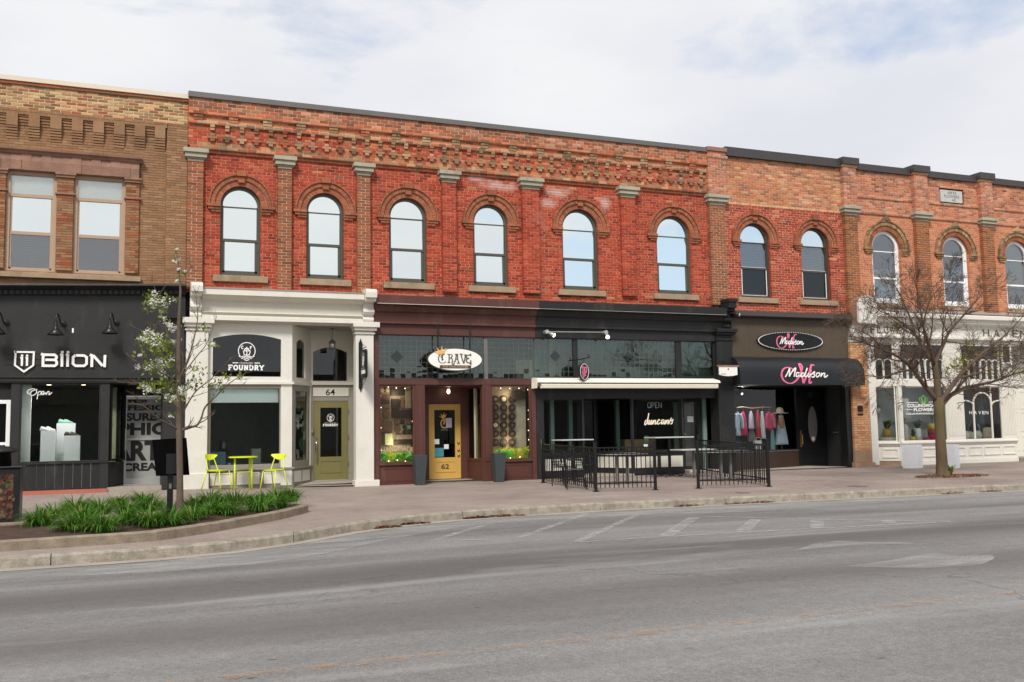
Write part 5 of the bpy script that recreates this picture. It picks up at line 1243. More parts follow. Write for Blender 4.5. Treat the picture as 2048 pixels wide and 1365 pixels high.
CRV = [[(650,285),(610,280),(560,275),(500,300),(465,370),(460,440),(490,510),(560,540),(620,535),(670,500)],[(520,350),(560,320),(600,290)],[(585,300),(570,380),(560,460),(595,420)],[(520,380),(560,370)],
       [(715,280),(760,290),(765,400),(755,520),(720,525),(800,520)],[(760,285),(830,290),(855,330),(820,380),(770,395)],[(820,390),(860,440),(850,540),(870,580),(910,560),(905,530)],
       [(930,275),(1030,275)],[(975,280),(960,400),(930,490),(890,500)],[(1010,280),(1015,420),(1040,520),(990,535),(1080,540)],[(955,420),(1030,420)],[(890,500),(950,490)],
       [(1075,270),(1110,280),(1140,400),(1190,545)],[(1250,290),(1225,400),(1190,545)],[(1200,290),(1260,285)],[(1075,270),(1160,268)],
       [(1390,290),(1330,290),(1270,310),(1280,370),(1340,395),(1290,400),(1265,450),(1290,510),(1340,520),(1395,555)],[(1395,260),(1395,320)],[(1395,450),(1400,575)]]
CS = (845, 985, 690, 750); bxc = (WX(845, 720, -.34), WX(985, 720, -.34), WZ(912, 750, -.34), WZ(912, 690, -.34))
stroke(CRV, bxc, (0, 2048, 0, 878), .021, FLAT(-.338), .004, wfun=lambda t, d: .65+.6*abs(d.y)).build('sign_lettering', 'letter_brown', cs, fix=False)
f = lambda x, y: (bxc[0]+x/2048*(bxc[1]-bxc[0]), bxc[3]-y/878*(bxc[3]-bxc[2])); a = f(490, 690); c = f(1410, 600)
MB().prism(rrect(a[0], c[0], a[1], c[1], .025), -.343, -.338).build('sign_banner', 'letter_brown', cs); a = f(580, 670); c = f(1320, 622); text_mb('THE CHOCOLATIER', (a[0], c[0], a[1], c[1]), FLAT(-.344), .002).build('sign_lettering', 'choc_pale', cs, fix=False)
# tall slate planters
def planter(p, lab):
    t = thing('tall_planter', lab, 'planter', (p.x, p.y, p.z)); h = .72; mb = MB(); a, b = .105, .155
    O = lambda r_, z: [(-r_, -r_, z), (r_, -r_, z), (r_, r_, z), (-r_, r_, z)]
    vs = O(a, 0)+O(b, h)+O(b-.02, h)+O(b-.03, h-.08); fs = [(3,2,1,0)]+[(i, (i+1) % 4, 4+(i+1) % 4, 4+i) for i in range(4)]+[(4+i, 4+(i+1) % 4, 8+(i+1) % 4, 8+i) for i in range(4)]+[(8+i, 8+(i+1) % 4, 12+(i+1) % 4, 12+i) for i in range(4)]
    mb.add([(x+p.x, y+p.y, z+p.z) for x, y, z in vs], fs).build('pot', 'planter_slate', t, bevel=.006); r_ = b-.03; MB().add([(p.x+x, p.y+y, p.z+h-.08) for x, y in ((-r_,-r_),(r_,-r_),(r_,r_),(-r_,r_))], [(0,1,2,3)]).build('soil', 'soil', t, fix=False)
pz = lambda x, y: Vector((x, y, pave_z(x, y)))
planter(pz(WX(839, 940, -.42), -.42), 'tall tapered slate planter beside the chocolate box window'); planter(pz(WX(997, 940, -.40), -.40), 'tall tapered slate planter below the round chocolates window')
# ================================================================ black restaurant front
S4 = thing('shopfront', 'black restaurant shopfront with green leaded transom and cream bulkhead panels', 'shopfront', (13, 0, 0))
MB().mold(CPROF, 10.125, 15.88).build('cornice', 'paint_black_shop', S4); part(S4, 'drip_edge', 'stone_grey', (10.125, 15.86, -.406, -.401, 4.392, 4.402))
xm, xe = WX(1150, 715), WX(1355, 715)
leaded(S4, 10.13, xm-.06, 2.66, 3.70, 0.0, 8, 8, [(10.72, 3.2, .15)]); leaded(S4, xm+.06, xe-.06, 2.66, 3.72, 0.0, 21, 8, [(12.9, 3.2, .16)])
part(S4, 'transom_post', 'paint_black_shop', (xm-.07, xm+.07, -.03, .06, 2.60, 3.72)); part(S4, 'transom_post', 'paint_black_shop', (xe-.07, xe+.07, -.03, .06, 2.60, 3.76))
lwin(S4, FW, xe+.07, 15.68, 2.64, 3.78, .05, 'paint_black_shop', 'glass_transom', -.05, .02, 'transom_window')
part(S4, 'transom_rail', 'paint_black_shop', (10.125, 15.7, -.05, .1, 2.42, 2.64)); part(S4, 'transom_backing', 'room_green', (10.15, 15.68, .22, .25, 2.6, 3.75)); part(S4, 'transom_light', 'room_cream', (10.62, 10.78, .14, .2, 2.66, 3.66))
part(S4, 'pier', 'paint_black_shop', (15.68, 16.2, -.13, .3, .0, 3.86), bevel=.01); part(S4, 'pier_capital', 'paint_black_shop', (15.66, 16.24, -.17, .2, 3.70, 3.75), (15.64, 16.27, -.22, .2, 3.86, 3.93), (15.62, 16.30, -.28, .2, 3.93, 4.03), bevel=.01)
scroll(S4, 15.88, 16.14, 4.03, 4.82, .50, 'paint_black_shop'); part(S4, 'bracket_cap', 'paint_black_shop', (15.86, 16.17, -.53, .1, 4.76, 4.86), bevel=.01)
part(S4, 'end_post', 'paint_black_shop', (10.13, 10.34, -.05, .15, .0, 2.42)); part(S4, 'head_board', 'paint_black_shop', (10.34, 15.68, .02, .1, 2.08, 2.42))
PL = [(10.34, .06), (11.55, .06), (11.95, 1.15), (12.45, 1.15), (13.0, .06), (14.62, .06), (14.8, .5), (15.68, .5)]
def bay(S, a, b, frame=.05, glass='glass_shop', panels=0, zb=.62):
    w = Wall(a, b); part(S, 'bulkhead', 'paint_black_shop', (0, w.L, -.08, 0, .02, zb), w=w); part(S, 'sill', 'paint_black_shop', (-.01, w.L+.01, -.08, .03, zb-.03, zb+.015), w=w)
    lwin(S, w, 0, w.L, zb, 2.10, frame, 'paint_black_shop', glass, -.06, .01)
    for i in range(panels):
        s0 = w.L*i/panels+.06; s1 = w.L*(i+1)/panels-.06; part(S, 'bulkhead_panel', 'paint_cream', (s0, s1, 0, .012, .20, .50), w=w)
    return w
bay(S4, PL[0], PL[1], panels=1); bay(S4, PL[1], PL[2]); bay(S4, PL[3], PL[4], panels=1); wB = bay(S4, PL[4], PL[5], panels=2); bay(S4, PL[5], PL[6])
wdk = Wall(PL[2], PL[3]); lwin(S4, wdk, 0, wdk.L, .08, 2.1, .06, 'paint_black_shop', 'glass_tint', name='door')
wd = Wall(PL[6], PL[7]); part(S4, 'door_surround', 'paint_black_shop', (0, .06, -.06, .02, 0, 2.4), (.68, wd.L, -.06, .02, 0, 2.4), (.06, .68, -.06, .02, 2.06, 2.4), w=wd)
dg = lwin(S4, wd, .06, .68, .10, 2.06, .08, 'paint_black_shop', 'glass_dim', -.06, .0, 'door'); part(dg, 'notice', 'paper', (.24, .44, -.015, -.012, 1.42, 1.58), w=wd); MB().ball(wd.p(.12, .03, 1.08), .022).build('door_knob', 'chrome', dg, smooth=True); part(S4, 'door_backing', 'room_green', (.08, .66, -.5, -.48, .1, 2.0), w=wd)
part(S4, 'step', 'concrete', (14.7, 15.68, -.06, .5, .0, .09)); part(S4, 'step_edge', 'paint_white', (14.72, 15.66, -.066, -.0605, .055, .085)); part(S4, 'threshold', 'concrete', (11.5, 13.0, -.0, 1.2, .0, .05))
part(S4, 'soffit', 'room_black', (10.34, 15.68, .1, 1.3, 2.09, 2.11))
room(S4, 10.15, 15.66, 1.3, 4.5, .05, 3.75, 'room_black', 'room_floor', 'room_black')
for px, Y, m in ((1105, .5, 'room_green'), (1142, .8, 'room_green'), (1236, 1.5, 'room_green'), (1410, .42, 'room_green')):
    X_ = WX(px, 850, Y); part(S4, 'column', m, (X_-.055, X_+.055, Y, Y+.12, .06, 2.09))
stroke([[(290,605),(255,615),(230,690),(250,700),(290,640),(335,465)],[(315,560),(298,640),(310,690),(345,605)],[(345,605),(330,680),(352,690),(392,605)],[(392,605),(382,680),(400,690),(432,615)],[(436,610),(430,650),(422,692)],[(427,675),(455,625),(484,612),(484,640),(470,690),(500,682),(528,645)],[(590,620),(560,600),(530,660),(545,695),(600,660)],[(690,605),(640,610),(620,670),(640,690),(690,615),(680,680),(700,690),(732,615)],[(738,610),(732,650),(722,692)],[(728,675),(756,625),(786,612),(786,640),(772,690),(800,682)],[(800,680),(862,570),(860,610),(880,650),(860,690),(825,690)],[(870,650),(905,600)]],
       box_(1288, 1346, 826, 850, .06), (225,910,460,705), .026, FLAT(.045), .004, wfun=lambda t, d: .7+.5*abs(d.y)).build('window_lettering', 'letter_cream', S4, fix=False)
stroke([[(330,195),(300,215),(300,290),(330,308),(370,290),(370,215),(330,195)],[(395,310),(395,195),(440,195),(455,225),(440,255),(398,258)],[(530,195),(480,195),(480,308),(535,308)],[(480,250),(525,250)],[(560,310),(560,195),(625,305),(625,190)]], box_(1294, 1323, 805, 816.5, .06), (290,635,190,312), .014, FLAT(.045), .003, smooth=False).build('window_lettering', 'letter_faint', S4, fix=False)
f = box_(1281, 1289, 872, 886, .3); part(S4, 'window_card', 'paper_green', (f[0], f[1], .08, .085, f[2], f[3])); f = box_(1286, 1293, 901, 909, .3); part(S4, 'window_card', 'paper_teal', (f[0], f[1], .08, .085, f[2], f[3])); f = box_(1288, 1296, 889, 896, .02); part(S4, 'window_card', 'paper', (f[0], f[1], .03, .034, f[2], f[3]))
part(S4, 'counter', 'wood_pale', (13.5, 14.5, 1.4, 1.8, .06, .95))
# retracted cream awning
aw = thing('retracted_awning', 'rolled-up cream fabric awning over black restaurant windows', 'awning', (12.95, -.2, 2.3))
ax0, ax1 = WX(1073, 770, -.35), WX(1437, 770, -.35)
MB().mold([(-.05, 2.40), (-.05, 2.60), (-.12, 2.62), (-.42, 2.55), (-.46, 2.49), (-.42, 2.475), (-.30, 2.47)], ax0, ax1).build('cassette', 'awning_cream', aw); MB().mold([(-.30, 2.36), (-.33, 2.45), (-.40, 2.455), (-.44, 2.43), (-.42, 2.345), (-.36, 2.33)], ax0+.11, ax1-.06).build('front_rail', 'awning_cream', aw)
part(aw, 'side_plate', 'awning_cream', (ax0-.012, ax0-.001, -.40, -.05, 2.34, 2.60)); part(aw, 'arm', 'metal_black', (ax0+.15, ax1-.1, -.28, -.2, 2.36, 2.44))
# twin floodlights on a conduit, and one on the scroll bracket
fl = thing('floodlights', 'pair of white floodlights on a conduit across the black fascia', 'spotlight', (WX(1152,665,-.3), -.25, WZ(1152,668,-.25)))
pa, pb = W(1094, 664, -.22), W(1212, 665, -.22); MB().tube([pa, pb], .013, 8).build('conduit', 'aluminium', fl)
for q, d in ((pa, (.09, -.10, -.07)), (pb, (-.02, -.10, -.10))):
    MB().tube([q+Vector((0, .14, 0)), q+Vector((0, -.02, 0))], .055, 14).build('junction_box', 'aluminium', fl); D_ = Vector(d); MB().tube([q, q+D_*.5, q+D_*.9, q+D_*1.5], [.02, .03, .05, .062], 14).build('lamp_head', 'aluminium', fl, smooth=True); MB().tube([q+D_*1.49, q+D_*1.62], [.055, .03], 14).build('lens', 'bulb_warm', fl)
q = W(1462, 626, -.42); f2 = thing('floodlight', 'single floodlight beside the black scroll bracket', 'spotlight', q); D_ = Vector((.10, -.12, -.05)); MB().tube([q+Vector((-.05, .1, .02)), q, q+D_*.5, q+D_*.9, q+D_*1.5], [.02, .02, .03, .05, .065], 14).build('lamp_head', 'metal_black', f2, smooth=True); MB().tube([q+D_*1.49, q+D_*1.62], [.056, .03], 14).build('lens', 'ceramic', f2)
# hanging oval sign
p = W(1167, 744, -.45); os_ = thing('oval_sign', 'small black oval sign with pink monogram hanging under an iron bracket', 'sign', (p.x, -.45, p.z-.2)); ox, oz = p.x, p.z
wS = Wall((ox-.3, -.62), (ox+.3, -.32)); e2 = lambda a, b, n=30: [(wS.L/2+a*math.cos(2*math.pi*i/n), oz+b*math.sin(2*math.pi*i/n)) for i in range(n)]
MB().prism(e2(.20, .225), -.02, .05, w=wS).build('sign_board', 'sign_black', os_); MB().ring(e2(.185, .212), e2(.172, .198), -.026, -.0201, w=wS).build('rim', 'letter_white', os_)
stroke([[(480,830),(540,780),(620,800),(740,790)],[(520,800),(540,900),(500,980),(560,1000),(600,940),(620,820)],[(640,830),(660,950),(720,960),(740,850),(700,800)],[(560,1010),(530,1090),(560,1140),(610,1080),(640,960)],[(660,1000),(640,1060),(690,1080)]], (wS.L/2-.12, wS.L/2+.12, oz-.15, oz+.14), (470,770,760,1145), .034, wallsurf(wS, .021), .003).build('monogram', 'letter_pink', os_, fix=False)
MB().tube(catmull([(ox-.02, .0, oz+.36), (ox-.05, -.3, oz+.33), (ox+.14, -.6, oz+.38)], 4), .012, 6).tube([(ox-.02, -.0, oz+.50), (ox-.02, -.02, oz+.36)], .02, 6).tube([(ox+.02, -.45, oz+.36), (ox+.02, -.45, oz+.225)], .006, 5).tube(catmull([(ox+.12, -.55, oz+.38), (ox+.10, -.55, oz+.46), (ox+.08, -.55, oz+.42)], 4), .008, 5).build('iron_bracket', 'metal_black', os_)
# little white hanging plate
p = W(1456, 744, -.5); sw = thing('hanging_plate', 'small white plate with red diamond and Switch lettering hung from black pier', 'sign', (p.x, -.5, p.z-.12)); a, c = WX(1438, 744, -.5), WX(1474.5, 744, -.5); zt, zb = WZ(1456, 734, -.5), WZ(1456, 750, -.5)
P = [(a, zb), (a+(c-a)*.25, zb-.03), (a+(c-a)*.5, zb-.04), (a+(c-a)*.75, zb-.03), (c, zb), (c, zt), (a, zt)]; MB().prism(P, -.51, -.49).build('plate', 'sign_white', sw); part(sw, 'hanger_bar', 'stone_brown', (a-.05, c+.05, -.525, -.475, zt+.001, zt+.045))
cx = (a+c)/2+.0; MB().prism([(cx, zt-.03), (cx+.03, zt-.065), (cx, zt-.10), (cx-.03, zt-.065)], -.515, -.511).build('red_mark', 'plastic_red', sw); text_mb('Switch', (a+.06, a+.22, zb+.0, zb+.045), FLAT(-.511), .003).build('plate_lettering', 'letter_grey', sw, fix=False); MB().tube([(cx, -.13, zt+.03), (cx, -.5, zt+.04)], .012, 6).tube(catmull([(cx-.2, -.14, zt+.22), (cx-.16, -.3, zt+.10), (cx-.2, -.4, zt+.06)], 4), .012, 6).tube(catmull([(cx+.05, -.14, zt+.18), (cx+.13, -.3, zt+.12), (cx+.1, -.45, zt+.06)], 4), .012, 6).build('iron_bracket', 'metal_black', sw)

# ================================================================ fashion shop
S5 = thing('shopfront', 'brown sheet-metal shopfront with dark recessed entrance and oval-glazed door', 'shopfront', (18.3, 0, 0))
for i in range(7):
    a = 16.25+4.17*i/7; part(S5, 'fascia_sheet', 'paint_brown', (a+.002, a+4.17/7-.002, -.03-.002*(i % 2), .1, 3.1, 4.40))
MB().mold([(-.03, 4.39), (.2, 4.39), (.2, 4.60), (-.24, 4.56), (-.26, 4.42), (-.22, 4.40)], 16.23, 20.44).build('gutter_board', 'coping_dark', S5)
a0, a1, PJ = 16.16, 20.56, .5
prof = [(-PJ*math.sin(t), 2.78+.48*math.cos(t)) for t in [i*math.pi/2/10 for i in range(11)]]+[(-PJ-.012, 2.6), (-PJ-.01, 2.43)]
ma = thing('fabric_awning', 'black barrel awning with pink and white Madison lettering', 'awning', (18.4, -.25, 2.43))
n = len(prof); mb = MB(); xsA = [a0+(a1-a0)*i/24 for i in range(25)]; vs = []
for x in xsA:
    for (y, z) in prof: vs.append((x, y+.004*math.sin(x*9), z+.004*math.sin(x*5)))
mb.add(vs, [(i*n+k, (i+1)*n+k, (i+1)*n+k+1, i*n+k+1) for i in range(24) for k in range(n-1)]); mb.build('canopy', 'awning_black', ma, smooth=True, fix=False)
for x in (a0-.002, a1+.002): MB().add([(x, y, z) for y, z in prof]+[(x, 0, 2.43)], [tuple(range(n+1))]).build('end_panel', 'awning_black', ma, fix=False)
MADW = [[(715,1070),(760,1000),(812,905),(800,1000),(792,1060)],[(792,1060),(860,960),(938,892),(908,980),(892,1065)],[(1000,990),(960,985),(930,1040),(950,1062),(990,1030),(1010,985),(1000,1045),(1020,1058)],[(1090,990),(1050,995),(1030,1045),(1055,1065),(1100,1020),(1172,892)],[(1130,975),(1105,1045),(1125,1062),(1150,1040)],[(1190,985),(1168,1045),(1190,1065),(1225,1015)],[(1236,944),(1240,950)],[(1225,1030),(1308,962),(1292,1010),(1302,1050),(1270,1070),(1240,1056)],[(1385,985),(1348,998),(1335,1040),(1358,1065),(1402,1032),(1412,995),(1385,985)],[(1455,985),(1440,1025),(1428,1064)],[(1436,1045),(1475,1000),(1510,990),(1514,1010),(1500,1050),(1520,1070),(1576,1030)]]
MADP = [[(935,995),(860,905),(760,885),(672,940),(645,1040),(690,1140),(800,1192),(900,1160),(985,1075),(1035,975),(1078,870),(1060,805),(1034,832),(1036,920),(1056,1060),(1076,1188)],[(1076,1188),(1130,1080),(1200,980),(1240,890),(1292,825),(1338,838)],[(1240,900),(1215,1040),(1195,1182),(1250,1160)]]
bulge = lambda s, z, o: (s, -(PJ+.004)*(1 if z < 2.78 else math.sqrt(max(0, 1-((z-2.78)/.48)**2)))-.012-o, z)
bxm = box_(1562, 1655, 727, 768, -PJ-.01); sm = (638, 1580, 800, 1198)
stroke(MADP, bxm, sm, .052, bulge, .003, wfun=lambda t, d: .55+.7*abs(d.y)).build('awning_lettering', 'letter_pink', ma, fix=False); stroke(MADW, bxm, sm, .036, lambda s, z, o: bulge(s, z, o+.006), .003).build('awning_lettering', 'letter_white', ma, fix=False)
# oval sign with beaded edge
p = W(1580.5, 683, -.06); me_ = thing('oval_sign', 'black oval Madison sign with white beaded border on brown fascia', 'sign', (p.x, -.06, p.z-.3)); rx = (WX(1646, 683, -.06)-WX(1515, 683, -.06))/2; rz = (WZ(1580, 664, -.06)-WZ(1580, 702.5, -.06))/2
ell = lambda a, b, n=48: [(p.x+a*math.cos(2*math.pi*i/n), p.z+b*math.sin(2*math.pi*i/n)) for i in range(n)]
MB().prism(ell(rx, rz), -.09, -.035).build('sign_board', 'sign_black', me_); mb = MB()
for x, z in ell(rx-.03, rz-.025, 110): mb.ball((x, -.093, z), .0135, 6)
mb.build('beading', 'letter_white', me_, smooth=True)
bxm = box_(1553, 1607, 667, 697.5, -.09); stroke(MADP, bxm, sm, .034, FLAT(-.091), .003, wfun=lambda t, d: .55+.7*abs(d.y)).build('sign_lettering', 'letter_pink', me_, fix=False); f_ = box_(1558.5, 1607, 674.5, 690, -.09); stroke(MADW, f_, (705, 1580, 885, 1078), .026, FLAT(-.098), .003).build('sign_lettering', 'letter_white', me_, fix=False)
# entrance
XV = WX(1597, 900, .95); wV = Wall((16.28, .10), (XV, .95)); L = wV.L
part(S5, 'bulkhead', 'timber_brown', (0, L, -.06, 0, .0, .52), w=wV); part(S5, 'sill', 'steel_dull', (0, L+.01, -.06, .015, .52, .54), w=wV); lwin(S5, wV, 0, L, .54, 2.45, .035, 'metal_black', 'glass_shop', -.05, .01)
wD = Wall((XV+.06, 1.0), (WX(1652, 870, 1.2), 1.2)); part(S5, 'door_frame', 'metal_black', (-.05, .03, -.06, .01, 0, 2.45), (wD.L-.03, wD.L+.06, -.06, .01, 0, 2.45), (.03, wD.L-.03, -.06, .01, 2.0, 2.45), w=wD)
dd = part(S5, 'door', 'sign_black', (.03, wD.L-.03, -.05, -.005, .05, 2.0), w=wD); ell2 = lambda a, b, n=32: [(wD.L*.52+a*math.cos(2*math.pi*i/n), 1.30+b*math.sin(2*math.pi*i/n)) for i in range(n)]
MB().ring(ell2(.235, .58), ell2(.205, .55), -.012, .004, w=wD).build('oval_rim', 'metal_black', dd); MB().prism(ell2(.21, .555), -.004, .004, w=wD).build('oval_glass', 'cloth_grey', dd)
part(dd, 'notice', 'paper', (wD.L*.52-.06, wD.L*.52+.06, .006, .01, .80, .92), w=wD); part(dd, 'push_plate', 'brass', (.07, .14, -.004, .008, .62, 1.12), w=wD); MB().tube([wD.p(.105, .06, .7), wD.p(.105, .06, 1.0)], .014, 8).build('handle', 'brass', dd)
for za, zb in ((.12, .36), (.42, .60)): MB().ring([(.14,za),(wD.L-.14,za),(wD.L-.14,zb),(.14,zb)], [(.17,za+.03),(wD.L-.17,za+.03),(wD.L-.17,zb-.03),(.17,zb-.03)], -.008, .004, w=wD).build('door_panel', 'sign_black', dd)
wE = Wall((WX(1652, 870, 1.2)+.03, 1.2), (20.36, .12)); part(S5, 'side_wall', 'room_black', (0, wE.L, -.06, 0, 0, 2.6), w=wE); part(S5, 'end_post', 'metal_black', (20.22, 20.41, -.04, .2, 0, 3.1)); part(S5, 'letter_box', 'steel_dull', (.35, .62, 0, .012, 1.03, 1.055), w=wE)
text_mb('22', wD and (.5, .66, 2.15, 2.28), wallsurf(wD, .012), .003).build('number', 'letter_grey', S5, fix=False)
MB().add([(16.2,.0,2.46),(20.42,.0,2.46),(20.42,1.4,2.46),(16.2,1.4,2.46)], [(0,1,2,3)]).build('soffit', 'room_black', S5, fix=False); MB().add([(16.25,.0,.02),(20.4,.0,.02),(19.4,1.3,.05),(18.3,1.05,.05)], [(0,1,2,3)]).build('threshold', 'concrete', S5, fix=False)
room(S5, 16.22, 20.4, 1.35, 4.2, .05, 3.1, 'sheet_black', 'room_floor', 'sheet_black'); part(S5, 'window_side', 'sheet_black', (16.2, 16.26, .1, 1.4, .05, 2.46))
# garments hung in the window
def garment(name, lab, px, pyt, pyb, widths, mat, Y, fold=7, amp=.12, cat='garment', flat=.45, sleeves=False, grp='clothes hung in the shop window'):
    top, bot = W(px, pyt, Y), W(px, pyb, Y); mb = MB(); n = 28; K = len(widths)*3; vs = []
    for i in range(K+1):
        t = i/K; u = t*(len(widths)-1); a = min(int(u), len(widths)-2); wd_ = (widths[a]+(widths[a+1]-widths[a])*(u-a))/2; z = top.z+(bot.z-top.z)*t
        for j in range(n):
            th = 2*math.pi*j/n; r_ = 1+amp*t*math.sin(th*fold+i*.12); vs.append((top.x+wd_*r_*math.cos(th), Y+wd_*flat*r_*math.sin(th), z+.008*math.sin(th*3)))
    mb.add(vs, [(i*n+j, i*n+(j+1) % n, (i+1)*n+(j+1) % n, (i+1)*n+j) for i in range(K) for j in range(n)]+[tuple(range(n)), tuple(range(K*n, K*n+n))])
    t = thing(name, lab, cat, (top.x, Y, bot.z), grp); mb.build('cloth', mat, t, smooth=True)
    if sleeves:
        for s_ in (-1, 1): x0 = top.x+s_*widths[1]*.42; MB().tube(catmull([(x0, Y-.02, top.z-.06), (x0+s_*.05, Y-.04, top.z-.25), (x0+s_*.06, Y-.05, top.z-.5)], 4), [.05]*5+[.045]*4, 8).build('sleeve', mat, t, smooth=True)
    MB().tube(catmull([(top.x, Y, top.z+.10), (top.x+.02, Y, top.z+.07), (top.x, Y, top.z+.03)], 3), .005, 5).build('hanger', 'steel_dull', t); return t
mX = lambda v: 1440+v/9.1; mY = lambda v: 790+v/9.1
garment('shirt', 'pale blue shirt hanging next to the pink dress', mX(315), mY(310), mY(745), (.08, .17, .16, .16, .18), 'cloth_blue', .75, 5, .08, sleeves=True)
garment('dress', 'plain hot pink tunic on the branch rail', mX(415), mY(310), mY(740), (.09, .20, .23, .26, .28), 'cloth_pink', .78, 7, .1)
garment('shirt', 'lilac short shirt on the branch rail', mX(560), mY(300), mY(620), (.08, .16, .17, .17, .19), 'cloth_lilac', .85, 5, .08)
garment('dress', 'long red patterned dress on the branch rail', mX(685), mY(275), mY(785), (.07, .15, .15, .17, .20), 'cloth_red', .9, 7, .12)
garment('trousers', 'white long trousers on the branch rail', mX(765), mY(300), mY(800), (.08, .13, .16, .17, .19), 'cloth_white', .93, 4, .12)
garment('jacket', 'hot pink jacket with white blouse on the branch rail', mX(890), mY(305), mY(640), (.09, .20, .19, .19, .2), 'cloth_pink', .98, 5, .08, sleeves=True)
garment('dress', 'dark grey skirt hung low behind the lilac shirt', mX(575), mY(640), mY(850), (.12, .24, .28, .3), 'cloth_grey', .95, 9, .1); garment('trousers', 'navy trousers hung low behind the pale blue shirt', mX(320), mY(780), mY(1060), (.14, .24, .26, .26), 'cloth_navy', .9, 5, .06); garment('trousers', 'pale teal trousers hung low under the pink jacket', mX(950), mY(640), mY(1070), (.1, .14, .16, .18), 'cloth_teal', 1.02, 4, .1)
rl = thing('branch_rail', 'pale twisted branch used as clothes rail', 'rail', W(mX(610), mY(235), .85)); MB().tube(catmull([W(mX(x), mY(y), .72+.3*(x-290)/650) for x, y in ((290,240),(400,225),(480,235),(560,245),(660,240),(770,228),(940,230))], 4), [.018]*25, 8).build('branch', 'wood_pale', rl, smooth=True)
wdrs = garment('dress', 'long pale blue sundress on a mannequin in the shop window', mX(1105), mY(370), mY(905), (.16, .24, .30, .36, .42, .46), 'cloth_blue', 1.0, 8, .10, grp=None)
p = W(mX(1090), mY(330), 1.0); ht = thing('sun_hat', 'wide cream straw sun hat above the pale blue sundress', 'hat', p); MB().lathe((p.x, p.y, p.z), [(.002, .17), (.06, .165), (.10, .12), (.115, .02), (.20, -.02), (.255, .0), (.25, -.012), (.11, -.015), (.002, -.01)], 24).build('crown', 'straw', ht, smooth=True)
p = W(mX(1100), mY(360), 1.0); mq = thing('mannequin', 'shop mannequin wearing sundress and straw hat', 'mannequin', (p.x, 1.0, .54)); MB().lathe((p.x, 1.0, .54), [(.13, 0), (.13, .015), (.015, .02), (.015, .5)], 16).build('stand', 'steel_dull', mq); MB().lathe((p.x, 1.0, p.z-.12), [(.05, -.35), (.11, -.3), (.13, -.1), (.10, .02), (.045, .05), (.04, .12), (.055, .16), (.06, .22), (.03, .28)], 14, sy=.7).build('torso', 'skin_mannequin', mq, smooth=True)
f = box_(1440+685/9.1, 1440+805/9.1, 790+940/9.1, 790+1135/9.1, .45); bg = thing('paper_bag', 'white paper bag on the sill behind the black fence', 'bag', ((f[0]+f[1])/2, .5, .545)); part(bg, 'bag', 'paper', (f[0], f[1], .55, .65, .545, .85)); MB().tube(catmull([(f[0]+.04, .55, .85), (f[0]+.05, .55, .93), (f[1]-.05, .55, .93), (f[1]-.04, .55, .85)], 4), .005, 5).build('handle', 'paper', bg)
part(S5, 'window_floor', 'room_floor', (.05, L-.05, -.8, -.06, .49, .53), w=wV)
q = W(1484, 788, .75); tl = thing('track_spotlight', 'tiny lit spotlight over the clothes rail', 'spotlight', q); MB().tube([q+Vector((0, .05, .06)), q+Vector((0, .02, .02)), q], [.02, .03, .035], 12).build('lamp_head', 'metal_black', tl); MB().tube([q, q+Vector((0, -.006, -.006))], [.03, .028], 12).build('lens', 'bulb_warm', tl); lamp_in(tl, 'spot_glow', q+Vector((.02, -.03, -.05)), 22.0, (1, .95, .9), .015)

# ================================================================ white flower shop
S6 = thing('shopfront', 'ornate white flower shop front with arcaded transoms and panelled base', 'shopfront', (25, 0, 0))
pr = thing('brick_pier', 'tan brick pier with two black plaques between the dark entrance and white shop', 'pier', (20.72, -.05, 0))
P7 = Building.__new__(Building); P7.root = pr; P7.br = []; P7.back = {}
P7.field(20.42, 21.02, .50, 3.72, -.12, 'brick_tan', 'mortar_buff', ybase=.3, bl=.26, alt=lambda x, z, r_: 'brick_orange' if r_ < .12 else None); P7.finish(['brick_tan', 'brick_orange'])
part(pr, 'stone_base', 'rubble_stone', (20.40, 21.04, -.14, .3, .14, .50), (20.34, 21.10, -.20, .3, -.03, .14), bevel=.012)
f = box_(1715.5, 1725.5, 812, 823.5, -.13); part(pr, 'plaque', 'letter_black', (f[0], f[1], -.14, -.121, f[2], f[3])); f = box_(1716, 1726, 827.5, 831, -.13); part(pr, 'plaque', 'letter_black', (f[0], f[1], -.14, -.121, f[2], f[3]))
# round-headed end block
cx, hw = (WX(1717,620,-.45)+WX(1753,620,-.45))/2, (WX(1753,620,-.45)-WX(1717,620,-.45))/2; zt = WZ(1735, 591, -.45); zs = zt-hw; A = arch_pts(cx, hw, 4.28, zs, 14)
MB().prism(A[::-1], -.47, -.38).build('end_block_face', 'paint_white', S6); O = arch_pts(cx, hw+.005, 4.28, zs, 14); mb = MB(); n = len(O); mb.add([(x, -.38, z) for x, z in O]+[(x, -.06, z) for x, z in O], [(i, i+1, n+i+1, n+i) for i in range(n-1)]).build('end_block_roof', 'stone_brown', S6, fix=False); MB().ring(arch_pts(cx, hw+.01, 4.28, zs, 14), arch_pts(cx, hw-.03, 4.28, zs, 14), -.06, .02).build('end_block_back', 'stone_grey', S6)
MB().mold([(-.05, 3.75), (.2, 3.75), (.2, 4.78), (-.02, 4.78), (-.40, 4.66), (-.46, 4.62), (-.46, 4.52), (-.38, 4.50), (-.34, 4.38), (-.22, 4.34), (-.16, 4.32), (-.16, 3.98), (-.22, 3.96), (-.22, 3.90), (-.10, 3.86)], 20.52, 31.5).build('cornice', 'paint_white', S6); MB().mold([(-.42, 4.67), (-.0, 4.80), (-.0, 4.84), (-.43, 4.69)], 21.8, 31.5).build('cornice_flashing', 'lead_roof', S6)
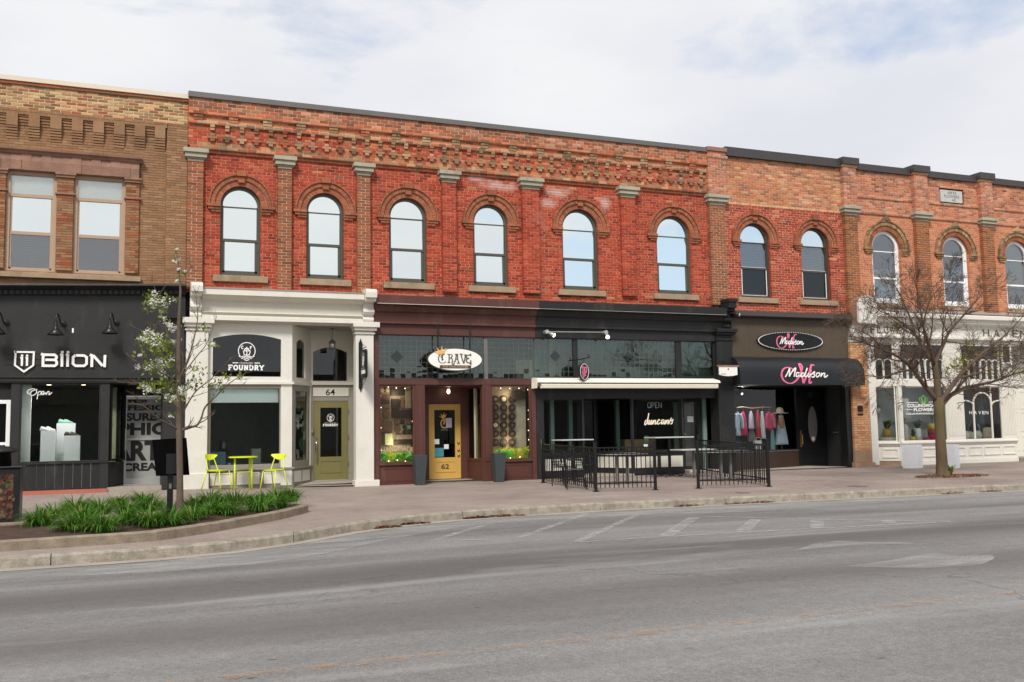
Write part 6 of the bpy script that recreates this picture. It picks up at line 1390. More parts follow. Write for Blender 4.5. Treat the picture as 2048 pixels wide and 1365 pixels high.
for i, ch_ in enumerate('FLOWERS'):
    px = 1745+i*13.3; X_ = WX(px, 657+i*.6, -.17); text_mb(ch_, (X_-.09, X_+.09, 4.03, 4.24), FLAT(-.162), .012).build('fascia_letter', 'letter_dull', S6, fix=False)
for ch_, px in zip('HAVEN', (1972, 1993, 2013, 2030, 2046)):
    X_ = WX(px, 661, -.17); text_mb(ch_, (X_-.13, X_+.13, 4.02, 4.25), FLAT(-.162), .012).build('fascia_letter', 'letter_dull', S6, fix=False)
PB = [(21.50, .62), (22.20, -.06), (27.05, -.06), (27.55, .75)]
C1, C2, C3 = WX(1893, 820, -.06), WX(1926, 820, -.06), WX(2003, 820, -.06)
wa, wb_ = Wall(PB[0], PB[1]), Wall(PB[1], PB[2])
def arcade(w, s0, s1, n, z0=2.64, zs=3.16):
    mb = MB(); dw = (s1-s0)/n
    for i in range(n):
        c = s0+dw*(i+.5); mb.ring(arch_pts(c, dw/2, z0, zs, 10), arch_pts(c, dw/2-.03, z0, zs, 10), -.02, .03, False, w=w)
    return mb.build('arcade', 'paint_white', S6)
def trans(w, s0, s1, n):
    lwin(S6, w, s0, s1, 2.60, 3.76, .05, 'paint_white', 'glass_tint', -.05, .02, 'transom_window'); arcade(w, s0+.06, s1-.06, n)
trans(wa, .05, wa.L-.05, 3); u = lambda X_: X_-22.20
trans(wb_, .14, u(C1), 7); trans(wb_, u(C2), u(C3)+.02, 6); trans(wb_, u(C3)+.15, wb_.L, 3)
for w, s0, s1 in ((wa, 0, wa.L), (wb_, 0, wb_.L)):
    part(S6, 'mid_rail', 'paint_white', (s0, s1, -.06, .05, 2.42, 2.60), w=w); MB().lmold(w, [(-.08, .60), (-.08, .72), (.06, .72), (.10, .70), (.10, .66), (.05, .64), (.05, .60)], s0, s1).build('sill', 'paint_white', S6)
    part(S6, 'base_board', 'paint_white', (s0, s1, -.08, .02, .14 if w is wa else .0, .60), w=w)
def cpanel(w, a, c, z0=.24, z1=.52): MB().ring([(a,z0),(c,z0),(c,z1),(a,z1)], [(a+.035,z0+.035),(c-.035,z0+.035),(c-.035,z1-.035),(a+.035,z1-.035)], -.045, -.019, w=w).build('panel_moulding', 'paint_white', S6)
cpanel(wa, .08, .36); cpanel(wa, .46, wa.L-.06)
for a, c in ((.15, .75), (.85, 1.9), (2.0, 2.6), (2.75, 3.3), (3.4, 4.1), (4.2, 4.75)): cpanel(wb_, a, c)
part(S6, 'plinth_moulding', 'paint_white', (0, wb_.L, .02, .05, .0, .13), w=wb_); part(S6, 'sub_base', 'rubble_stone', (.0, wa.L, -.1, .0, -.05, .14), w=wa)
lwin(S6, wa, .04, wa.L-.06, .72, 2.42, .04, 'paint_white', 'glass_shop', -.05, .02); lwin(S6, wb_, .13, u(C1), .72, 2.42, .035, 'paint_white', 'glass_shop', -.05, .02); w2 = lwin(S6, wb_, u(C2), u(C3), .72, 2.42, .035, 'paint_white', 'glass_shop', -.05, .02)
def fluted(w, a, c, z0, z1):
    mb = MB().lbox(w, a, c, -.06, .04, z0, z1); k = max(2, int((c-a)/.06))
    for i in range(k): s_ = a+(c-a)*(i+.5)/k; mb.lbox(w, s_-.016, s_+.016, .041, .055, z0+.15, z1-.1)
    return mb.build('fluted_pilaster', 'paint_white', S6)
fluted(wb_, 0, .13, .72, 2.42); fluted(wb_, u(C1), u(C2), .72, 2.42); fluted(wb_, u(C3), wb_.L, .72, 2.42); fluted(wb_, u(C1), u(C2), 2.6, 3.8); fluted(wb_, 0, .13, 2.6, 3.8); part(S6, 'corner_post', 'paint_white', (21.08, 21.34, -.1, .7, .05, 3.76), bevel=.008); part(S6, 'filler_wall', 'paint_white', (21.34, 21.55, .58, .7, .05, 3.76))
# gothic mullions of the second bay
s0, s1 = u(C2)+.035, u(C3)-.035; a, b = s0+(s1-s0)*.26, s0+(s1-s0)*.74; mb = MB()
mb.lbox(wb_, a-.022, a+.022, -.02, .02, .74, 1.9).lbox(wb_, b-.022, b+.022, -.02, .02, .74, 2.40); c = (a+b)/2; hw = (b-a)/2
mb.ring(arch_pts(c, hw+.02, 1.85, 1.86, 12, rise=.38), arch_pts(c, hw-.024, 1.85, 1.86, 12, rise=.34), -.024, .021, False, w=wb_)
for c_, sgn in ((s0, 1), (s1, -1)):
    P = [(c_+sgn*(a-s0)*math.sin(t), 1.82+.17*math.cos(t)) for t in [i*math.pi/2/6 for i in range(7)]]; Q = [(c_+sgn*((a-s0)-.035)*math.sin(t), 1.82+.13*math.cos(t)) for t in [i*math.pi/2/6 for i in range(7)]]; mb.ring(P, Q, -.026, .019, False, w=wb_)
mb.build('gothic_mullion', 'paint_white', w2)
# door and return at the right
wz = Wall(PB[2], PB[3]); part(S6, 'return_wall', 'paint_white', (0, wz.L, -.06, 0, 0, 3.8), w=wz); wy = Wall(PB[3], (28.9, .75)); dr6 = part(S6, 'door', 'paint_white', (.02, 1.25, -.06, 0, .12, 2.45), w=wy)
for z0, z1 in ((.3, .8), (.95, 1.6), (1.7, 2.3)):
    for a in (.14, .68): MB().ring([(a,z0),(a+.42,z0),(a+.42,z1),(a,z1)], [(a+.03,z0+.03),(a+.39,z0+.03),(a+.39,z1-.03),(a+.03,z1-.03)], -.014, .004, w=wy).build('door_panel', 'paint_white', dr6)
MB().tube(catmull([wy.p(.1, .02, 1.4), wy.p(.1, .08, 1.35), wy.p(.1, .08, 1.15), wy.p(.1, .02, 1.1)], 4), .016, 8).build('handle', 'metal_black', dr6); part(S6, 'door_step', 'concrete', (27.1, 29, -.3, .8, .0, .12)); part(S6, 'door_head', 'paint_white', (27.5, 31.5, .7, .8, 2.45, 3.8), (28.8, 31.5, .3, .7, 0, 3.8))
room(S6, 21.3, 27.4, .72, 4.0, .12, 3.76, 'room_grey', 'room_floor', 'room_grey'); part(S6, 'window_deck', 'room_cream', (22.3, 27.0, .04, .7, .60, .70)); part(S6, 'backing_panel', 'room_light', (21.9, 25.0, .95, 1.0, .12, 3.7)); part(S6, 'backing_panel', 'room_green', (25.1, 27.3, 1.4, 1.45, .12, 3.7)); part(S6, 'shelf', 'wood_pale', (22.9, 24.4, .75, .95, 1.3, 1.33)); part(S6, 'room_divider', 'red_post', (WX(1990,830,.8)-.05, WX(1990,830,.8)+.05, .8, .9, .7, 2.4))  # pale backing panel added behind the goods to brighten the shop interior
# window lettering
for t, bx, m in (('COLLINGWOOD', (1814.5, 1878, 808, 815), 'letter_white'), ('FLOWERS', (1827.5, 1870, 816.5, 823), 'letter_white'), ('COLLINGWOODFLOWERS', (1812, 1882, 826, 829.3), 'letter_white')):
    text_mb(t, box_(*bx, -.05), FLAT(-.045), .003, offset=.03).build('window_lettering', m, S6, fix=False)
for a, c, y in ((1813, 1837, 805.5), (1857, 1879, 804.5), (1812, 1825, 819.5)): f = box_(a, c, y-.5, y+.5, -.05); part(S6, 'lettering_rule', 'letter_white', (f[0], f[1], -.047, -.044, f[2], f[3]))
stroke([[(50,0),(30,30),(30,70),(50,100),(70,70),(70,30),(50,0)],[(0,25),(5,70),(45,100),(30,45),(0,25)],[(100,25),(95,70),(55,100),(70,45),(100,25)]], box_(1839, 1855, 791, 807.5, -.05), (0,100,0,100), .02, FLAT(-.045), .003).build('flower_emblem', 'tissue_green', S6, fix=False)
for ch_, px in zip('HAVEN', (1941.5, 1951, 1959.5, 1967.5, 1974)): f = box_(px-2.6, px+2.6, 822.5, 829, -.05); text_mb(ch_, f, FLAT(-.045), .003).build('window_lettering', 'letter_white', S6, fix=False)
for px in (1795, 1914):
    q = W(px, 808, -.1); MB().tube(catmull([q, q+Vector((.02, -.08, .03)), q+Vector((.05, -.22, .03))], 4), .012, 6).tube(catmull([q+Vector((0, 0, -.18)), q+Vector((.02, -.06, -.08)), q+Vector((.04, -.18, .0))], 4), .01, 6).build('iron_bracket', 'metal_black', S6)
# window goods
def vase(name, lab, px, pyb, Y, prof, mat, cat='vase', grp=None):
    q = W(px, pyb, Y); t = thing(name, lab, cat, (q.x, Y, .70), grp); MB().lathe((q.x, Y, .702), prof, 18).build('body', mat, t, smooth=True); return t, q
def fronds(mb, c, n, h, spread, wd_=.03, seed=1):
    r_ = random.Random(seed)
    for i in range(n):
        a = r_.uniform(0, 6.283); s_ = r_.uniform(.3, 1)*spread; hh = h*r_.uniform(.5, 1); d = Vector((math.cos(a), math.sin(a)*.7, 0)); nn = Vector((-d.y, d.x, 0))*wd_*r_.uniform(.6, 1.3)
        p0 = Vector(c); p1 = p0+d*s_*.4+Vector((0, 0, hh*.7)); p2 = p0+d*s_+Vector((0, 0, hh*(.7+.3*r_.random())))
        mb.add([p0-nn*.3, p0+nn*.3, p1+nn, p1-nn, p2], [(0, 1, 2, 3), (3, 2, 4)])
    return mb
t, q = vase('table_lamp', 'tall white lamp shade above the stacked ceramic base in flower shop window', 1812, 880, .25, [(.09, 0), (.10, .03), (.07, .12), (.12, .2), (.08, .3), (.11, .42), (.06, .52), (.02, .56), (.02, .75)], 'ceramic', 'lamp'); MB().lathe((q.x, .25, 1.43), [(.19, 0), (.14, .62), (.13, .62), (.18, .0)], 20).build('lamp_shade', 'paper', t, smooth=True)
t, q = vase('table_lamp', 'small white lamp on rounded base in flower shop window', 1804, 880, .45, [(.08, 0), (.12, .15), (.05, .3), (.02, .4)], 'ceramic', 'lamp'); MB().lathe((q.x, .45, 1.05), [(.13, 0), (.08, .25), (.07, .25), (.12, 0)], 18).build('lamp_shade', 'paper', t, smooth=True)
t, q = vase('plant_pot', 'ochre pot with bushy green plant in the angled flower shop window', 1775, 880, .55, [(.10, .16), (.13, .30), (.125, .42), (.11, .40)], 'ceramic_ochre', 'pot plant'); fronds(MB(), (q.x, .55, 1.05), 90, .40, .28, .04, 3).build('leaves', 'leaf_green', t, fix=False); MB().lathe((q.x, .55, .70), [(.25, 0), (.28, .10), (.25, .15), (.1, .16)], 20).build('bowl', 'ceramic', t, smooth=True)
t, q = vase('plant_pot', 'tall white vase holding a dark green plant', 1836, 880, .2, [(.11, 0), (.10, .42), (.09, .42), (.1, .02)], 'frame_white', 'pot plant'); fronds(MB(), (q.x, .2, 1.08), 60, .35, .3, .03, 4).build('leaves', 'leaf_house', t, fix=False)
t, q = vase('plant_pot', 'small yellow pot beside the tall white vase', 1826, 881, .12, [(.07, 0), (.08, .12), (.05, .17), (.04, .15)], 'plastic_yellow', 'pot plant'); fronds(MB(), (q.x, .12, .84), 40, .3, .2, .025, 5).build('leaves', 'leaf_house', t, fix=False)
t, q = vase('bucket', 'red bucket stack topped with yellow bucket behind the bare tree', 1866, 880, .2, [(.13, 0), (.15, .36), (.14, .36), (.12, .02)], 'plastic_red', 'bucket'); MB().lathe((q.x, .2, 1.06), [(.11, 0), (.13, .2), (.12, .2), (.1, .02)], 18).build('yellow_bucket', 'plastic_yellow', t, smooth=True); MB().lathe((q.x, .2, .92), [(.145, 0), (.15, .14), (.14, .14), (.13, 0)], 18).build('magenta_bucket', 'plastic_magenta', t, smooth=True); fronds(MB(), (q.x, .2, 1.25), 24, .5, .12, .02, 6).build('leaves', 'leaf_green', t, fix=False)
vase('vase', 'low magenta pot under the window emblem', 1853, 880, .15, [(.09, 0), (.10, .14), (.08, .14), (.07, .02)], 'plastic_magenta')
for px, r_, lab in ((1929, .17, 'round white vase next to the fluted pilaster'), (1940, .15, 'small round white vase under the HAVEN lettering'), (1955, .16, 'round speckled white vase beside the dark jug')): vase('vase', lab, px, 880, .15+.1*(px % 3), [(.05, 0), (r_*.8, .06), (r_, r_), (r_*.7, r_*1.7), (.05, r_*1.95), (.04, r_*1.9)], 'ceramic')
vase('vase', 'dark blue jug in the HAVEN window', 1949, 878, .5, [(.1, 0), (.16, .15), (.15, .4), (.08, .55), (.07, .5)], 'cloth_navy')
for px, py, Y, s_, m, lab in ((1947, 845, .6, .26, 'fabric_grey', 'grey square cushion in the HAVEN window'), (1975, 865, .5, .2, 'straw', 'pale woven basket in the HAVEN window')):
    q = W(px, py, Y); t = thing('cushion' if 'cushion' in lab else 'basket', lab, 'cushion' if 'cushion' in lab else 'basket', (q.x, Y, .72)); b = MB(); b.lathe((q.x, Y, .71), [(s_*.8, 0), (s_, s_*.5), (s_*1.02, s_*1.2), (s_*.85, s_*1.9), (s_*.4, s_*2)], 20, sy=.5); b.build('body', m, t, smooth=True)
q = W(1751, 790, .8); t = thing('hanging_planter', 'macrame hanging planter in the angled flower shop window', 'hanging planter', (q.x, .8, 1.55)); MB().lathe((q.x, .8, 1.55), [(.02, 0), (.12, .06), (.14, .2), (.12, .2), (.02, .04)], 16).build('pot', 'ceramic', t, smooth=True); mb = MB(); [mb.tube([(q.x+.13*math.cos(a), .8+.13*math.sin(a), 1.72), (q.x, .8, 2.42)], .006, 4) for a in (0, 1.57, 3.14, 4.71)]; mb.build('cords', 'straw', t); fronds(MB(), (q.x, .8, 1.72), 40, .22, .25, .03, 8).build('leaves', 'leaf_house', t, fix=False)
# white plinths on the pavement
for px, lab in ((1841, 'white box plinth left of the bare tree trunk'), (1916, 'white box plinth right of the bare tree trunk')):
    q = G(px, 937.5); w_ = .44; cx, cy = q.x+.02, q.y+.31; th = R(45-18); V = [(cx+.31*math.cos(th+math.pi/2*i+math.pi/4), cy+.31*math.sin(th+math.pi/2*i+math.pi/4)) for i in range(4)]; z = pave_z(cx, cy)-.005; o = MB(); o.hexa([(x, y, z) for x, y in V]+[(x, y, z+.68) for x, y in V]); o = o.build('display_plinth', 'plinth_white', bevel=.004); tag(o, lab, 'plinth', None)
# ================================================================ shoe displays
for k, (x0, x1, yt, yb, Y, m, lab, sl) in enumerate(((80.5, 110, 862, 925, .40, 'sneaker_white', 'wide white display plinth holding white shoes', 'white shoe on the wide display plinth'), (112, 150, 847, 922, .85, 'sneaker_mint', 'tall white display plinth at the back holding mint shoes', 'mint shoe on the tall display plinth'), (128, 160, 872, 923, .42, 'frame_dark', 'short white display plinth holding dark shoes', 'dark shoe on the short display plinth'))):
    a, c, zt = WX(x0, 890, Y), WX(x1, 890, Y), WZ((x0+x1)/2, yt, Y); o = MB().box(a, c, Y, Y+(c-a), .712, zt).build('display_plinth', 'plinth_white', bevel=.004); tag(o, lab, 'plinth')
    for s_ in (-1, 1):
        cx = (a+c)/2; yc_ = Y+.10+s_*.055; cx = cx+.05*s_; n = 12; vs = []; pr_ = [(.02, .03, .0, .03), (.05, .036, .0, .095), (.11, .034, 0, .085), (.17, .036, 0, .045), (.23, .026, 0, .03)]
        mb = MB()
        for (yy, ww_, zb_, zh) in pr_:
            for j in range(n): th = 2*math.pi*j/n; vs.append((cx-.14+yy, yc_+ww_*math.cos(th)*.9, zt+.002+max(0, zh*(.5+.5*math.sin(th)))))
        mb.add(vs, [(i*n+j, i*n+(j+1) % n, (i+1)*n+(j+1) % n, (i+1)*n+j) for i in range(4) for j in range(n)]+[tuple(range(n)), tuple(range(4*n, 5*n))]); tag(mb.build('shoe', m, smooth=True), sl, 'shoe', 'shoes on display plinths')
# ================================================================ lime bistro set
def lime_chair():
    t = thing('bistro_chair', 'lime green metal chair', 'chair', (0, 0, 0), 'lime bistro chairs'); mb = MB()
    pts = [(.21*math.cos(a)*(1.0 if math.cos(a) > 0 else .92), .20*math.sin(a)) for a in [i*2*math.pi/24 for i in range(24)]]; sq = lambda x, y: (x*(1+.18*min(1, (y/.2)**2)), y*(1+.18*min(1, (x/.21)**2)))
    pts = [sq(*p) for p in pts]; n = 24; vs = [(x, y, .445+.012*(x/.2)**2) for x, y in pts]+[(x*.97, y*.97, .425) for x, y in pts]; mb.add(vs, [tuple(range(n)), tuple(range(2*n-1, n-1, -1))]+[(i, n+i, n+(i+1) % n, (i+1) % n) for i in range(n)]); mb.build('seat', 'lime', t, smooth=False)
    mb = MB(); K = 10; vs = []; H_ = 5
    for i in range(K+1):
        v = -1+2*i/K; ww = .205*v; dep = -.20-.03+.05*v*v
        for j in range(H_+1):
            q = j/H_; top = .80-.012*v*v; lo = .665+.10*abs(v)**2.2; vs.append((dep-.01-.05*(q*.5), ww*(1-.06*(1-q)), lo+(top-lo)*q))
    m_ = H_+1; mb.add(vs, [(i*m_+j, (i+1)*m_+j, (i+1)*m_+j+1, i*m_+j+1) for i in range(K) for j in range(H_)]); o = mb.build('backrest', 'lime', t, fix=False); s_ = o.modifiers.new('s', 'SOLIDIFY'); s_.thickness = .012
    for sy in (-1, 1):
        MB().tube([(.17, sy*.16, .43), (.24, sy*.19, 0)], .0125, 8).build('leg', 'lime', t, smooth=True)
        MB().tube([(-.17, sy*.165, .43), (-.30, sy*.20, 0)], .0125, 8).build('leg', 'lime', t, smooth=True); MB().tube(catmull([(-.14, sy*.165, .435), (-.18, sy*.15, .55), (-.235, sy*.12, .72)], 4), .0125, 8).build('back_post', 'lime', t, smooth=True)
    return t
YCH = -.62
lc = lime_chair(); x = WX(436, 950, YCH); lc.location = (x, YCH, pave_z(x, YCH)); lc.rotation_euler = (0, 0, R(-46)); lc['label'] = 'lime green metal chair in front of the white pillar'
x = WX(547, 950, YCH); c2 = copy_tree(lc, None, (x, YCH, pave_z(x, YCH)), R(180+48)); c2['label'] = 'lime green metal chair beside the recessed olive door bay'
x = WX(486, 950, YCH); bt = thing('bistro_table', 'round lime green bistro table between two chairs', 'table', (x, YCH, pave_z(x, YCH))); z = pave_z(x, YCH); MB().lathe((x, YCH, z), [(.30, .715), (.315, .72), (.315, .74), (.30, .745), (.002, .745)], 36).build('table_top', 'lime', bt)
for dx, dy in ((-.19, -.05), (.19, -.05), (-.17, .16), (.17, .16)): MB().tube([(x+dx*.95, YCH+dy, z+.716), (x+dx, YCH+dy*1.2, z)], .02, 8).build('leg', 'lime', bt, smooth=True)
MB().tube([(x-.19, YCH-.055, z+.40), (x+.19, YCH-.055, z+.40)], .009, 6).build('stretcher', 'lime', bt)
# ================================================================ patio fences
def P2(px, py): q = G(px, py); return Vector((q.x, q.y))
def fence(name, a, b, lab, ends=(1, 1), sp=.105, hp=1.06):
    a = Vector(a); b = Vector(b); L_ = (b-a).length; d = (b-a)/L_; mid = (a+b)/2; t = thing(name, lab, 'fence', (mid.x, mid.y, pave_z(mid.x, mid.y)), 'black patio fence sections'); zf = lambda s_: pave_z(*(a+d*s_))
    w = Wall(a, b)
    for e, s_ in zip(ends, (0, L_)):
        if e: z = zf(s_); MB().lbox(w, s_-.028, s_+.028, -.028, .028, z+.012, z+hp).lbox(w, s_-.034, s_+.034, -.034, .034, z+hp, z+hp+.018).build('post', 'metal_black', t); MB().lbox(w, s_-.06, s_+.06, -.06, .06, z-.002, z+.012).build('base_plate', 'metal_black', t)
    for h in (.16, .80, .93):
        mb = MB(); q = [w.p(s_, dd, zf(s_)+h+zz) for s_ in (.03, L_-.03) for dd, zz in ((.014, 0), (.014, .028), (-.014, .028), (-.014, 0))]; mb.add(q, [(0,1,2,3),(7,6,5,4)]+[(i, 4+i, 4+(i+1) % 4, (i+1) % 4) for i in range(4)]); mb.build('rail', 'metal_black', t)
    n = max(2, round(L_/sp)); me = mesh_of(MB().lbox(Wall((0, 0), (d.x, d.y)), -.008, .008, -.008, .008, 0, .86), 'metal_black', name='picket')
    for i in range(1, n): s_ = L_*i/n; q = a+d*s_; inst('picket', me, t, (q.x, q.y, zf(s_)+.07))
    return t
FA, FB, FC = P2(1091, 967), P2(1192, 984), P2(1311, 980.5); FE, FF, FG = P2(1397, 977.5), P2(1538, 974), P2(1404, 950)
FA = Vector((FA.x, -1.25)); FG = Vector((14.55, -.75))
fence('fence_panel', FB, FC, 'black picket fence panel along the pavement in front of dark patio chair'); fence('fence_panel', FA, FB, 'black picket fence panel running back to the maroon shop corner', (1, 0)); fence('fence_panel', FE, FF, 'black picket fence panel along the pavement in front of the clothes window'); fence('fence_panel', FF, FG, 'black picket fence panel running back towards the black pier', (0, 1))
# tables
def table(px0, px1, py, Y, h, lab, leg='steel_dull', two=False, grp='grey patio tables', dp=.6):
    a, c = WX(px0, py, Y), WX(px1, py, Y); cx = (a+c)/2; z = pave_z(cx, Y); t = thing('patio_table', lab, 'table', (cx, Y, z), grp); part(t, 'table_top', 'table_top', (a, c, Y-dp/2, Y+dp/2, z+h-.03, z+h), bevel=.006)
    for X_ in ((cx-.14, cx+.14) if two else (cx,)):
        MB().box(X_-.03, X_+.03, Y-.03, Y+.03, z+.05, z+h-.031).build('pedestal', leg, t)
    mb = MB()
    for sx in (-1, 1):
        for sy in (-1, 1): mb.tube(catmull([(cx+(sx*.14 if two else 0), Y, z+.08), (cx+sx*.15, Y+sy*.12, z+.06), (cx+sx*.28, Y+sy*.24, z+.012)], 4), .012, 6)
    mb.build('feet', leg, t); return t
def yfor(py, px, h):      # depth at which a table top of height h shows at pixel row py
    lo, hi = -5.5, .0
    for _ in range(40):
        m = (lo+hi)/2; q = W(px, py, m)
        if q.z > pave_z(q.x, m)+h: hi = m
        else: lo = m
    return (lo+hi)/2
table(1113, 1177, 883, -1.3, 1.05, 'tall grey bar table behind the left fence', 'metal_black'); table(1299, 1376, 881, -.9, 1.05, 'tall grey bar table below the duncans lettering', 'metal_black')
table(1203, 1284, 919, -2.6, .74, 'low grey table with twin pedestal inside the left fence', two=True); table(1352, 1422, 912, -1.5, .74, 'low grey table between the two fenced patios'); table(1404, 1496, 917, -2.9, .74, 'low grey table with twin pedestal behind the right fence', two=True)
def dark_chair(loc, rz, lab):
    t = thing('patio_chair', lab, 'chair', loc, 'dark metal patio chairs'); L0 = Vector(loc); m4 = Matrix.Translation(L0) @ Matrix.Rotation(rz, 4, 'Z'); T = lambda p: tuple(m4 @ Vector(p))
    for sx in (-1, 1):
        MB().tube([T((sx*.2, -.2, .44)), T((sx*.22, -.24, 0))], .013, 6).build('leg', 'metal_black', t); MB().tube([T((sx*.2, .2, .0)), T((sx*.2, .19, .44)), T((sx*.19, .25, .85))], .013, 6).build('leg', 'metal_black', t); MB().tube([T((sx*.24, .2, .66)), T((sx*.25, -.18, .64)), T((sx*.22, -.2, .44))], .012, 6).build('armrest', 'metal_black', t)
    mb = MB()
    for i in range(9): mb.tube([T((-.2+.05*i, -.21, .445)), T((-.2+.05*i, .2, .445))], .011, 5)
    mb.build('seat', 'metal_black', t); mb = MB()
    for i in range(8): mb.tube([T((-.175+.05*i, .2, .47)), T((-.17+.048*i, .25, .84))], .008, 5)
    for k in range(5): mb.tube([T((-.19, .205+.011*k, .50+.08*k)), T((.19, .205+.011*k, .50+.08*k))], .008, 5)
    mb.build('backrest', 'metal_black', t)
for px, Y, rz, lab in ((1128, -2.4, 2.0, 'dark metal chair against the left fence return'), (1150, -3.3, 1.2, 'dark metal chair at the fence corner beside the twin pedestal table'), (1165, -1.9, -.4, 'dark metal chair facing the twin pedestal table')):
    X_ = WX(px, 950, Y); dark_chair((X_, Y, pave_z(X_, Y)), rz, lab)
# leaf pile under the patio
def litter(name, lab, cx, cy, rx, ry, n, zf, mats='leaf_dry', hgt=.04):
    mb = MB(); r_ = random.Random(int(cx*100))
    for i in range(n):
        a = r_.uniform(0, 6.283); q = math.sqrt(r_.random()); x, y = cx+rx*q*math.cos(a), cy+ry*q*math.sin(a); z = zf(x, y)+.006+r_.random()*hgt*(1-q); s_ = r_.uniform(.02, .045); t1 = r_.uniform(0, 6.28); u_ = Vector((math.cos(t1), math.sin(t1), r_.uniform(-.3, .3)))*s_; v_ = Vector((-math.sin(t1), math.cos(t1), r_.uniform(-.3, .5)))*s_*.6; c = Vector((x, y, z+.012)); mb.add([c-u_, c+v_, c+u_, c-v_], [(0,1,2,3)])
    o = mb.build(name, mats, fix=False); tag(o, lab, 'leaves', kind='stuff'); return o
q = G(1345, 953); litter('leaf_litter', 'dry leaves drifted under the bar table', q.x, q.y, .8, .12, 260, pave_z)
for px, py, rx in ((772, 1057, .30), (822, 1049, .34), (945, 1036, .25), (990, 1032, .5)):
    x, y = GR(px, py); litter('leaf_litter', 'brown leaves lying in the gutter', x, kerb_y(x)-.09, rx, .07, 160, road_z)
for px in (1385, 1480, 1530, 1900, 1975): x, y = GR(px, 1005); litter('leaf_litter', 'brown leaves lying in the gutter', WX(px, 1005, -6.9), kerb_y(WX(px, 1005, -6.9))-.08, .35, .06, 60, road_z)
# ================================================================ planting bed
BED = [G(-260, 1082), G(-120, 1084), G(0, 1080, .14), G(280, 1063, .14), G(437, 1043, .14), G(562, 1021, .14), G(606, 1011, .14), G(622, 1005, .14), G(612, 998, .14), G(560, 999, .14)]
front = [Vector((-3.2, -9.0)), Vector((-1.36, -8.93)), Vector((.34, -8.75)), Vector((.95, -8.4)), Vector((1.46, -7.95)), Vector((2.05, -7.3)), Vector((2.58, -6.69)), Vector((3.05, -6.0)), Vector((3.22, -5.65))]
back = [Vector((3.05, -5.42)), Vector((2.6, -5.45)), Vector((1.6, -5.75)), (Vector((.2, -6.2))), Vector((-1.5, -6.67)), Vector((-3.2, -6.7))]
ring_ = [Vector((p.x, p.y, 0)) for p in front+back]
pts = catmull(ring_+[ring_[0]], 4)[:-1]
bz = lambda x, y: pave_z(x, y)+.14
kb = thing('planting_bed', 'raised concrete-edged planting bed at the kerb', 'planting bed', (.6, -7.2, pave_z(.6, -7.2)))
n = len(pts); per = 9
def inset(i, d):
    t = (pts[(i+1) % n]-pts[i-1]).normalized(); return pts[i]+Vector((-t.y, t.x, 0))*d
for k in range(0, n, per):
    ids = [i % n for i in range(k, min(k+per, n)+1)]; mb = MB(); vs = []
    for c, i in enumerate(ids):
        o_ = Vector(pts[i]); q = inset(i, .14)
        if c == 0: tt = (pts[(i+1) % n]-pts[i]).normalized()*.004; o_ = o_+tt; q = q+tt
        z0 = pave_z(o_.x, o_.y)-.02; z1 = bz(o_.x, o_.y)+rng.uniform(-.004, .004); vs += [(o_.x, o_.y, z0), (o_.x, o_.y, z1-.02), (o_.x+(q.x-o_.x)*.15, o_.y+(q.y-o_.y)*.15, z1), (q.x, q.y, z1), (q.x, q.y, z0)]
    fs = [(a*5+j, a*5+(j+1) % 5, a*5+5+(j+1) % 5, a*5+5+j) for a in range(len(ids)-1) for j in range(5)]+[(0,1,2,3,4), tuple(len(ids)*5-5+j for j in (4,3,2,1,0))]; mb.add(vs, fs).build('edging', 'bed_kerb', kb)
sp_ = [inset(i, .13) for i in range(n)]; cen = Vector((.4, -7.2, 0)); mb = MB(); vs = [(cen.x, cen.y, bz(cen.x, cen.y)+.03)]
for fr in (.5, 1): vs += [(cen.x+(q.x-cen.x)*fr, cen.y+(q.y-cen.y)*fr, bz(q.x, q.y)-.05+.07*(1-fr)+rng.uniform(-.012, .012)) for q in sp_]
mb.add(vs, [(0, 1+i, 1+(i+1) % n) for i in range(n)]+[(1+i, 1+n+i, 1+n+(i+1) % n, 1+(i+1) % n) for i in range(n)]); mb.build('soil', 'soil', kb, fix=False)
# day-lily clumps
def clump_mesh(seed):
    r_ = random.Random(seed); mb = MB()
    for i in range(210):
        a = r_.uniform(0, 6.283); rr = .17*math.sqrt(r_.random()); L_ = r_.uniform(.30, .60); lean = r_.uniform(.5, 1.75); d = Vector((math.cos(a), math.sin(a), 0)); sd = Vector((-d.y, d.x, 0)); wd_ = r_.uniform(.008, .014); p = Vector((rr*math.cos(a), rr*math.sin(a), 0)); el = math.pi/2-lean*.35; vs = []; K = 6
        for k in range(K+1):
            t = k/K; w = wd_*(1-t**2.2)+.0006; vs += [p-sd*w, p+sd*w]; p = p+(d*math.cos(el)+Vector((0, 0, 1))*math.sin(el))*L_/K; el -= lean*.42*(.4+t)
        mb.add(vs, [(2*k, 2*k+1, 2*k+3, 2*k+2) for k in range(K)])
    return mesh_of(mb, 'blade_green', fix=False, name='blades')
CM = [clump_mesh(s_) for s_ in range(5)]
LILY = [(80,1052),(140,1060),(165,1042),(205,1063),(250,1050),(150,1024),(200,1028),(255,1030),(300,1052),(340,1050),(385,1040),(420,1030),(300,1022),(390,1018),(440,1018),(470,1012),(500,1008),(530,1005),(560,1002),(520,1022),(455,1030),(235,1012),(285,1008),(420,1006),(555,1014),(345,1028),(170,1058),(110,1036),(580,1003)]
